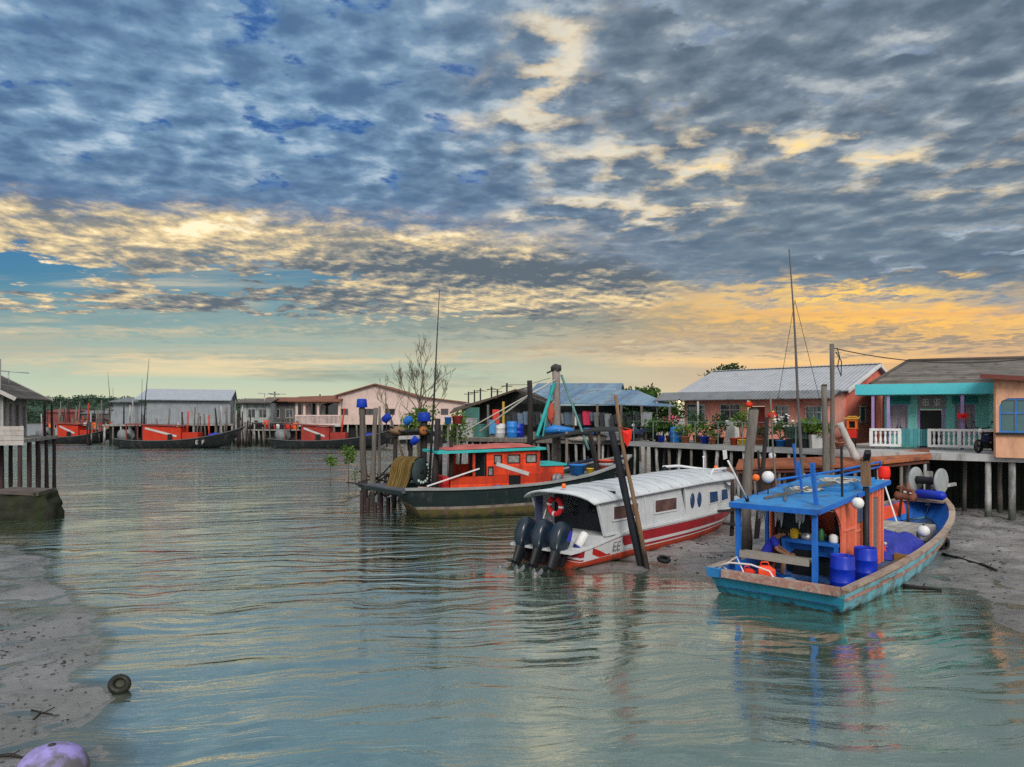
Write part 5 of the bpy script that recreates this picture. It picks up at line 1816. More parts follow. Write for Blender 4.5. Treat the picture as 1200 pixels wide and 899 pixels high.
for s_ in (1, -1):
    hands = MB()
    hands.ball((.60, s_ * .09, .615), .04, 8, 6, (1.1, .8, .6))
    for f in range(4):
        y = s_ * (.065 + .018 * f)
        hands.tube([(.62, y, .62), (.67, y, .61), (.69, y - s_ * .005, .575)], [.012, .010, .008], 5)
    hands.tube([(.60, s_ * .06, .63), (.64, s_ * .04, .62)], [.012, .009], 5)
    hands.build('hand', SKIN, man)
SHIRT = mat('blue_shirt', (.02, .03, .34, 1), (.035, .05, .45, 1), rough=.9, bump=.3)
skin_body('shirt', [(0.0, 0, .50), (.05, 0, .66), (.15, 0, .84), (.235, 0, .975), (.24, .17, .965), (.285, .215, .80), (.24, -.17, .965), (.285, -.215, .80)],
          [(0, 1), (1, 2), (2, 3), (3, 4), (4, 5), (3, 6), (6, 7)], [(.165, .14), (.16, .135), (.165, .13), (.145, .115), .085, .072, .085, .072], [SHIRT], man)
skin_body('shorts', [(0, 0, .49), (.03, .11, .475), (.36, .145, .51), (.03, -.11, .475), (.36, -.145, .51)], [(0, 1), (1, 2), (0, 3), (3, 4)],
          [(.15, .13), .10, .082, .10, .082], [mat('dark_shorts', (.03, .035, .05, 1), rough=.9)], man)
hr = MB().ball((.415, 0, 1.175), .108, 14, 10, (1.0, .92, .88)).build('hair', HAIR, man)
fc = MB()
for s_ in (1, -1):
    fc.ball((.535, s_ * .035, 1.125), .014, 6, 5)
    fc.ball((.43, s_ * .095, 1.11), .022, 6, 5, (.7, .5, 1.2))
fc.ball((.555, 0, 1.09), .017, 6, 5, (1, .8, 1.3))
fc.tube([(.535, -.025, 1.055), (.545, 0, 1.053), (.535, .025, 1.055)], .007, 5)
fc.build('face_feature', SKIN, man)
sb = thing('low_stool', 'low dark wooden box stool under the seated person', 'stool', ps + Vector((0, 0, 0)), rad(TH - 70))
k = MB().span((-.16, -.17, .33), (.16, .17, .37))
for a in (-.13, .13):
    for b in (-.13, .13):
        k.span((a - .025, b - .025, 0), (a + .025, b + .025, .33))
k.build('frame', DARK_WOOD, sb)

# ================================================================ white passenger speedboat
WO = Vector((1.05, 20.75, 0.02))
WT = 46.0
GEL_WHITE = mat('white_gelcoat', (.54, .56, .58, 1), (.62, .64, .66, 1), rough=.35, bump=.04, var=.1, dirt=(.36, .36, .36, 1), dirt_amt=.2)
GEL_RED = mat('dark_red_gelcoat', (.30, .012, .02, 1), (.38, .02, .028, 1), rough=.35, bump=.04, dirt=(.16, .02, .02, 1), dirt_amt=.25)
BOTTOM_RED = mat('red_bottom_paint', (.42, .045, .02, 1), (.55, .075, .035, 1), rough=.6, bump=.15, dirt=(.2, .05, .03, 1), dirt_amt=.4, tide=(.06, (.12, .05, .035, 1), .1))
ROOF_WHITE = mat('white_roof', (.52, .56, .60, 1), (.60, .64, .67, 1), rough=.4, bump=.08, dirt=(.38, .40, .42, 1), dirt_amt=.35)
VINYL = mat('clear_vinyl_curtain', (.50, .53, .56, 1), (.62, .65, .68, 1), rough=.25, bump=.25, bscale=5, dirt=(.4, .42, .45, 1), dirt_amt=.3)
wb_ = thing('white_speedboat', 'long white passenger speedboat with dark red stripe and three outboard motors', 'speedboat', WO, rad(WT))
wh = Hull([0, 2, 4, 6, 8, 9.5, 10.3, 10.8], [1.16, 1.24, 1.27, 1.26, 1.16, .82, .46, .06], [.52, .80, .84, .86, .90, .95, .99, 1.02],
          [1.10, 1.15, 1.15, 1.08, .88, .48, .22, .02], [.06, .06, .07, .1, .18, .32, .45, .55], [-.3, -.3, -.3, -.26, -.15, .08, .25, .42], rake=.7, trake=-.05, n=40)


def wdeck(x):
    return .40 if x < 8.2 else .40 + (x - 8.2) * .2


wh.build(wb_, [GEL_WHITE, GEL_RED, BOTTOM_RED], [(0, .12, 0), (.12, .5, 1), (.5, .62, 0), (.62, .72, 1), (.72, .76, 0), (.76, 1, 2), (1, 2, 2)], .07, wdeck, 0, 0)
wh.deck(wb_, GEL_WHITE, wdeck, .07)
wh.rail(wb_, GEL_WHITE, .02, .07, .06, 0, name='rub_rail', transom=True)
# white flash with the letters near the stern (starboard), red hook beneath
def hull_patch(name, m, xa, xb, fa, fb, shape, parent, off=.012):
    n = 18
    mb = MB()
    vs = []
    for i in range(n + 1):
        u = i / n
        x = xa + (xb - xa) * u
        f0, f1 = shape(u)
        for f in (fa + (fb - fa) * f0, fa + (fb - fa) * f1):
            p = wh.pt(x, f, -1)
            vs.append(p + Vector((0, -off, .0)))
    mb.add(vs, [(2 * i, 2 * i + 1, 2 * i + 3, 2 * i + 2) for i in range(n)], 0, True)
    return mb.build(name, m, parent)


hull_patch('stripe_patch', GEL_WHITE, .12, 2.6, .13, .76, lambda u: (0, 1 - .12 * u), wb_, .010)
hull_patch('red_flash', mat('bright_red_gelcoat', (.50, .02, .015, 1), rough=.35), .45, 1.25, .1, .72, lambda u: (min(.9, u * 1.15), min(1.0, .55 + u * 1.1)), wb_, .016)
hull_patch('red_flash', GEL_RED, 1.75, 2.7, .13, .52, lambda u: (0, min(1, .45 + 1.4 * math.sqrt(u))), wb_, .018)
pA, pB = wh.pt(1.0, .4, -1), wh.pt(1.75, .4, -1)
text('EE', .36, wb_, mat('grey_letters', (.16, .17, .19, 1), rough=.5), (pA + pB) / 2 + Vector((.08, -.035, -.02)), (rad(84), 0, math.atan2(pB.y - pA.y, pB.x - pA.x)), shear=.3)
# cabin
def wz_(x):
    return 1.78 + .03 * (x - .4) - .012 * max(0, x - 6) ** 2


nx, ny = 28, 14
vs = []
for i in range(nx + 1):
    x = .35 + (9.0 - .35) * i / nx
    hw = 1.30 - .0 if x < 7 else 1.30 - .06 * (x - 7) ** 2
    for j in range(ny + 1):
        v = j / ny * 2 - 1
        z = wz_(x) + .23 * (1 - abs(v) ** 3.2) - (.02 if abs(v) == 1 else 0)
        vs.append(Vector((x - .18 * (1 - v * v) * (i == 0), v * hw, z)))
rm = MB()
m_ = ny + 1
top = vs
bot = [p - Vector((0, 0, .06)) for p in vs]
k = len(top)
fs = [(i * m_ + j, i * m_ + j + 1, (i + 1) * m_ + j + 1, (i + 1) * m_ + j)[::-1] for i in range(nx) for j in range(ny)]
fs2 = [tuple(k + q for q in f[::-1]) for f in fs]
edge = []
for i in range(nx):
    edge += [(i * m_, (i + 1) * m_, k + (i + 1) * m_, k + i * m_)[::-1], (i * m_ + ny, (i + 1) * m_ + ny, k + (i + 1) * m_ + ny, k + i * m_ + ny)]
for j in range(ny):
    edge += [(j, j + 1, k + j + 1, k + j), (nx * m_ + j, nx * m_ + j + 1, k + nx * m_ + j + 1, k + nx * m_ + j)[::-1]]
rm.add(top + bot, fs + fs2 + edge, 0, True)
wr = rm.build('roof', ROOF_WHITE, wb_)
ribs = MB()
for i in range(1, 11):
    x = .6 + i * .62
    pts = []
    for j in range(13):
        v = j / 6 - 1
        pts.append((x, v * 1.27, wz_(x) + .23 * (1 - abs(v) ** 3.2) + .004))
    ribs.tube(pts, .014, 6)
ribs.build('roof_rib', mat('rib_grey', (.30, .33, .36, 1), rough=.5), wr)
# rounded coach roof nose and light bar
nose = MB()
nv, nu = 10, 14
vs = []
for i in range(nv + 1):
    a = math.pi / 2 * i / nv
    for j in range(nu + 1):
        v = j / nu * 2 - 1
        x = 8.0 + 1.25 * math.sin(a) * (1 - .25 * v * v)
        z = 1.72 + .42 * math.cos(a) * (1 - abs(v) ** 3) - .10 * math.sin(a)
        vs.append((x, v * (1.22 - .25 * math.sin(a) ** 2), z))
nose.add(vs, [(i * (nu + 1) + j, (i + 1) * (nu + 1) + j, (i + 1) * (nu + 1) + j + 1, i * (nu + 1) + j + 1)[::-1] for i in range(nv) for j in range(nu)], 0, True)
nose.build('roof_nose', ROOF_WHITE, wr)
lb = MB()
lb.tube([(7.2, -.95, 2.02), (7.35, -.98, 2.27), (8.3, -.95, 2.26), (8.9, -.62, 2.16), (9.0, 0, 2.12), (8.9, .62, 2.16), (8.3, .95, 2.26), (7.35, .98, 2.27), (7.2, .95, 2.02)], .05, 8)
lb.build('roof_rail', GEL_WHITE, wr)
for (x, y) in ((7.25, .88), (8.85, -.55)):
    MB().lathe([(0, -.09), (.08, -.09), (.10, .03), (.08, .06), (0, .06)], 12, (x, y, 2.2), (.9, -.3, .1)).build('searchlight', BLACK_PLASTIC, wr)
MB().tube([(8.1, -.2, 2.05), (8.1, -.2, 2.62)], .018, 6).ball((8.1, -.2, 2.64), .045, 8, 6).build('mast', WHITE_PAINT, wr)
MB().lathe([(0, 0), (.07, 0), (.07, .13), (.04, .16), (0, .16)], 10, (8.35, -.55, 2.18)).build('beacon_light', ORANGE_PLASTIC, wr)
MB().lathe([(0, 0), (.06, 0), (.06, .12), (0, .14)], 10, (.5, -.1, 2.07)).build('beacon_light', ORANGE_PLASTIC, wr)
# side walls (both), raked vinyl curtains aft, moulded wall forward
for sd_ in (-1, 1):
    yw = lambda x: sd_ * (1.17 - (.0 if x < 6.5 else .055 * (x - 6.5) ** 2))
    f_ = MB()
    X = [5.3, 6.0, 6.7, 7.3, 7.9, 8.5, 9.0]
    lo = [(x + .0, yw(x), wh.g('zs', x) - .02) for x in X]
    hi = [(x - .02, yw(x) * .99, wz_(x) + .02) for x in X]
    hi[-1] = (8.75, yw(8.8), wz_(8.8)); lo[-1] = (9.35, yw(9.2) * .9, wh.g('zs', 9.3))
    kk = len(X)
    inn = [(a, b - sd_ * .05, c) for a, b, c in lo + hi]
    q = [(i, i + 1, kk + i + 1, kk + i) for i in range(kk - 1)]
    f_.add(lo + hi + inn, [t if sd_ < 0 else t[::-1] for t in q] + [tuple(2 * kk + p for p in (t[::-1] if sd_ < 0 else t)) for t in q], 0, False)
    cwl = f_.build('cabin_wall', GEL_WHITE, wb_)
    # two ovals
    for x in (5.68, 6.12):
        o = MB().lathe([(0, .012), (.115, .012), (.135, 0)], 18, (0, 0, 0), (0, sd_, 0)).build('porthole', GLASS_BLUE, cwl)
        o.location = (x, yw(x) + sd_ * .008, 1.37)
        o.scale = (1, 1, 1.85)
    for (xa, xb) in ((6.72, 7.45), (7.66, 8.42)):
        fr2 = MB()
        ya, yb = yw(xa) + sd_ * .03, yw(xb) + sd_ * .03
        pts = [(xa, ya, 1.16), (xb, yb, 1.18), (xb - .06, yb, 1.58), (xa - .02, ya, 1.60)]
        fr2.sheet(pts if sd_ < 0 else pts[::-1], .03)
        wo = fr2.build('window', GEL_WHITE, cwl)
        c = sum((Vector(p) for p in pts), Vector()) / 4
        MB().sheet([Vector(p) * .84 + c * .16 + Vector((0, sd_ * .006, 0)) for p in (pts if sd_ < 0 else pts[::-1])], .012).build('pane', GLASS_BLUE, wo)
    cu = MB()
    P = [(.98, sd_ * 1.17, .80), (5.3, sd_ * 1.19, wh.g('zs', 5.3) - .03), (4.9, sd_ * 1.2, 1.86), (.62, sd_ * 1.2, 1.72)]
    cu.sheet(P if sd_ < 0 else P[::-1], .02)
    cur = cu.build('curtain_panel', VINYL, wb_)
    fr3 = MB()
    fr3.bar(P[1], (5.12, sd_ * 1.2, 1.87), .06); fr3.bar(P[0], P[3], .07); fr3.bar(P[0], P[1], .06); fr3.bar((3.05, sd_ * 1.2, .83), (2.85, sd_ * 1.21, 1.8), .05)
    fr3.build('curtain_frame', GEL_WHITE, cur)
    for (xa, xb) in ((1.35, 2.55), (3.45, 4.65)):
        f4 = MB()
        for (p, q) in (((xa - .05, 1.15), (xb + .05, 1.2)), ((xa - .05, 1.56), (xb + .05, 1.61)), ((xa - .05, 1.2), (xa, 1.56)), ((xb, 1.2), (xb + .05, 1.56))):
            f4.span((p[0], sd_ * 1.212 - .012, p[1]), (q[0], sd_ * 1.212 + .012, q[1]))
        ww = f4.build('window', GEL_WHITE, cur)
        MB().span((xa, sd_ * 1.208 - .006, 1.2), (xb, sd_ * 1.208 + .006, 1.56)).build('pane', mat('brownish_vinyl_window', (.05, .035, .035, 1), (.19, .10, .085, 1), rough=.15, scale=2.2, bump=.1), ww)
# aft bulkhead: dark, with pale openings and life ring
bk = MB().wall((1.55, -1.12), (1.55, 1.12), wdeck(1.5), 1.98, .04, [(.35, .95, 1.3, 1.75), (1.35, 1.95, 1.18, 1.72)])
bk.build('aft_bulkhead', mat('navy_dark_cover', (.018, .02, .03, 1), (.035, .037, .05, 1), rough=.5, bump=.2), wb_)
for y in (1.08,):
    MB().bar((.75, y, .75), (.75, y, 1.74), .30, .05).build('corner_post', mat('navy_post', (.06, .07, .14, 1), rough=.5), wb_)
for x in (2.3, 3.3, 4.3, 5.4):
    s_ = MB().span((x, -1.0, wdeck(3)), (x + .45, 1.0, .85)).span((x, -1.0, .86), (x + .08, 1.0, 1.3))
    s_.build('bench_seat', mat('seat_grey', (.2, .2, .22, 1), rough=.7), wb_)
# swim platform and stern deck
pl = MB()
pl.sheet([(-.42, -1.12, .50), (.9, -1.16, .56), (.9, 1.16, .56), (-.42, 1.12, .50)], .07)
pl.build('stern_deck', GEL_WHITE, wb_)
MB().span((.86, -1.13, .56), (1.5, 1.13, .78)).build('engine_well', GEL_WHITE, wb_)
fb_ = thing('white_fender', 'white cylinder fender with a blue end on the stern deck of the speedboat', 'fender', on_boat(WO, WT, .32, -.86, .72), rad(WT))
MB().lathe([(0, -.22), (.08, -.22), (.125, -.16), (.125, .2), (.08, .26), (0, .26)], 14, (0, 0, 0), (.5, -.25, .8)).build('body', WHITE_PAINT, fb_)
MB().lathe([(0, -.31), (.05, -.31), (.11, -.22), (.126, -.14), (.09, -.14)], 14, (0, 0, 0), (.5, -.25, .8)).build('end_cap', mat('navy_plastic', (.02, .03, .14, 1), rough=.5), fb_)
lr = thing('life_ring', 'red and white horseshoe life ring hanging from the rear roof edge of the speedboat', 'life ring', on_boat(WO, WT, .72, .42, 1.52), rad(WT))
pts = [(0, .23 * math.cos(a), .23 * math.sin(a)) for a in [math.pi * .62 + math.pi * 1.76 * i / 20 for i in range(21)]]
MB().tube(pts, .075, 10).build('ring', mat('lifebuoy_red', (.5, .02, .03, 1), rough=.6, bump=.2), lr)
for i in (4, 10, 16):
    a, b = Vector(pts[i]), Vector(pts[i + 1])
    MB().tube([a, b], .082, 10).build('white_band', WHITE_PAINT, lr)
MB().tube([(0, .1, .25), (0, .1, .5)], .012, 5).tube([(-.05, .3, -.1), (-.3, .33, -.75)], .014, 5).build('lanyard', ROPE, lr)
# outboard motors
COWL = mat('outboard_navy', (.008, .018, .033, 1), (.013, .026, .045, 1), rough=.25, bump=.02, spec=.4)
OBLACK = mat('outboard_black', (.012, .014, .018, 1), rough=.4, bump=.05)
COWL_BLUE = mat('cowl_blue_stripe', (.04, .05, .42, 1), rough=.3)


def outboard(y):
    o = bpy.data.objects.new('outboard_motor', None)
    COL.objects.link(o)
    o.parent = wb_
    o.location = (-.42, y, .46)
    o.rotation_euler = (0, rad(26), 0)
    o.scale = (1.05, 1.02, 1.08)
    c = MB()
    secs = []
    prof = [(-.02, .10, .15, -.02), (.06, .17, .24, 0), (.22, .20, .30, 0), (.40, .205, .31, .0), (.56, .195, .30, .015), (.68, .165, .26, .035), (.75, .11, .18, .05), (.77, .03, .05, .055)]
    nn = 18
    vs = []
    for z, hw, hl, dx in prof:
        for q in range(nn):
            a = 2 * math.pi * q / nn
            ca, sa = math.cos(a), math.sin(a)
            sx_ = abs(ca) ** .65 * (1 if ca > 0 else -1)
            sy_ = abs(sa) ** .65 * (1 if sa > 0 else -1)
            vs.append((dx + sx_ * hl - .04 * (z / .75), sy_ * hw, z))
    fs = [(i * nn + q, i * nn + (q + 1) % nn, (i + 1) * nn + (q + 1) % nn, (i + 1) * nn + q) for i in range(len(prof) - 1) for q in range(nn)]
    c.add(vs, fs, 0, True)
    cw_ = c.build('cowling', COWL, o)
    for s_ in (1, -1):
        g_ = MB()
        pts_ = [(.02, s_ * .207, .30), (.20, s_ * .203, .36), (.14, s_ * .200, .62), (.04, s_ * .203, .58)]
        g_.sheet(pts_ if s_ < 0 else pts_[::-1], .006)
        g_.build('side_stripe', COWL_BLUE, cw_)
    lg = MB()
    pr_ = [(-.02, .12, .20, 0), (-.25, .09, .17, 0), (-.55, .075, .16, .0), (-.78, .055, .14, 0), (-.95, .03, .10, -.02)]
    vs = []
    for z, hw, hl, dx in pr_:
        for q in range(12):
            a = 2 * math.pi * q / 12
            vs.append((dx + math.cos(a) * hl, math.sin(a) * hw, z))
    lg.add(vs, [(i * 12 + q, (i + 1) * 12 + q, (i + 1) * 12 + (q + 1) % 12, i * 12 + (q + 1) % 12) for i in range(len(pr_) - 1) for q in range(12)], 0, True)
    lg.box((-.12, 0, -.47), (.42, .26, .025))
    lg.lathe([(0, -.36), (.07, -.32), (.09, -.1), (.08, .2), (.03, .34), (0, .36)], 12, (-.02, 0, -.74), (1, 0, 0))
    lg.box((.26, 0, -.12), (.16, .22, .32))
    lg.build('gearcase', OBLACK, o)
    pp = MB()
    pp.lathe([(0, -.14), (.05, -.12), (.065, .05), (0, .06)], 10, (-.46, 0, -.74), (1, 0, 0))
    for q in range(3):
        a = 2 * math.pi * q / 3 + .4
        u = Vector((0, math.cos(a), math.sin(a))); w = Vector((0, -math.sin(a), math.cos(a)))
        b0 = Vector((-.47, 0, -.74))
        pp.sheet([b0 + u * .05 - w * .04, b0 + u * .17 - w * .12 + Vector((.04, 0, 0)), b0 + u * .21 + Vector((0, 0, 0)), b0 + u * .16 + w * .10 - Vector((.05, 0, 0)), b0 + u * .05 + w * .05 - Vector((.03, 0, 0))], .012)
    pp.build('propeller', mat('propeller_steel', (.10, .10, .11, 1), (.3, .3, .31, 1), rough=.45, metal=.4, bump=.1), o)
    return o


for y in (.68, .03, -.62):
    outboard(y)

# ================================================================ red trawler
RO = Vector((-4.75, 30.45, 0))
RT = 21.0
RED_PAINT = mat('orange_red_cabin', (.68, .045, .012, 1), (.80, .075, .025, 1), rough=.5, bump=.2, boards=(2, .33, .012), dirt=(.25, .03, .02, 1), dirt_amt=.5, chips=(.2, .1, .08, 1), chip_amt=.12)
RED_DARK = mat('crimson_coaming', (.45, .02, .02, 1), (.55, .03, .03, 1), rough=.55, bump=.2)
TURQ_EDGE = mat('turquoise_edge', (.03, .36, .36, 1), (.05, .45, .45, 1), rough=.6, bump=.15)
BLACK_HULL = mat('blackgreen_hull', (.008, .017, .019, 1), (.018, .032, .035, 1), rough=.55, bump=.3, grain=(.4, 1, 2.5), dirt=(.09, .09, .085, 1), dirt_amt=.22,
                 chips=(.16, .15, .14, 1), chip_amt=.06)
OLIVE_BOTTOM = mat('olive_growth_bottom', (.07, .075, .022, 1), (.15, .12, .045, 1), rough=.8, bump=.4, scale=1.2, dirt=(.16, .09, .08, 1), dirt_amt=.45, tide=(.10, (.03, .04, .025, 1), .14))
HULL_LINE = mat('pale_waterline', (.22, .14, .13, 1), (.34, .31, .27, 1), rough=.8, bump=.3, dirt=(.10, .10, .07, 1), dirt_amt=.5)
TR_DECK = mat('grey_foredeck', (.24, .25, .25, 1), (.34, .35, .34, 1), rough=.8, bump=.4, boards=(1, .2, .015), dirt=(.15, .15, .14, 1), dirt_amt=.4)
rb_ = thing('red_trawler', 'black hulled trawler with orange red cabin, turquoise roof edge and net drum', 'fishing boat', RO, rad(RT))
rh = Hull([0, 2, 4, 6, 8, 9.4, 10.3, 10.9], [1.62, 1.75, 1.8, 1.8, 1.66, 1.25, .75, .08], [1.22, 1.18, 1.2, 1.3, 1.55, 1.85, 2.08, 2.25],
          [1.25, 1.45, 1.5, 1.42, 1.1, .6, .25, .03], [.06, .03, .03, .06, .22, .5, .8, 1.0], [-.5, -.6, -.6, -.55, -.4, -.1, .3, .6], rake=1.1, trake=.75, n=36)


def rdeck(x):
    return 1.0 + max(0, x - 5.5) * .14


rh.build(rb_, [BLACK_HULL, HULL_LINE, OLIVE_BOTTOM, WORN_RAIL], [(0, .60, 0), (.60, .70, 1), (.70, 1, 2), (1, 2, 2)], .1, rdeck, 0, 3)
rh.deck(rb_, TR_DECK, rdeck, .1)
rh.rail(rb_, mat('grey_gunwale', (.20, .22, .23, 1), (.32, .33, .33, 1), rough=.8, bump=.3), 0, .2, .09, .03, transom=False)
sp_ = MB()
cs = rh.pt(0, 0, -1); cp = rh.pt(0, 0, 1)
sp_.sheet([cs + Vector((.25, 0.05, -.01)), cp + Vector((.25, 0, -.01)), cp + Vector((-1.15, -.1, .02)), cs + Vector((-.12, .1, -.01))], .13)
sp_.build('stern_platform', mat('slate_platform', (.06, .07, .09, 1), (.11, .12, .14, 1), rough=.7, bump=.3), rb_)
MB().bar(cs + Vector((-.10, .1, -.13)), cp + Vector((-1.12, -.1, -.10)), .14, .14).build('stern_beam', BLACK_HULL, rb_)
# cabin block along the centre
yc = 1.05
c0, c1 = 2.55, 5.95
zt = 2.62
cbw = MB()
cbw.wall((3.55, -yc), (c1, -yc), rdeck(4), zt, .06, [(.32, .68, 2.12, 2.5), (.92, 1.5, 2.12, 2.5), (1.75, 2.25, 2.12, 2.5), (.98, 1.52, 1.02, 1.62), (.06, .30, 1.62, 2.02)])
cbw.wall((c1, -yc + .03), (c1, yc - .03), rdeck(c1) - .1, zt, .06, [(.2, .9, 2.1, 2.5), (1.1, 1.8, 2.1, 2.5)])
cbw.wall((c0, yc), (c1, yc), rdeck(4), zt, .06, [(.3, .9, 2.0, 2.5), (1.2, 2.0, 2.0, 2.5), (2.2, 2.8, 2.0, 2.5)])
cbw.wall((c0 - .55, -yc), (3.55, -yc), rdeck(3), 1.62, .06)
cbw.bar((3.0, -yc, 1.62), (3.0, -yc, zt), .1)
cbo = cbw.build('cabin', RED_PAINT, rb_)
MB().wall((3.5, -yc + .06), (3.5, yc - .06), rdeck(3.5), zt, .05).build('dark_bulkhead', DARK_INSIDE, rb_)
for a, b, zl, zh_ in ((.32, .68, 2.12, 2.5), (.92, 1.5, 2.12, 2.5), (1.75, 2.25, 2.12, 2.5), (.06, .30, 1.62, 2.02)):
    f_ = MB()
    xa, xb = 3.55 + a, 3.55 + b
    for (p, q) in (((xa, zl), (xb, zl + .04)), ((xa, zh_ - .04), (xb, zh_)), ((xa, zl + .04), (xa + .04, zh_ - .04)), ((xb - .04, zl + .04), (xb, zh_ - .04))):
        f_.span((p[0], -yc - .04, p[1]), (q[0], -yc + .02, q[1]))
    wo = f_.build('window', BLACK_PLASTIC, cbo)
    MB().span((xa + .04, -yc + .0, zl + .04), (xb - .04, -yc + .012, zh_ - .04)).build('pane', mat('pale_window_glass', (.06, .07, .08, 1), (.36, .36, .34, 1), rough=.15, scale=5, bump=0), wo)
MB().span((4.53, -yc + .02, 1.0), (5.07, -yc + .04, 1.62)).build('doorway', BLACK_PLASTIC, cbo)
MB().bar((3.97, -yc - .05, 2.12), (5.42, -yc - .05, 1.66), .02, .16).build('white_slash', mat('grey_white_slash', (.45, .46, .46, 1), rough=.6), cbo)
rf_ = MB()
rf_.sheet([(1.4, -yc - .22, zt + .06), (6.15, -yc - .22, zt + .16), (6.15, yc + .2, zt + .16), (1.4, yc + .2, zt + .06)], .1)
rfo = rf_.build('roof', TURQ_EDGE, rb_)
ca = MB()
n1, n2 = 20, 10
vs = []
for j in range(n2 + 1):
    for i in range(n1 + 1):
        u, v = i / n1, j / n2 * 2 - 1
        x, y = 1.9 + 4.0 * u, v * 1.0
        e = max(0, 1 - abs(v) ** 3) * max(0, 1 - abs(u * 2 - 1) ** 6)
        vs.append((x, y, zt + .09 + .1 * u + .14 * e + .05 * mnoise.noise(Vector((u * 7, v * 2.5, 3))) * e))
ca.add(vs, [(j * (n1 + 1) + i, j * (n1 + 1) + i + 1, (j + 1) * (n1 + 1) + i + 1, (j + 1) * (n1 + 1) + i) for j in range(n2) for i in range(n1)], 0, True)
ca.build('roof_cover', mat('faded_red_cover', (.33, .07, .06, 1), (.5, .16, .14, 1), rough=.8, bump=.5, bscale=6), rfo)
# lower house ahead of the wheelhouse with a turquoise lid
lh = MB().span((c1 + .05, -.9, rdeck(6.2) - .1), (7.15, .85, 1.98)).build('forehouse', RED_PAINT, rb_)
MB().sheet([(c1 + .02, -.98, 2.06), (7.25, -.98, 2.06), (7.25, .95, 2.06), (c1 + .02, .95, 2.06)], .09).build('lid', TURQ_EDGE, lh)
MB().lathe([(0, -.16), (.2, -.16), (.23, -.08), (.17, -.05), (.17, .05), (.23, .08), (.2, .16), (0, .16)], 16, (6.75, -1.1, 1.42), (.6, -1, 0)).build('winch_drum', mat('dull_drum', (.22, .22, .25, 1), rough=.5, metal=.4), rb_)
MB().bar((3.2, -yc - .12, 1.95), (.95, -1.35, 1.32), .05).build('white_boom', WHITE_PAINT, rb_)
MB().bar((.6, -1.3, 1.28), (2.6, -1.2, 1.1), .16, .05).build('deck_plank', WORN_RAIL, rb_)
MB().span((1.75, -.9, rdeck(2)), (2.0 - .02, .9, 1.62)).build('hatch_coaming', RED_DARK, rb_)
# net drum under a hung brown net
nd = MB()
nd.lathe([(0, -.66), (.66, -.66), (.66, -.58), (.16, -.58), (.16, .58), (.66, .58), (.66, .66), (0, .66)], 26, (0, 0, 0), (0, 1, 0))
ndo = nd.build('net_drum', mat('dark_drum', (.025, .04, .045, 1), (.04, .06, .065, 1), rough=.6, bump=.2), rb_)
ndo.location = (.75, .25, 1.80)
ndo.rotation_euler = (0, 0, rad(36))
ndo.scale = (.84, .72, .88)
MB().lathe([(.15, -.56), (.40, -.54), (.46, -.3), (.42, .1), (.46, .4), (.42, .56), (.15, .56)], 22, (0, 0, 0), (0, 1, 0)).build('wound_net', mat('teal_net', (.03, .06, .08, 1), (.07, .09, .11, 1), rough=.9, bump=.8, bscale=30), ndo)
MB().lathe([(0, -.72), (.10, -.72), (.12, -.665), (0, -.665)], 12, (0, 0, 0), (0, 1, 0)).build('axle', DARK_STEEL, ndo)
for i in range(9):
    a = -2.2 + i * .36
    MB().ball((.50 * math.cos(a) , -.74, .50 * math.sin(a)), .075, 8, 6).build('net_float', mat('float_pale_green', (.38, .5, .46, 1), rough=.5), ndo)
dn = MB()
n1, n2 = 22, 14
vs = []
for j in range(n2 + 1):
    y = -.56 + 1.5 * j / n2
    for i in range(n1 + 1):
        t = i / n1
        if t < .5:
            a = math.pi * .22 + (math.pi * .76) * (t / .5)
            x, z = .72 * math.cos(a), .70 * math.sin(a)
        else:
            q = (t - .5) / .5
            a = math.pi * .98
            x, z = .72 * math.cos(a) - .35 * q ** 1.4, .70 * math.sin(a) - .72 * q
        w_ = .07 * mnoise.noise(Vector((j * .7, t * 3, 1))) + .03 * math.sin(j * 2.1)
        vs.append((x + w_, y + .05 * mnoise.noise(Vector((t * 4, j, 3))), z + w_ * .5))
dn.add(vs, [(j * (n1 + 1) + i, j * (n1 + 1) + i + 1, (j + 1) * (n1 + 1) + i + 1, (j + 1) * (n1 + 1) + i) for j in range(n2) for i in range(n1)], 0, True)
hn = dn.build('hung_net', mat('brown_net', (.13, .085, .02, 1), (.26, .17, .06, 1), rough=.95, bump=1.0, bscale=26, grain=(2, 7, .5), boards=(1, .085, .03)), rb_)
hn.location = ndo.location
hn.rotation_euler = ndo.rotation_euler
hn.scale = ndo.scale
# masts and rigging
mp, mr = crooked((1.45, -.6, rdeck(1.5)), (1.62, -.5, 4.0), .13, .12, 5, .01, 3)
MB().tube(mp, mr, 8).build('mast', DARK_WOOD, rb_)
MB().tube([(1.25, -.45, rdeck(1)), (1.5, -.4, 5.0), (1.75, -.3, 9.35)], [.06, .04, .012], 6).build('whip_mast', DARK_STEEL, rb_)
MB().tube([(2.2, -.5, rdeck(2)), (2.25, -.35, 3.15)], .08, 7).build('short_post', DARK_WOOD, rb_)
# bow gear
MB().bar((9.2, -.2, rdeck(9)), (9.0, .3, 3.35), .16).build('bow_bitt', DARK_WOOD, rb_)
bl = MB()
for x in (7.6, 8.5, 9.4):
    p = rh.pt(x, 0, 1)
    bl.tube([p, p + Vector((0, 0, .35))], .04, 6)
bl.tube([rh.pt(7.2, 0, 1) + Vector((0, 0, .12)), rh.pt(8.4, 0, 1) + Vector((0, -.05, .16)), rh.pt(9.8, 0, 1) + Vector((0, -.05, .14))], .08, 7)
bl.build('port_roll', mat('navy_roll', (.03, .035, .06, 1), rough=.7, bump=.4), rb_)


def onr(x, y, z):
    return on_boat(RO, RT, x, y, z)


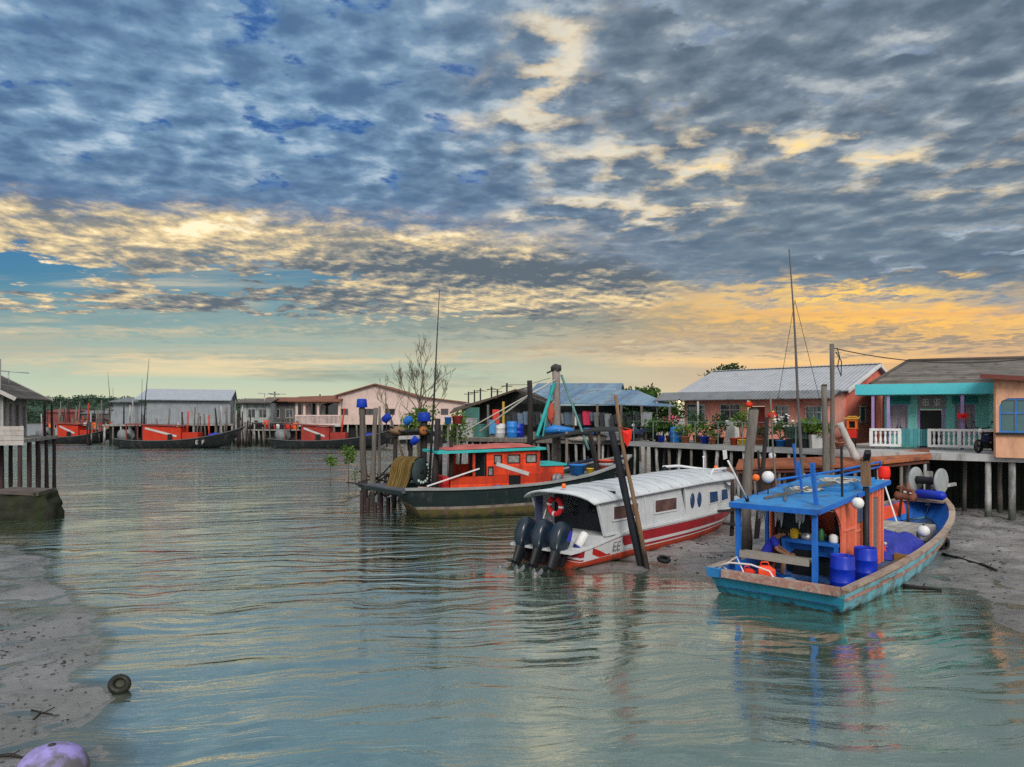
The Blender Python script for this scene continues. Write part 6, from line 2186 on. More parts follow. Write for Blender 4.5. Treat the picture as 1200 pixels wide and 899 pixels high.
bucket('tub', 'pale red tub with two grey bands standing on the bow of the red trawler', onr(9.55, -.25, rdeck(9.6) + .02), .36, .52, mat('coral_tub', (.62, .10, .06, 1), rough=.5), handle=False, cat='tub', stripe=mat('grey_band', (.32, .33, .36, 1), rough=.6))
bucket('tub', 'blue tub full of nets on the foredeck of the red trawler', onr(8.5, .55, rdeck(8.5)), .40, .46, SKY_PLASTIC, handle=False, cat='tub')
bucket('bucket', 'small yellow bucket between the blue tub and the coral tub', onr(8.85, -.05, rdeck(8.9)), .17, .26, YELLOW_PLASTIC)
bucket('bucket', 'small blue bucket on the side deck against the orange red cabin', onr(3.98, -1.28, rdeck(4)), .17, .24, mat('mid_blue_plastic', (.02, .1, .4, 1), rough=.5))
bucket('bucket', 'tiny dark pail on the grey foredeck of the red trawler', onr(7.75, -1.05, rdeck(7.8)), .1, .2, BLACK_PLASTIC)

# ================================================================ far boats
FAR_RED = mat('far_red_paint', (.40, .03, .014, 1), (.55, .045, .02, 1), rough=.6, bump=.1, dirt=(.3, .03, .02, 1), dirt_amt=.3)
FAR_HULL = mat('far_dark_hull', (.012, .016, .02, 1), (.025, .03, .034, 1), rough=.6, bump=.2, grain=(.3, 1, 2), dirt=(.09, .08, .075, 1), dirt_amt=.3)
MAROON = mat('maroon_roof', (.17, .04, .04, 1), (.24, .07, .06, 1), rough=.7)


def far_boat(label, px0, px1, d, flip=False, cab=(.32, .62), mast=True, slash=True, sternroof=True, tarp=False, n_poles=5, seed=0, marks=False, red=None):
    rr = random.Random(seed)
    L = PX(px1, d) - PX(px0, d)
    t = thing('fishing_boat', label, 'fishing boat', (PX(px1 if flip else px0, d), d, 0), math.pi if flip else 0, 'red fishing boats moored along the far bank')
    k = L / 12
    h = Hull([x * k for x in (0, 2, 4, 6, 8, 10, 11.2, 12)], [1.6, 1.8, 1.9, 1.9, 1.7, 1.2, .6, .06], [1.15, .95, .9, 1.0, 1.25, 1.75, 2.2, 2.6],
             [1.3, 1.5, 1.5, 1.4, 1.1, .5, .2, .02], [.05, .03, .03, .05, .15, .4, .7, 1.1], [-.4, -.5, -.5, -.5, -.3, .0, .3, .7], rake=1.2, trake=.6, n=24)
    dz = lambda x: .75 + max(0, x / L - .6) * 2.2
    h.build(t, [FAR_HULL, WORN_RAIL], [(0, 1, 0), (1, 2, 0)], .1, dz, 0, 1)
    h.deck(t, TR_DECK, dz, .1)
    h.rail(t, mat('far_gunwale', (.10, .10, .11, 1), rough=.8), 0, .2, .1, .02, transom=True)
    a, b = cab[0] * L, cab[1] * L
    side = -1 if not flip else 1
    c = MB()
    c.add([(a, -1.1, .75), (b, -1.1, .9), (b, 1.1, .9), (a, 1.1, .75), (a, -1.1, 2.75), (b, -1.1, 2.5), (b, 1.1, 2.5), (a, 1.1, 2.75)],
          [(0, 1, 5, 4), (1, 2, 6, 5), (2, 3, 7, 6), (3, 0, 4, 7), (4, 5, 6, 7)])
    c.box(((b + 1.0), 0, 1.35), (1.9, 1.7, 1.1))
    cb = c.build('cabin', red or FAR_RED, t)
    MB().sheet([(a - 2.2, -1.3, 3.0), (b + .2, -1.3, 2.75), (b + .2, 1.3, 2.75), (a - 2.2, 1.3, 3.0)], .12).build('roof', MAROON, cb)
    if slash:
        MB().bar((a + .3, side * 1.14, 2.45), (b - .5, side * 1.14, 1.45), .03, .24).build('white_slash', mat('grey_white_slash', (1, 1, 1, 1)), cb)
    MB().span((b - 1.6, side * 1.14 - .02, 1.0), (b - 1.0, side * 1.14 + .02, 1.7)).build('doorway', BLACK_PLASTIC, cb)
    for i in range(3):
        x = a + .6 + i * .9
        if not slash:
            MB().span((x, side * 1.14 - .02, 1.95), (x + .5, side * 1.14 + .02, 2.35)).build('window', GLASS_DARK, cb)
    if sternroof:
        for x in (a - 2.0, a - .6):
            for y in (-1.1, 1.1):
                MB().bar((x, y, .7), (x, y, 2.95), .1).build('roof_post', MAROON, t)
    dr_ = MB().lathe([(0, -.7), (.7, -.7), (.7, -.6), (.25, -.6), (.25, .6), (.7, .6), (.7, .7), (0, .7)], 16, (a - 2.6, 0, 1.6), (.2, 1, 0))
    dr_.build('net_drum', mat('drum_grey', (.2, .22, .23, 1), rough=.7), t)
    if mast:
        MB().tube([(a - .5, 0, .8), (a - .2, 0, 6), (a + .25, 0, 11)], [.11, .07, .02], 6).build('mast', DARK_STEEL, t)
        MB().tube([(a - .9, .3, .8), (a - .7, .2, 8.5)], [.06, .02], 5).build('aerial', DARK_STEEL, t)
    for i in range(n_poles):
        x = b + (L * .93 - b) * (i + .5) / n_poles
        MB().tube([(x, rr.uniform(-.8, .8), dz(x)), (x + rr.uniform(-.5, .5), rr.uniform(-.5, .5), dz(x) + rr.uniform(1.6, 5.2))], [.12, .09], 6).build('deck_pole', rr.choice([FAR_RED, GREY_WOOD, DARK_WOOD, GREY_WOOD]), t)
    if tarp:
        MB().ball((L * .78, -.1, 1.5), .55, 12, 8, (2.0, 1.4, .65), 0, .3, seed).build('folded_tarp', BLUE_PLASTIC, t)
    if marks:
        for q in (0, 1):
            text('E' if q == 0 else 'F', .75, t, PALE_FRAME, (L * .66 + q * .75, side * (h.pt(L * .66, .45, 1).y + .14), .72), (rad(86), 0, 0))
    return t


far_boat('dark hulled boat with orange red slashed cabin and tall mast before the grey warehouse', 140, 287, 92, False, (.22, .52), seed=3, n_poles=7, tarp=True, marks=True)
far_boat('smaller orange cabined boat half hidden behind the warehouse boat, nearest the left stilt house', 44, 140, 106, False, (.30, .55), mast=False, seed=5, n_poles=5)
far_boat('low dark boat with red cabin moored below the pink verandah house', 318, 470, 92, False, (.25, .46), mast=False, seed=8, n_poles=3, sternroof=True, tarp=True, red=mat('far_dull_red', (.26, .03, .025, 1), (.36, .05, .04, 1), rough=.7, dirt=(.12, .03, .03, 1), dirt_amt=.4))
far_boat('red boat with maroon canopy tied up in the far channel beyond the first orange boat', 72, 152, 122, True, (.3, .6), mast=True, slash=False, seed=9, n_poles=6)

# ---------------------------------------------------------------- far mangroves (one mass of trees)
def mangrove_mass():
    rr = random.Random(77)
    mb = MB()
    d = 300.0
    # a low bank of crowns: an uneven core with leaf clumps over it
    n = 120
    x0, x1 = PX(-120, d), PX(640, d)
    top = []
    for i in range(n + 1):
        x = x0 + (x1 - x0) * i / n
        px = 600 + F * x / d
        base = 11.6 if px < 150 else 11.6 - (px - 150) * .012
        top.append((x, max(6.0, base) + .8 * mnoise.noise(Vector((x * .05, 1, 1))) + .4 * mnoise.noise(Vector((x * .22, 4, 1)))))
    vs = []
    for x, h in top:
        vs += [(x, d, -.3), (x, d - 2.5, h * .55), (x, d + 2, h * .9), (x, d + 10, h * .8), (x, d + 14, -.3)]
    mb.add(vs, [(5 * i + k, 5 * i + 5 + k, 5 * i + 6 + k, 5 * i + 1 + k) for i in range(n) for k in range(4)], 0, True)
    for x, h in top:
        for _ in range(46):
            xx = x + rr.uniform(-1.6, 1.6)
            t = rr.random() ** .7
            leaves(mb, (xx, d - 3.2 * (1 - t) + rr.uniform(-1.5, 1.5), .3 + (h - .9) * t), (1.3, 1.0, .7), 7, .8, rr, .2)
    o = mb.build('mangrove_forest', mat('far_mangrove', (.034, .07, .05, 1), (.06, .105, .07, 1), rough=.8, bump=0, island=.45, scale=.12))
    tag(o, kind='stuff')


mangrove_mass()


# ---------------------------------------------------------------- posts and poles
def post(label, base_px, d, y_top, top_px, r0, r1, m, name='mooring_post', group=None, z0=-.6, wob=.012, seed=1, cat='post', cap=None, n=9, lean_d=0.0):
    b = at(base_px, d, 0)
    t = thing(name, label, cat, (b.x, b.y, 0), 0, group)
    e = at(top_px, d + lean_d, PZ(y_top, d + lean_d)) - b
    p, q = crooked((0, 0, z0), e, r0, r1, n, wob, seed)
    MB().tube(p, q, 10).build('shaft', m, t)
    if cap == 'bucket':
        MB().lathe([(r1 * 1.9, -.30), (r1 * 2.0, -.28), (r1 * 1.75, .06), (r1 * 1.5, .1), (0, .1)], 14, e).build('bucket_cap', mat('drum_blue', (.008, .04, .36, 1), rough=.5), t)
    elif cap == 'notch':
        MB().lathe([(r1 * .95, 0), (r1 * .8, .05), (0, .02)], 10, e).build('worn_top', DARK_WOOD, t)
    return t


post('thick weathered timber post standing between the speedboat and the blue boat', 872, 20.9, 480, 883, .165, .14, GREY_WOOD, seed=2, cap='notch', wob=.02)
post('dark slanting timber pole close behind the thick weathered post', 884, 24.0, 489, 899, .09, .06, DARK_WOOD, seed=4, name='leaning_pole', cat='pole')
post('bent greyish pole rising beside the dark slanting pole before the salmon house', 914, 27, 466, 902, .045, .03, GREY_WOOD, seed=6, name='leaning_pole', cat='pole')
post('short dark pile beside the speedboat bow with two cross pieces', 857, 24.5, 566, 859, .075, .065, DARK_WOOD, seed=8)
cpx = thing('cross_timber', 'dark cross timbers tied to the short pile at the speedboat bow', 'timber', at(857, 24.35, 0), 0)
MB().bar((-.45, 0, 1.0), (.55, 0, 1.08), .08).build('upper_bar', DARK_WOOD, cpx)
MB().bar((-.3, -.09, .62), (.4, -.09, .55), .08).build('lower_bar', DARK_WOOD, cpx)
post('dark heavy pole leaning against a paler stick right in front of the speedboat', 757, 20.4, 505, 717, .12, .09, mat('tarred_pole', (.008, .011, .018, 1), (.022, .026, .034, 1), rough=.6, bump=.4, grain=(5, 5, .7), tide=(.35, (.02, .02, .02, 1))), seed=9, name='leaning_pole', cat='pole', wob=.008)
post('brown crooked stick crossing the dark heavy pole in front of the speedboat', 763, 20.15, 463, 720, .07, .045, BROWN_WOOD, seed=10, name='leaning_pole', cat='pole', wob=.02)
rg = thing('red_bag', 'bright red plastic bag hanging from the brown crooked stick', 'bag', at(734, 20.05, PZ(512, 20.05)), 0)
MB().add([(-.12, 0, .16), (.16, .02, .20), (.13, -.03, -.05), (.02, -.05, -.28), (-.07, 0, -.1), (0.02, -.09, .06)], [(0, 5, 1), (1, 5, 2), (2, 5, 3), (3, 5, 4), (4, 5, 0)], 0, False).build('body', mat('red_film', (.75, .03, .02, 1), rough=.5), rg)
MB().tube([(-.1, 0, .16), (-.17, .05, .26), (.14, .02, .2)], .012, 5).build('handle', RED_PLASTIC, rg)
ty_ = MB().lathe([(.10, -.04), (.16, -.06), (.2, 0), (.16, .06), (.10, .04)], 18, at(778, 20.4, .2), (.1, -.2, 1))
tag(ty_.build('sunken_tyre', BLACK_RUBBER), 'small dark tyre lying in the mud at the foot of the leaning poles', 'tyre')
post('tall grey utility pole carrying the wire beside the turquoise house porch', 976, 30.2, 403, 975, .11, .085, GREY_WOOD, seed=12, name='utility_pole', cat='pole', wob=.003)
post('stout pale weathered post just left of the utility pole', 970, 29.8, 452, 966, .14, .12, GREY_WOOD, seed=13, cap='notch', wob=.01)
post('thin dark wireless mast with stay wires before the salmon house', 944, 29.0, 292, 925, .085, .022, mat('mast_grey', (.10, .095, .10, 1), rough=.6, bump=.2), name='radio_mast', cat='mast', seed=14, wob=.004, n=14)
mb = MB()
mt = at(931.5, 29.0, PZ(352, 29))
for a in (at(912, 31, DECK + 2.2), at(962, 30.5, DECK + 1.9)):
    mb2 = MB().tube([mt, a], .010, 4)
    tag(mb2.build('stay_wire', DARK_STEEL), 'thin stay wire running down from the wireless mast', 'wire', 'stay wires of the mast')
post('blue painted rusty stake standing just behind the blue boat roof', 945, 25.0, 520, 930, .06, .05, mat('blue_stake', (.02, .09, .3, 1), rough=.6, bump=.3), name='stake', cat='stake', seed=15)
post('dark thin stake leaning left of the blue painted stake', 893, 28.0, 528, 889, .05, .045, DARK_WOOD, name='stake', cat='stake', seed=16)
post('slanting bleached driftwood trunk propped beside the stout pale post', 1004, 30.6, 496, 984, .16, .12, mat('bleached_wood', (.40, .38, .37, 1), (.55, .53, .52, 1), rough=.85, bump=.5, grain=(5, 5, .8)), name='driftwood_log', cat='timber', seed=17, z0=2.3)

# big rigging pole in the middle with its lines
post('tall thick grey rigging pole with ropes between the trawler and the net shed', 652, 39.0, 431, 652, .24, .19, mat('rig_pole', (.19, .16, .15, 1), (.32, .28, .26, 1), rough=.85, bump=.6, grain=(5, 5, .7), tide=(.8, (.05, .05, .045, 1))), name='rigging_pole', cat='pole', seed=18, wob=.006)
hd = MB()
tp_ = at(652, 39.0, PZ(434, 39))
hd.ball(tp_ + Vector((0, 0, .1)), .3, 10, 8, (1, 1, .7), 0, .5, 4)
hd.bar(tp_ + Vector((-.5, 0, -.15)), tp_ + Vector((.25, 0, .2)), .09)
tag(hd.build('rope_knot', DARK_ROPE), 'dark bundle of rope lashed round the head of the rigging pole', 'rope')
for (x0, y0, d0, x1, y1, d1, m, r, lab) in (
        (650, 449, 38.6, 629, 512, 35.5, TURQ_ROPE, .09, 'turquoise spar leaning steeply against the rigging pole'),
        (646, 452, 38.8, 636, 512, 36.5, TURQ_ROPE, .045, 'thin turquoise line beside the turquoise spar'),
        (658, 440, 38.6, 690, 527, 34.8, mat('grey_turquoise', (.10, .22, .22, 1), rough=.7), .06, 'grey green spar running down right from the rigging pole to the trawler bow'),
        (651, 445, 38.8, 545, 505, 38.0, ROPE, .03, 'pale mooring rope sloping far left from the rigging pole'),
        (622, 462, 38.0, 562, 506, 37.0, mat('grey_bamboo', (.28, .28, .26, 1), rough=.7), .045, 'pale bamboo pole slanting across the open shed front')):
    t = thing('spar' if r > .04 else 'mooring_rope', lab, 'spar' if r > .04 else 'rope', at(x1, d1, PZ(y1, d1)), 0)
    MB().tube([Vector((0, 0, 0)), at(x0, d0, PZ(y0, d0)) - t.location], r, 7).build('shaft', m, t)
lt = at(645, 38.5, PZ(484, 38.5))
t = thing('orange_bundle', 'faded red cloth bundle tied to the side of the rigging pole', 'bundle', lt, 0)
MB().ball((0, 0, 0), .22, 10, 8, (.9, .7, 2.4), 0, .4, 8).build('body', mat('faded_red_cloth', (.45, .09, .06, 1), rough=.9, bump=.4), t)
MB().tube([(0, 0, .4), (.2, .05, .62)], .02, 5).build('tie', ROPE, t)
post('dark post bundle standing left of the rigging pole against the shed', 623, 37.5, 446, 620, .17, .13, DARK_WOOD, seed=19, name='timber_pole', cat='pole')
post('slim grey pole right of the trawler bow reaching the shed eave', 700, 40.5, 500, 703, .06, .05, GREY_WOOD, seed=20, name='timber_pole', cat='pole')
# dark awning on poles over the trawler bow
aw = thing('tarp_awning', 'ragged black net awning stretched on poles behind the trawler bow', 'awning', at(625, 37.5, 0), 0)
o_ = aw.location
A1 = [at(px, d, PZ(y, d)) - o_ for px, y, d in ((622, 516, 36.2), (662, 509, 35.6), (700, 504, 35.0), (732, 504, 34.6))]
A2 = [at(px, d, PZ(y, d)) - o_ for px, y, d in ((640, 507, 39.5), (672, 504, 39.2), (704, 500, 38.8), (728, 501, 38.5))]
mb = MB()
for i in range(3):
    mb.sheet([A1[i], A1[i + 1], A2[i + 1], A2[i]], .08)
mb.build('sheet', mat('black_netting', (.02, .022, .025, 1), (.05, .05, .05, 1), rough=.9, bump=.6), aw)
MB().ball(at(688, 36, PZ(514, 36)) - o_, .55, 12, 8, (1.8, 1.1, .45), 0, .4, 2).build('net_bundle', mat('pale_net', (.28, .26, .23, 1), (.4, .37, .33, 1), rough=.95, bump=.8), aw)
for px, d in ((626, 36.4), (664, 35.8), (702, 35.3), (730, 34.9)):
    MB().tube([at(px, d, -.4) - o_, at(px, d, PZ(506, d)) - o_], .07, 7).build('pole', GREY_WOOD, aw)
t = thing('blue_tarp_roll', 'rolled blue tarpaulin lying on top of the black net awning', 'tarpaulin', at(655, 38.0, PZ(505, 38)), 0)
MB().tube([(-.7, 0, 0), (-.2, 0, .1), (.3, .05, .05), (.75, 0, .02)], [.16, .22, .18, .12], 10).build('roll', SKY_PLASTIC, t)
MB().tube([(0, -.22, 0), (0, 0, .27), (0, .2, 0)], .02, 5).build('tie', ROPE, t)

# blue capped piles and float poles behind the trawler stern
post('dark pile wearing an upturned blue bucket on its head left of the trawler', 428, 34.5, 470, 424, .17, .13, mat('brown_black_pile', (.07, .06, .055, 1), (.13, .115, .10, 1), rough=.8, bump=.5, grain=(5, 5, .7), tide=(1.0, (.025, .023, .023, 1))), seed=24, cap='bucket', name='capped_pile', wob=.012)
post('forked grey pile right of the blue bucket pile', 435, 34.0, 478, 441, .13, .11, GREY_WOOD, seed=25, wob=.02)
post('thin broken pole between the forked grey pile and the blue floats', 444, 35.5, 476, 445, .07, .05, GREY_WOOD, seed=26, wob=.01)
post('stout dark pile with a tall blue can on top beside the trawler mast', 496, 33.6, 486, 497, .16, .15, DARK_WOOD, seed=27, name='capped_pile', cap='bucket')
for (px, py, d, lab) in ((453, 490, 34.2, 'round blue drum float on a thin pole, left of the net gantry pair'), (478, 493, 33.4, 'blue drum float tilted on a pole just left of the tall blue can'),
                         (486, 516, 33.0, 'blue drum float hanging low under the gantry beam')):
    p = at(px, d, PZ(py, d))
    t = thing('drum_float', lab, 'float', p, .4, None)
    MB().lathe([(0, -.2), (.12, -.2), (.175, -.15), (.175, .15), (.12, .2), (0, .2)], 16, (0, 0, 0), (.5, -.5, .6)).build('body', mat('drum_sky', (.015, .12, .42, 1), rough=.5) if py == 493 else mat('drum_blue', (.008, .04, .36, 1), rough=.5), t)
    MB().tube([(0, .06, -.2), (.03, .08, -1.35 if py < 500 else .55)], .03, 6).build('pole', DARK_WOOD, t)
gn = thing('net_gantry', 'dark timber gantry with rusty pulley and grey plank behind the trawler stern', 'gantry', at(470, 33.5, 0), 0)
for px, yt in ((462, 512), (480, 508), (515, 512)):
    p = at(px, 33.4, 0) - gn.location
    MB().tube([(p.x, p.y, -.5), (p.x + .05, p.y, PZ(yt, 33.4))], .10, 7).build('leg', DARK_WOOD, gn)
a, b = at(452, 33.3, PZ(511, 33.3)) - gn.location, at(520, 33.3, PZ(507, 33.3)) - gn.location
MB().bar(a, b, .17).build('beam', DARK_WOOD, gn)
a, b = at(468, 33.1, PZ(513, 33.1)) - gn.location, at(492, 33.1, PZ(512, 33.1)) - gn.location
MB().bar(a, b, .4, .16).build('plank', PALE_POST, gn)
MB().lathe([(.04, -.08), (.2, -.08), (.14, 0), (.2, .08), (.04, .08)], 14, at(496, 33.0, PZ(505, 33)) - gn.location, (.4, -1, .2)).build('pulley', mat('rust_orange', (.3, .11, .04, 1), rough=.8, bump=.4), gn)
MB().ball(at(466, 33.2, PZ(505, 33.2)) - gn.location, .24, 12, 8, (1.5, 1, .8), 0, .6, 5).build('rope_bundle', mat('brown_rope', (.2, .13, .08, 1), rough=.95, bump=.7), gn)
MB().tube([at(456, 33.2, PZ(500, 33.2)) - gn.location, at(470, 33, PZ(506, 33)) - gn.location, at(500, 33, PZ(505, 33)) - gn.location, at(516, 33, PZ(515, 33)) - gn.location], .06, 6).build('hose', BLACK_RUBBER, gn)
# broken jetty and brushwood by the stern
bw = MB()
rr = random.Random(5)
for i in range(60):
    px = rr.uniform(432, 500); d = rr.uniform(34, 38)
    z = rr.uniform(.1, 1.3)
    p = at(px, d, z)
    a = rr.uniform(0, 6.28)
    bw.tube([p, p + Vector((math.cos(a) * rr.uniform(.5, 1.5), math.sin(a) * .7, rr.uniform(-.5, .6)))], rr.uniform(.02, .05), 5)
tag(bw.build('brushwood', DARK_WOOD), kind='stuff')
jt = thing('broken_jetty', 'low broken jetty of dark posts and boards among brushwood', 'jetty', at(470, 36, 0), 0)
for i in range(9):
    p = at(436 + i * 8, 36 + (i % 3) * .5, 0) - jt.location
    MB().tube([(p.x, p.y, -.4), (p.x + rr.uniform(-.1, .1), p.y, rr.uniform(1.0, 1.9))], .08, 6).build('post', DARK_WOOD, jt)
for z in (.95, 1.3):
    MB().bar(at(436, 35.9, z) - jt.location, at(500, 36.1, z + .1) - jt.location, .12, .07).build('board', GREY_WOOD, jt)
for i, px in enumerate((424, 431, 440, 447, 455)):
    post('stub of a dark pile poking up under the trawler stern', px, 31.6, 577 + (i % 3) * 6, px, .09, .08, PURPLE_WOOD, name='pile_stub', group='pile stubs under the trawler stern', seed=40 + i)

# rusty walkway on posts
rw = thing('rusty_walkway', 'rust red sheet topped gangway on pale stakes running up to the porch walkway', 'gangway', at(975, 30, 0), 0)
o_ = rw.location
RUST = mat('rust_red_sheet', (.27, .085, .04, 1), (.42, .15, .075, 1), rough=.85, bump=.4, boards=(0, .9, .02), dirt=(.12, .06, .05, 1), dirt_amt=.4)
k = [at(862, 31.4, PZ(548, 31.4)) - o_, at(1000, 29.8, PZ(545, 29.8)) - o_, at(1092, 28.9, PZ(535, 28.9)) - o_]
k2 = [at(866, 33.4, PZ(538, 33.4)) - o_, at(1000, 31.4, PZ(534.5, 31.4)) - o_, at(1088, 30.4, PZ(525.5, 30.4)) - o_]
mb = MB()
for i in range(2):
    mb.sheet([k[i], k[i + 1], k2[i + 1], k2[i]], .1)
mb.build('sheeting', RUST, rw)
MB().bar(k[0] + Vector((0, .2, -.2)), k[1] + Vector((0, .2, -.2)), .1, .12).bar(k[1] + Vector((0, .2, -.2)), k[2] + Vector((0, .2, -.2)), .1, .12).build('beam', mat('dark_red_beam', (.12, .05, .04, 1), rough=.85, bump=.3), rw)
rr = random.Random(15)
for i in range(17):
    t = i / 16
    p = (k[0].lerp(k[1], t / .6) if t < .6 else k[1].lerp(k[2], (t - .6) / .4)) + Vector((0, .3 + .8 * (i % 2), 0))
    q_ = p + Vector((rr.uniform(-.1, .1), 0, -.1))
    MB().tube([(q_.x + rr.uniform(-.15, .15), q_.y, -.4), q_], .07, 6).build('stake', rr.choice([PALE_POST, PALE_POST, GREY_WOOD]), rw)
MB().wall((k[0].x, k[0].y + 1.3), (k[1].x, k[1].y + 1.2), .9, 1.85, .05).build('board_screen', mat('reddish_boards', (.16, .08, .06, 1), (.25, .14, .11, 1), rough=.9, bump=.4, boards=(0, .35, .03)), rw)

# power line
wl = MB()
p0, p1 = at(977, 30.2, PZ(408, 30.2)), at(1240, 29.0, PZ(415, 29.0))
pts = [p0.lerp(p1, i / 16) - Vector((0, 0, 1.1 * (1 - (2 * i / 16 - 1) ** 2) * .42)) for i in range(17)]
wl.tube(pts, .022, 5)
tag(wl.build('power_cable', DARK_ROPE), 'black power cable sagging from the utility pole over the turquoise house', 'cable')
wl = MB()
p0, p1 = at(977, 30.2, PZ(475, 30.2)), at(900, 40.0, PZ(462, 40.0))
wl.tube([p0.lerp(p1, i / 8) - Vector((0, 0, .15 * (1 - (i / 4 - 1) ** 2))) for i in range(9)], .015, 5)
tag(wl.build('service_cable', DARK_ROPE), 'thin grey service cable from the utility pole to the salmon house', 'cable')
ins = thing('cable_coil', 'tangle of loose black cable hanging from the head of the utility pole', 'cable', at(981, 30.1, PZ(415, 30.1)), 0)
MB().tube([(0, 0, .25), (.1, 0, -.1), (.02, 0, -.5), (.16, 0, -.9), (.2, .05, -.3), (-.06, 0, .1)], .022, 5).build('loop', DARK_ROPE, ins)

# far power poles
for i, (px, yt, d) in enumerate(((549, 459, 150), (556, 457, 145), (563, 455, 140), (576, 453, 130), (583, 456, 135), (594, 449, 120), (322, 459, 140), (375, 462, 150))):
    t = thing('power_pole', 'small distant power pole with a crossarm above the low roofs', 'pole', at(px, d, 0), 0, 'distant power poles')
    MB().tube([(0, 0, 0), (0, 0, PZ(yt, d))], .14, 6).build('shaft', DARK_WOOD, t)
    MB().bar((-.9, 0, PZ(yt, d) - .5), (.9, 0, PZ(yt, d) - .5), .12).build('crossarm', DARK_WOOD, t)
mb = MB()
pp = [at(549, 150, PZ(460, 150)), at(563, 140, PZ(456.5, 140)), at(576, 130, PZ(455, 130)), at(594, 120, PZ(451, 120)), at(645, 110, PZ(443, 110))]
for a, b in zip(pp, pp[1:]):
    mb.tube([a, a.lerp(b, .5) - Vector((0, 0, .5)), b], .035, 4)
tag(mb.build('overhead_line', DARK_ROPE), 'thin overhead line strung between the distant power poles', 'cable')
# television aerials
for i, (px, py, d, lab) in enumerate(((10, 437, 40.0, 'television aerial on the slate roof of the left stilt house'), (310, 462, 104, 'small aerial above the brown roofed shack'), (322, 462, 107, 'second aerial right beside the small aerial on the shack roof'))):
    k_ = d / 40
    t = thing('aerial', lab, 'aerial', at(px, d, PZ(py, d)), .3)
    MB().tube([(0, 0, -1.3 * k_ * .6), (0, 0, .1)], .03 * k_ ** .5, 5).build('pole', STEEL, t)
    m_ = MB().tube([(-.55 * k_ ** .5, 0, .12), (.95 * k_ ** .5, 0, 0)], .025 * k_ ** .5, 5)
    for q in range(6):
        x = (-.5 + q * .27) * k_ ** .5
        m_.tube([(x, -.3, .1 - q * .02), (x, .3, .1 - q * .02)], .012 * k_ ** .5, 4)
    m_.build('boom', STEEL, t)

# ---------------------------------------------------------------- pole forest among the far boats
rr = random.Random(29)
for i in range(92):
    zone = rr.random()
    if zone < .55:
        px, d = rr.uniform(48, 168), rr.uniform(100, 130)
        yt = rr.uniform(466, 500)
    elif zone < .8:
        px, d = rr.uniform(165, 290), rr.uniform(96, 101)
        yt = rr.uniform(474, 500)
    else:
        px, d = rr.uniform(278, 350), rr.uniform(95, 102)
        yt = rr.uniform(482, 502)
    b = at(px, d, 0)
    t = bpy.data.objects.get('nothing')
    p, q = crooked((0, 0, -.5), (rr.uniform(-.3, .3), 0, PZ(yt, d)), rr.uniform(.09, .16), rr.uniform(.06, .11), 4, .02, i)
    o = MB().tube(p, q, 6).build('mooring_pole', rr.choice([GREY_WOOD, PALE_POST, PURPLE_WOOD, GREY_WOOD, DARK_WOOD]))
    o.location = b
    tag(o, 'bare timber mooring pole standing among the moored boats on the far bank', 'pole', 'mooring poles among the far boats')
for k, (p0, p1, d, z) in enumerate(((48, 160, 128, 2.3), (60, 150, 112, 1.9), (284, 350, 97, 2.0))):
    t = thing('far_jetty', ('long plank jetty on stakes at the back of the far channel', 'lower plank jetty just behind the orange boats', 'rickety jetty below the brown roofed shacks')[k], 'jetty', at(p0, d, 0), 0)
    L = PX(p1, d) - PX(p0, d)
    MB().span((0, 0, z), (L, 1.2, z + .16)).build('planking', PLANK_GREY, t)
    MB().span((0, 0, z + 1.0), (L, .08, z + 1.1)).build('handrail', MAROON if k < 2 else GREY_WOOD, t)
    for i in range(int(L / 1.3)):
        MB().tube([(.3 + i * 1.3, .2, -.4), (.3 + i * 1.3 + rr.uniform(-.1, .1), .2, z + 1.0)], .10, 5).build('stake', rr.choice([GREY_WOOD, DARK_WOOD, PALE_POST]), t)
# low huts and stacked gear behind the orange boats
for k, (px, d, w, h, m, lab) in enumerate(((66, 126, 5, 2.2, 'maroon_roof', 'small maroon net hut on the far jetty nearest the stilt house'), (104, 127, 7, 2.0, 'shack_wall_1', 'dark flat roofed hut in the middle of the far jetty'), (140, 118, 5, 2.6, 'grey_cladding', 'grey lean to hut beside the warehouse side roof'))):
    t = thing('net_hut', lab, 'hut', at(px, d, 2.3), 0)
    MB().span((-w / 2, 1.3, 0), (w / 2, 4, h)).build('wall', MATS[m], t)
    MB().sheet([(-w / 2 - .3, 1.0, h + .02), (w / 2 + .3, 1.0, h + .02), (w / 2 + .3, 4.3, h + .5), (-w / 2 - .3, 4.3, h + .5)], .1).build('roof', ZINC_DARK if k else MAROON, t)
    MB().span((-.4, 1.27, .05), (.5, 1.298, h * .8)).build('doorway', BLACK_PLASTIC, t)
rr = random.Random(31)
GEAR = [WHITE_PAINT, BLACK_PLASTIC, SKY_PLASTIC, RED_PLASTIC, DARK_WOOD, PALE_POST, ORANGE_PLASTIC, DARK_STEEL, mat('gear_teal', (.05, .2, .2, 1), rough=.7)]
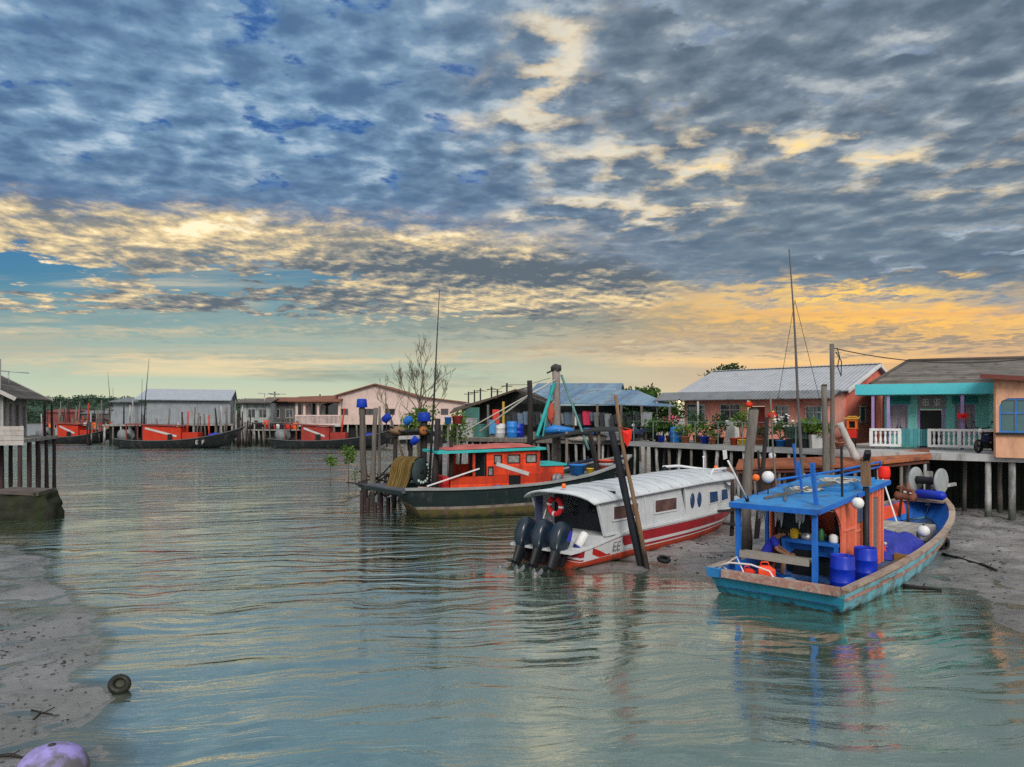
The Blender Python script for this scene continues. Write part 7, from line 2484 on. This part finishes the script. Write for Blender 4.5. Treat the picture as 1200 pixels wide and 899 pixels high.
for i in range(44):
    px = rr.choice([rr.uniform(52, 160), rr.uniform(284, 350)])
    far_ = px < 200
    d = 112.4 if far_ else 97.5
    z = 2.06 if far_ else 2.16
    t = MB()
    w, h = rr.uniform(.25, .6), rr.uniform(.4, 1.2)
    if i % 2:
        t.lathe([(0, 0), (w * .6, 0), (w * .7, h * .5), (w * .6, h), (0, h)], 10)
    else:
        t.span((-w, -w * .6, 0), (w, w * .6, h * .75)).span((-w * 1.05, -w * .65, h * .55), (w * 1.05, w * .65, h * .62))
    o = t.build('gear_drum' if i % 2 else 'gear_crate', rr.choice(GEAR))
    o.location = at(px, d + rr.uniform(-.2, .2), z) + Vector((0, .6, 0))
    tag(o, ('small fishing gear drum among the clutter on the far jetties' if i % 2 else 'small fishing gear crate among the clutter on the far jetties'), 'drum' if i % 2 else 'crate', 'drums on the far jetties' if i % 2 else 'crates on the far jetties')

# ---------------------------------------------------------------- trees and plants
rr = random.Random(8)
bt = thing('bare_tree', 'leafless tree with fine spreading twigs before the pale pink house', 'tree', at(491, 60, .2), 0)
mbt = MB()
p, q = crooked((0, 0, 0), (.05, 0, 4.2), .12, .08, 6, .02, 2)
mbt.tube(p, q, 8)
mbt.build('trunk', BARK, bt)
mbc = MB()
for i in range(9):
    z = 2.6 + i * .22
    a = i * 2.4 + .3
    limbs(mbc, (.04, 0, z), (math.cos(a) * .9, math.sin(a) * .6, .85), 1.75 - i * .06, .038, 4, rr, .42, .70, .25, (2, 3), .009)
limbs(mbc, (.05, 0, 4.15), (.0, 0, 1), 1.8, .065, 4, rr, .38, .72, .3, (2, 3), .009)
mbc.build('crown', BARK, bt)
bt.scale = (1.22, 1.22, 1.2)
bt2 = thing('bare_tree', 'smaller leafless sapling leaning left beside the bare tree', 'tree', at(474, 62, .2), 0)
mbt = MB()
p, q = crooked((0, 0, 0), (-1.3, 0, 4.0), .10, .07, 6, .03, 7)
mbt.tube(p, q, 7)
mbt.build('trunk', BARK, bt2)
mbc = MB()
for i in range(6):
    a = i * 2.2
    t = .45 + i * .1
    limbs(mbc, (-1.3 * t, 0, 4.0 * t), (math.cos(a) * .7 - .2, math.sin(a) * .5, .8), 1.15, .028, 3, rr, .45, .7, .3, (2, 3), .008)
mbc.build('crown', BARK, bt2)
bt2.scale = (1.15, 1.15, 1.2)


def leafy(name, label, cat, loc, h, r3, n, size, m, trunk_r=.05, group=None, seed=1, clumps=5, stems=1, parts=('trunk', 'crown')):
    rr = random.Random(seed)
    t = thing(name, label, cat, loc, 0, group)
    tm, cm = MB(), MB()
    for s_ in range(stems):
        a = rr.uniform(0, 6.28)
        p, q = crooked((.05 * s_ * math.cos(a), .05 * s_ * math.sin(a), -.05), (r3[0] * .3 * math.cos(a) * (stems > 1), r3[1] * .3 * math.sin(a), h), trunk_r, trunk_r * .5, 5, .04, seed + s_)
        tm.tube(p, q, 6)
    tm.build(parts[0], BARK, t)
    for k in range(clumps):
        a = k * 2.4 + seed
        rr_ = .62 * (k / max(clumps - 1, 1)) ** .5
        c = Vector((math.cos(a) * r3[0] * rr_, math.sin(a) * r3[1] * rr_, h + r3[2] * rr.uniform(-.45, .55)))
        leaves(cm, c, (r3[0] * .55, r3[1] * .55, r3[2] * .5), n // clumps, size, rr, .45, .15)
    cm.build(parts[1], m, t)
    return t


leafy('mangrove_seedling', 'young mangrove with one round green tuft on a thin stem, left one', 'sapling', at(387, 44, -.1), 1.6, (.55, .5, .45), 170, .17, LEAF_BRIGHT, .03, seed=3, clumps=3)
leafy('mangrove_seedling', 'taller young mangrove with a ragged green tuft, right of the round one', 'sapling', at(409, 43, -.1), 1.85, (.5, .5, .8), 240, .18, LEAF_BRIGHT, .035, seed=5, clumps=5)
leafy('mangrove_seedling', 'sparse short mangrove shoot close to the blue bucket pile', 'sapling', at(417, 42, -.1), .9, (.3, .3, .4), 36, .14, LEAF, .02, seed=6, clumps=3)
leafy('shrub', 'bright green shrub growing under the bare tree', 'shrub', at(490, 58, .2), 3.6, (1.5, 1.2, 1.3), 420, .3, LEAF_BRIGHT, .06, seed=7, clumps=6, stems=2)
leafy('shrub', 'leafy green shrub at the left corner of the net shed deck', 'shrub', at(536, 46.5, .2), 3.0, (.9, .8, 1.3), 360, .24, LEAF_BRIGHT, .05, seed=9, clumps=6, stems=2)
leafy('tree', 'dense green tree showing over the right end of the blue shed roof', 'tree', at(750, 62, .2), 5.6, (2.0, 2, .8), 900, .34, LEAF, .14, seed=11, clumps=9)
leafy('tree', 'dark tree tufts peeping over the ridge of the salmon house', 'tree', at(848, 64, .2), 7.5, (2.0, 1.5, .8), 420, .35, LEAF_DARK, .14, seed=13, clumps=8)
leafy('tree', 'dark leafy tree filling the gap between the net shed and the salmon house', 'tree', at(778, 49, .2), 4.0, (1.7, 1.4, 1.2), 800, .28, LEAF, .1, seed=15, clumps=8)
leafy('vine', 'dense green creeper hanging under the right eave of the net shed', 'creeper', at(757, 43.5, DECK), 1.1, (1.7, .7, .9), 700, .2, LEAF_DARK, .05, seed=17, clumps=8, parts=('stem', 'leaves'))

RNG = random.Random(44)


def deck_at(px, y, z=DECK - .012):
    return fd.w(fd.sx(px, y), y, z)


def potted(label, px, y, pot_m, pot_r, pot_h, leaf_m, h, r3, n, size, seed, square=False, flower=None):
    t = thing('potted_plant', label, 'plant', deck_at(px, y), 0, 'potted plants on the timber walkway')
    if square:
        MB().add([(-pot_r * .85, -pot_r * .85, 0), (pot_r * .85, -pot_r * .85, 0), (pot_r * .85, pot_r * .85, 0), (-pot_r * .85, pot_r * .85, 0),
                  (-pot_r, -pot_r, pot_h), (pot_r, -pot_r, pot_h), (pot_r, pot_r, pot_h), (-pot_r, pot_r, pot_h)],
                 [(3, 2, 1, 0), (0, 1, 5, 4), (1, 2, 6, 5), (2, 3, 7, 6), (3, 0, 4, 7), (4, 5, 6, 7)]).build('pot', pot_m, t)
    else:
        MB().lathe([(0, 0), (pot_r * .7, 0), (pot_r * .97, pot_h * .9), (pot_r * 1.06, pot_h * .9), (pot_r * 1.06, pot_h), (pot_r * .9, pot_h), (0, pot_h * .9)], 14).build('pot', pot_m, t)
    rr = random.Random(seed)
    st, cm = MB(), MB()
    for k in range(5):
        a = k * 1.3 + seed
        p, q = crooked((0, 0, pot_h * .8), (math.cos(a) * r3[0] * .6, math.sin(a) * r3[1] * .6, h * rr.uniform(.7, 1.0)), .022, .008, 4, .05, seed + k)
        st.tube(p, q, 5)
        c = Vector(p[-1]) + Vector((0, 0, -.05))
        leaves(cm, c, (r3[0] * .6, r3[1] * .6, r3[2] * .62), n // 5, size, rr, .4, .1)
    st.build('stem', BARK, t)
    cm.build('foliage', leaf_m, t)
    if flower:
        fm = MB()
        leaves(fm, (0, 0, h), (r3[0] * 1.05, r3[1] * 1.05, r3[2]), n // 3, size * .8, rr, .7)
        tag(fm.build('flower', flower, t), kind='stuff')
    return t


PETAL = mat('white_petals', (.75, .72, .68, 1), rough=.6, bump=0)
PINKP = mat('pink_petals', (.65, .12, .2, 1), rough=.6, bump=0)
potted('yellow green bush in a terracotta pot right of the sky blue drum', 803, .8, TERRACOTTA, .25, .35, LEAF_BRIGHT, .95, (.55, .5, .45), 240, .17, 3)
potted('dark feathery plant in a brown pot left of the first salmon house window', 817, 1.6, mat('brown_pot', (.2, .1, .06, 1), rough=.8), .25, .4, LEAF_DARK, 1.5, (.5, .5, .6), 260, .15, 4)
potted('round green bush in a blue pot beside the deck rail', 826, .7, mat('cobalt_pot', (.02, .06, .5, 1), rough=.4), .26, .38, LEAF, .95, (.5, .45, .4), 220, .15, 5)
potted('tall dark conifer like bush in a black pot before the second window', 843, 1.1, BLACK_PLASTIC, .26, .34, LEAF_DARK, 1.25, (.4, .4, .75), 320, .14, 6)
potted('upright yellowish shrub in a red pot by the salmon house door', 869, 1.5, RED_PLASTIC, .22, .35, LEAF_BRIGHT, 1.6, (.35, .35, .7), 220, .17, 7)
potted('low plant in a small terracotta pot next to the yellow bucket', 835, .5, TERRACOTTA, .2, .28, LEAF, .6, (.3, .3, .25), 110, .13, 8)
potted('pale flowering bush in a sky blue basin', 916, .8, SKY_PLASTIC, .38, .32, LEAF, 1.05, (.62, .5, .5), 260, .17, 9, flower=PETAL)
potted('large bright green bush in a white square planter', 957, .8, mat('grey_white_planter', (.42, .44, .44, 1), (.52, .53, .53, 1), rough=.8, bump=.15), .36, .6, LEAF_BRIGHT, 1.25, (.72, .6, .5), 420, .2, 10, square=True)
potted('leafy plant with pink flowers near the left end of the timber walkway', 785, 1.3, mat('brown_pot', (1, 1, 1, 1)), .25, .35, LEAF_DARK, 1.1, (.5, .45, .5), 220, .16, 11, flower=PINKP)
potted('small red leaved plant in a terracotta pot by the bleached driftwood trunk', 984, .6, TERRACOTTA, .2, .3, mat('red_leaves', (.25, .06, .04, 1), rough=.6, bump=0, island=.4), .6, (.25, .25, .25), 70, .12, 12)
potted('broad leaved green plant at the left end rail of the timber walkway', 772, .9, BLACK_PLASTIC, .25, .35, LEAF, 1.2, (.7, .6, .6), 330, .22, 13)
potted('low shady plant between the dark basins on the timber walkway', 890, 1.8, TERRACOTTA, .25, .3, LEAF_DARK, .9, (.4, .4, .4), 160, .16, 14)
barrel('plastic_drum', 'sky blue plastic drum on the timber walkway among the pots', deck_at(793, 1.0), .34, .82, SKY_PLASTIC, cat='drum')
bucket('bucket', 'yellow bucket on the walkway edge left of the thick weathered post', deck_at(869, .35), .19, .3, YELLOW_PLASTIC)
bucket('bucket', 'red brown bucket next to the yellow bucket on the walkway edge', deck_at(860, .4), .2, .36, mat('brick_red_plastic', (.4, .07, .04, 1), rough=.6))
bucket('bucket', 'blue bucket at the far left end of the timber walkway edge', deck_at(775, .35), .2, .3, BLUE_PLASTIC)
bucket('basin', 'wide black basin left of the sky blue flower basin', deck_at(904, .6), .38, .34, BLACK_PLASTIC, handle=False, cat='basin')
cg = thing('fish_cage', 'dark green net cage standing on a black crate on the walkway', 'cage', deck_at(937, .7), rad(-50))
MB().span((-.5, -.35, 0), (.5, .35, .38)).build('crate', BLACK_PLASTIC, cg)
k = MB()
for a in (-.48, -.16, .16, .48):
    for b in (-.33, .33):
        k.box((a, b, .72), (.03, .03, .66))
for z in (.42, .74, 1.05):
    k.span((-.5, -.345, z - .015), (.5, -.315, z + .015)); k.span((-.5, .315, z - .015), (.5, .345, z + .015)); k.span((-.5, -.31, z - .015), (-.47, .31, z + .015)); k.span((.47, -.31, z - .015), (.5, .31, z + .015))
k.build('cage_bars', mat('cage_green', (.04, .09, .07, 1), rough=.7), cg)
MB().span((-.46, -.30, .4), (.46, .30, .95)).build('net_lining', mat('net_dark', (.03, .05, .045, 1), (.08, .1, .09, 1), rough=.95, bump=.6, bscale=30), cg)
wh_ = thing('cupboard', 'white box cupboard on the walkway by the salmon house wall', 'cupboard', deck_at(858, 2.4), rad(-50))
MB().span((-.28, -.2, 0), (.28, .2, 1.2)).build('body', WHITE_PAINT, wh_)
MB().span((-.26, -.225, .05), (.26, -.203, 1.15)).build('door', mat('off_white_door', (.5, .49, .47, 1), rough=.6), wh_)
for i, (px, zt, w) in enumerate(((731, 1.0, .5), (742, .8, .6))):
    pass
# hanging white bucket and dark things below the deck edge
for i, (px, lab) in enumerate(((849, 'white rag hanging below the walkway edge on the left'), (905, 'white plastic can hanging below the walkway under the black basin'))):
    t = thing('hanging_can' if i else 'hanging_rag', lab, 'can' if i else 'rag', deck_at(px, -.12, DECK - .45), 0)
    if i:
        MB().lathe([(0, -.16), (.15, -.16), (.16, .12), (.09, .18), (0, .18)], 12).build('body', WHITE_PAINT, t)
        MB().tube([(0, 0, .17), (0, .03, .42)], .015, 5).build('cord', ROPE, t)
    else:
        MB().sheet([(-.1, 0, .2), (.1, 0, .22), (.13, -.03, -.2), (-.06, -.02, -.26)], .02).build('cloth', CLOTH_WHITE, t)
        MB().tube([(0, 0, .2), (0, .03, .42)], .012, 5).build('cord', ROPE, t)
# red lanterns
def lantern(label, loc, s=1.0):
    t = thing('red_lantern', label, 'lantern', loc, 0, 'red lanterns')
    MB().ball((0, 0, 0), .2 * s, 14, 10, (1, 1, .8)).build('body', mat('lantern_red', (.6, .04, .02, 1), rough=.7, bump=.1), t)
    MB().lathe([(.09 * s, .15 * s), (.09 * s, .2 * s), (0, .2 * s)], 10).lathe([(0, -.2 * s), (.09 * s, -.2 * s), (.09 * s, -.15 * s)], 10).build('rim', YELLOW_PLASTIC, t)
    MB().tube([(0, 0, .2 * s), (0, 0, .5 * s)], .012, 5).tube([(0, 0, -.2 * s), (0, 0, -.42 * s)], .03 * s, 5).build('tassel', mat('lantern_red', (1, 1, 1, 1)), t)
    return t


lantern('red paper lantern hanging in front of the third salmon house window', fsal.w(fsal.sx(905, -1.2), -1.2, PZ(487, 38.0)), 1.2)
lantern('red paper lantern under the awning just above the thick weathered post', fsal.w(fsal.sx(878, -1.2), -1.2, PZ(474, 39.0)), 1.0)
t = thing('red_ornament', 'red cloth new year ornament tied to the right porch post of the turquoise house', 'ornament', ft.w(ft.sx(1128), -.05, PZ(487, 31.5)), rad(-25))
MB().add([(-.34, 0, .16), (0, -.1, .10), (.34, 0, .18), (.30, -.02, -.18), (0, -.1, -.12), (-.28, -.02, -.2)], [(0, 1, 4, 5), (1, 2, 3, 4)]).build('cloth', mat('ornament_red', (.62, .02, .02, 1), rough=.8), t)
t.scale = (.6, .6, .7)
MB().ball((0, -.1, 0), .1, 10, 8).build('knot', mat('ornament_red', (1, 1, 1, 1)), t)
MB().tube([(-.05, -.08, -.1), (-.08, -.08, -.42)], .02, 5).tube([(.05, -.08, -.1), (.08, -.08, -.4)], .02, 5).build('tassel', mat('ornament_red', (1, 1, 1, 1)), t)
# shrine on its stand
sh = thing('red_shrine', 'small red and gold household shrine with dark arched niche before the red gable wall', 'shrine', fd.w(fd.sx(1000, .9), 2.0, DECK), rad(-38))
MB().span((-.3, -.2, 0), (.3, .2, .62)).build('pedestal', mat('shrine_red', (.55, .03, .02, 1), rough=.6, bump=.1), sh)
k = MB()
k.span((-.36, -.24, .62), (.36, .24, .70))
k.span((-.34, .1, .70), (.34, .2, 1.3)); k.span((-.34, -.2, .70), (-.22, .1, 1.3)); k.span((.22, -.2, .70), (.34, .1, 1.3)); k.span((-.22, -.2, 1.16), (.22, .1, 1.3))
k.build('housing', mat('shrine_orange', (.62, .13, .02, 1), rough=.6), sh)
MB().span((-.21, .06, .71), (.21, .098, 1.15)).build('niche', BLACK_PLASTIC, sh)
k = MB()
k.sheet([(-.5, -.3, 1.34), (.5, -.3, 1.34), (.4, .25, 1.46), (-.4, .25, 1.46)], .05)
k.bar((-.5, -.3, 1.36), (-.58, -.32, 1.5), .05).bar((.5, -.3, 1.36), (.58, -.32, 1.5), .05)
k.span((-.3, -.1, 1.46), (.3, .12, 1.52))
k.build('roof', mat('shrine_gold', (.65, .34, .05, 1), rough=.45), sh)
sh.scale = (.62, .62, .66)
sh.location = fd.w(fd.sx(999, 2.6), 2.6, DECK + .42)
MB().span((-.22, -.16, -.66), (.22, .16, -.002)).build('stand', DARK_WOOD, sh)

# porch lamp (lit) under the salmon awning
lm = bpy.data.materials.new('lit_bulb'); lm.use_nodes = True
lb_ = lm.node_tree.nodes['Principled BSDF']
lb_.inputs['Base Color'].default_value = (.9, .7, .4, 1)
lb_.inputs['Emission Color'].default_value = (1, .72, .35, 1)
lb_.inputs['Emission Strength'].default_value = 1.6
t = thing('porch_lamp', 'small lit bulb hanging at the left end of the salmon house awning', 'lamp', at(796, 42.0, PZ(471, 42)), 0)
MB().ball((0, 0, 0), .07, 10, 8).build('bulb', lm, t)
MB().lathe([(.05, .08), (.05, .16), (0, .16)], 8).build('socket', BLACK_PLASTIC, t)

# motorbike on the porch walkway
mbk = thing('motorbike', 'small dark motorbike parked against the white balustrade near the peach house', 'motorbike', fe.w(fe.sx(1157, .8), .95, DECK - .02), rad(-36 + 245))
for x in (-.56, .62):
    w = MB().lathe([(.19, -.045), (.25, -.05), (.28, 0), (.25, .05), (.19, .045)], 20, (x, 0, .28), (0, 1, 0)).build('wheel', BLACK_RUBBER, mbk)
    rm_ = MB().lathe([(0, -.05), (.05, -.05), (.05, .05), (0, .05)], 10, (x, 0, .28), (0, 1, 0)).lathe([(.18, -.02), (.20, -.02), (.20, .02), (.18, .02)], 18, (x, 0, .28), (0, 1, 0))
    for q in range(6):
        a = q * math.pi / 3
        rm_.bar((x, 0, .28), (x + .19 * math.cos(a), 0, .28 + .19 * math.sin(a)), .02)
    rm_.build('rim', DARK_STEEL, w)
MB().add([(-.62, -.09, .62), (.12, -.12, .40), (.34, -.12, .42), (.42, -.08, .86), (.2, -.07, .60), (-.1, -.1, .70), (-.7, -.07, .78),
          (-.62, .09, .62), (.12, .12, .40), (.34, .12, .42), (.42, .08, .86), (.2, .07, .60), (-.1, .1, .70), (-.7, .07, .78)],
         [(0, 1, 5, 6), (1, 2, 4, 5), (2, 3, 4), (13, 12, 8, 7), (12, 11, 9, 8), (11, 10, 9), (6, 5, 12, 13), (5, 4, 11, 12), (4, 3, 10, 11), (3, 2, 9, 10), (0, 6, 13, 7), (2, 1, 8, 9), (1, 0, 7, 8)]).build('body', mat('bike_blue', (.02, .035, .09, 1), rough=.35), mbk)
MB().span((-.62, -.13, .74), (.05, .13, .82)).build('seat', BLACK_PLASTIC, mbk)
MB().tube([(.62, 0, .28), (.42, 0, .95)], .04, 7).build('fork', STEEL, mbk)
MB().tube([(.36, -.32, 1.02), (.42, 0, .96), (.36, .32, 1.02)], .02, 6).build('handlebar', BLACK_PLASTIC, mbk)
MB().ball((.5, 0, .88), .09, 10, 8).build('headlight', WHITE_PAINT, mbk)
MB().span((-.15, -.12, .18), (.22, .12, .40)).build('engine', DARK_STEEL, mbk)
for s_ in (-1, 1):
    MB().tube([(.38, s_ * .25, 1.02), (.32, s_ * .34, 1.2)], .012, 5).ball((.32, s_ * .34, 1.22), .05, 8, 6, (.4, 1, .7)).build('mirror', BLACK_PLASTIC, mbk)

# gear inside the open shed
rr = random.Random(51)
for i in range(26):
    px = 598 + i * 6.4 + rr.uniform(-2, 2)
    d = 50.5 - (px - 598) / 170 * 6.5
    m = rr.choice([CLOTH_WHITE, mat('grey_cloth', (.2, .22, .24, 1), rough=.95), mat('blue_grey_cloth', (.12, .17, .24, 1), rough=.95), mat('dark_cloth', (.04, .045, .05, 1), rough=.95), mat('dark_cloth', (1, 1, 1, 1))])
    if i in (14,):
        m = mat('pinkred_cloth', (.5, .04, .09, 1), rough=.9)
    t = MB()
    h, w = rr.uniform(.5, 1.1), rr.uniform(.2, .35)
    n = 6
    vs = []
    for r_ in range(5):
        for c in range(n + 1):
            u = c / n * 2 - 1
            vs.append((u * w * (1 - .25 * r_ / 4 * rr.uniform(.6, 1)), .06 * math.sin(c * 2.2 + i), -h * r_ / 4))
    t.add(vs, [(r_ * (n + 1) + c, r_ * (n + 1) + c + 1, (r_ + 1) * (n + 1) + c + 1, (r_ + 1) * (n + 1) + c) for r_ in range(4) for c in range(n)], 0, True)
    t.tube([(-w, 0, .01), (w, 0, .01)], .015, 5)
    o = t.build('hanging_cloth', m)
    o.location = at(px, d - 1.5, rr.uniform(4.05, 4.35))
    tag(o, 'bright pink red cloth hanging in the middle of the open shed' if i == 14 else 'dull cloth or net hanging in the row inside the open shed', 'cloth', None if i == 14 else 'cloths hanging in the shed')
for i, (px, d, m, h, r, lab) in enumerate(((600, 47.8, SKY_PLASTIC, 1.05, .34, 'tall sky blue drum at the left inside the open shed'), (607, 48.6, BLUE_PLASTIC, .9, .4, 'royal blue drum partly behind the tall sky blue drum'), (586, 48.4, mat('white_drum', (.55, .56, .56, 1), rough=.6), .9, .35, 'white drum by the yellow post of the shed'),
                                       (690, 44.0, SKY_PLASTIC, .7, .32, 'short sky blue drum in the middle of the shed front'))):
    barrel('plastic_drum', lab, at(px, d, DECK - .02), r, h, m, cat='drum')
for i, (px, d, w, h, m, lab) in enumerate(((549, 49.3, 1.0, 1.2, mat('dull_cabinet', (.33, .34, .34, 1), rough=.7), 'white cabinet against the mint panel of the shed'), (563, 49.0, .9, .8, mat('mint_panel', (1, 1, 1, 1)), 'mint green cupboard beside the white cabinet'),
                                          (660, 45.3, 1.2, .8, mat('dark_crate', (.05, .05, .055, 1), rough=.8, boards=(2, .2, .02)), 'dark slatted crate on the shed deck behind the rigging pole'), (715, 43.4, 1.3, .7, mat('grey_crate', (.16, .17, .18, 1), rough=.8, boards=(2, .2, .02)), 'grey slatted crate on the shed deck'))):
    t = thing('storage_crate', lab, 'crate', at(px, d, DECK - .02), rad(-30))
    MB().span((-w / 2, -.3, 0), (w / 2, .3, h)).build('body', m, t)
    MB().span((-w / 2 - .03, -.33, h + .002), (w / 2 + .03, .33, h + .06)).build('lid', m, t)
for i, (px, py, m, lab) in enumerate(((581, 488, mat('red_shirt', (.5, .05, .04, 1), rough=.9), 'red garment hanging from the front of the shed near the yellow post'), (577, 500, mat('blue_trousers', (.06, .22, .42, 1), rough=.9), 'pale blue trousers hanging under the red garment'))):
    t = MB().sheet([(-.22, 0, .42), (.22, 0, .42), (.26, .05, -.5), (.05, 0, -.45), (-.05, 0, -.45), (-.2, .04, -.52)], .05)
    t.tube([(-.2, .0, .43), (.2, 0, .43)], .02, 5)
    o = t.build('hanging_garment', m)
    o.location = at(px, 48.0, PZ(py, 48.0))
    tag(o, lab, 'garment')
mo = thing('parked_motorbike', 'dark motorbike with pale mirrors parked at the left end of the timber walkway', 'motorbike', deck_at(752, .9), rad(150))
for ch in mbk.children:
    copy_tree(ch, mo)
for i in range(4):
    px = 516 + i * 6
b_ = bucket('bucket', 'blue bucket on a stake left of the shed', at(525, 44.5, PZ(497, 44.5)), .22, .42, SKY_PLASTIC)
MB().tube([(0, 0, 0), (0, .02, -3.9)], .05, 6).build('stake', GREY_WOOD, b_)
b_ = bucket('bucket', 'faded red tub on a stake just right of the blue bucket by the shed', at(536, 44.8, PZ(497, 44.8)), .34, .5, mat('faded_red_tub', (.45, .07, .06, 1), rough=.7), handle=False, cat='tub')
MB().tube([(0, 0, 0), (0, .02, -3.9)], .05, 6).build('stake', GREY_WOOD, b_)

# ---------------------------------------------------------------- left foreground
rk = MB()
n1, n2 = 30, 14
C0 = Vector((PX(25, 29.7), 29.9, 0))
vs = []
for i in range(n2 + 1):
    v = i / n2
    for k in range(n1):
        a = 2 * math.pi * k / n1
        ca, sa = math.cos(a), math.sin(a)
        ex = abs(ca) ** .55 * (1 if ca > 0 else -1)
        ey = abs(sa) ** .55 * (1 if sa > 0 else -1)
        w = 1.52 - .42 * v ** 1.5
        q = Vector((ex * w * 1.06, ey * w * .6, -.5 + 1.62 * v))
        q += Vector((ca, sa, .2)) * (.22 * mnoise.noise(q * 1.6 + Vector((3, 1, 2))) + .15 * mnoise.noise(q * 4.2) + .05 * mnoise.noise(q * 9))
        vs.append(q)
rk.add(vs, [(i * n1 + k, i * n1 + (k + 1) % n1, (i + 1) * n1 + (k + 1) % n1, (i + 1) * n1 + k) for i in range(n2) for k in range(n1)] + [tuple(n2 * n1 + k for k in range(n1))], 0, True)
rt = thing('mossy_block', 'big dark mossy concrete block with a loose flat slab on top at the river edge', 'block', C0, 0)
rt.scale = (.93, .9, .96)
rk.build('block', mat('mossy_stone', (.012, .015, .010, 1), (.04, .042, .03, 1), rough=.9, bump=1.0, bscale=7, scale=2.2, dirt=(.018, .028, .009, 1), dirt_amt=.5), rt)
MB().sheet([(-.8, -.66, 1.24), (.98, -.60, 1.15), (.92, .5, 1.2), (-.8, .45, 1.28)], .16).build('slab', mat('slab_stone', (.07, .06, .055, 1), (.13, .11, .10, 1), rough=.9, bump=.5), rt)
# lavender buoy in the corner
lbp = at(61, 8.5, ground_z(PX(61, 8.5), 8.5) + .12)
lb2 = thing('lavender_buoy', 'large round lavender buoy with a dark knot on top lying on the near mud', 'buoy', lbp, 0)
MB().ball((0, 0, 0), .38, 28, 18, (1, 1, .80), 0, .03, 3).build('body', mat('lavender_plastic', (.30, .25, .62, 1), (.36, .31, .70, 1), rough=.6, bump=.2, dirt=(.15, .135, .2, 1), dirt_amt=.5, chips=(.2, .19, .24, 1), chip_amt=.25, tide=(.30, (.12, .115, .13, 1), .08)), lb2)
MB().lathe([(.05, .29), (.04, .312), (0, .315)], 12).build('knot', DARK_ROPE, lb2)
# half sunk round float
tl = at(140, 11.25, .10)
ht_ = thing('old_tyre', 'small dark tyre standing half sunk at the edge of the near mud', 'tyre', tl, 0)
MB().lathe([(.07, -.04), (.115, -.06), (.155, -.035), (.165, 0), (.155, .035), (.115, .06), (.07, .04), (.085, 0), (.07, -.04)], 24, (0, 0, .0), (.45, -.55, .75)).build('rubber', mat('wet_rubber', (.010, .012, .009, 1), (.022, .025, .016, 1), rough=.45, bump=.5), ht_)
MB().lathe([(0, .01), (.085, .0)], 18, (0, 0, .0), (.45, -.55, .75)).build('silt', mat('silt', (.06, .065, .045, 1), rough=.6), ht_)
# driftwood sticks and scraps on the mud
rr = random.Random(61)


def on_ground(px, py):
    """where the sight line through a photo point meets the bank"""
    d = F * EYE / (py - 485)
    for _ in range(6):
        z = max(ground_z(PX(px, d), d), 0)
        d = F * (EYE - z) / (py - 485)
    return Vector((PX(px, d), d, max(ground_z(PX(px, d), d), 0)))


st = thing('forked_twig', 'dark forked twig lying on the near left mud', 'twig', on_ground(48, 838), 0)
MB().tube([(-.2, .1, .03), (0, 0, .035), (.2, -.06, .03)], [.012, .016, .01], 5).tube([(0, 0, .03), (.02, -.2, .02)], .012, 5).build('wood', DARK_WOOD, st)
MB().tube([(.05, -.03, .04), (.13, .1, .07)], .008, 5).build('side_shoot', DARK_WOOD, st)
st = thing('driftwood_stick', 'short dark stick lying on the mud beside the lavender buoy', 'stick', on_ground(12, 888), 0)
MB().tube([(-.18, 0, .02), (0, .01, .03), (.2, -.05, .02)], [.018, .024, .012], 6).build('wood', DARK_WOOD, st)
MB().tube([(0, .01, .03), (.06, .09, .05)], .008, 5).build('side_shoot', DARK_WOOD, st)
for (a, b, lab) in (((1058, 687), (1103, 692), 'dark stick lying along the water edge beside the turquoise hull'), ((1105, 652), (1150, 662), 'crooked dark branch lying across the right mud bank'), ((1150, 662), (1168, 672), 'shorter dark branch end to end with the crooked branch on the right mud')):
    p, q = on_ground(*a), on_ground(*b)
    t = thing('driftwood_stick', lab, 'stick', p, 0)
    pts, rs = crooked((0, 0, .02), q - p + Vector((0, 0, .02)), .045, .03, 7, .05, a[0])
    MB().tube(pts, rs, 6).build('wood', DARK_WOOD, t)
    MB().tube([pts[3], Vector(pts[3]) + Vector((.15, .12, .06))], .015, 5).build('side_shoot', DARK_WOOD, t)
lt = MB()
for i in range(420):
    if i % 2:
        px, py = rr.uniform(0, 120), rr.uniform(700, 899)
    else:
        px, py = rr.uniform(1040, 1200), rr.uniform(600, 740)
        if rr.random() < .3:
            px, py = rr.uniform(700, 860), rr.uniform(630, 672)
    p = on_ground(px, py)
    if p.z < .012:
        continue
    s_ = rr.uniform(.008, .024) * p.y / 14
    a = rr.uniform(0, 3.1)
    u, v = Vector((math.cos(a), math.sin(a), 0)) * s_ * rr.uniform(1, 2.8), Vector((-math.sin(a), math.cos(a), 0)) * s_
    c = p + Vector((0, 0, .008))
    lt.add([c - u - v, c + u * .8 - v, c + u + v, c - u * .7 + v, c + Vector((0, 0, s_ * .6))], [(0, 1, 4), (1, 2, 4), (2, 3, 4), (3, 0, 4)])
tag(lt.build('debris', mat('dark_debris', (.02, .019, .018, 1), (.06, .055, .05, 1), rough=.8, bump=.2)), kind='stuff')
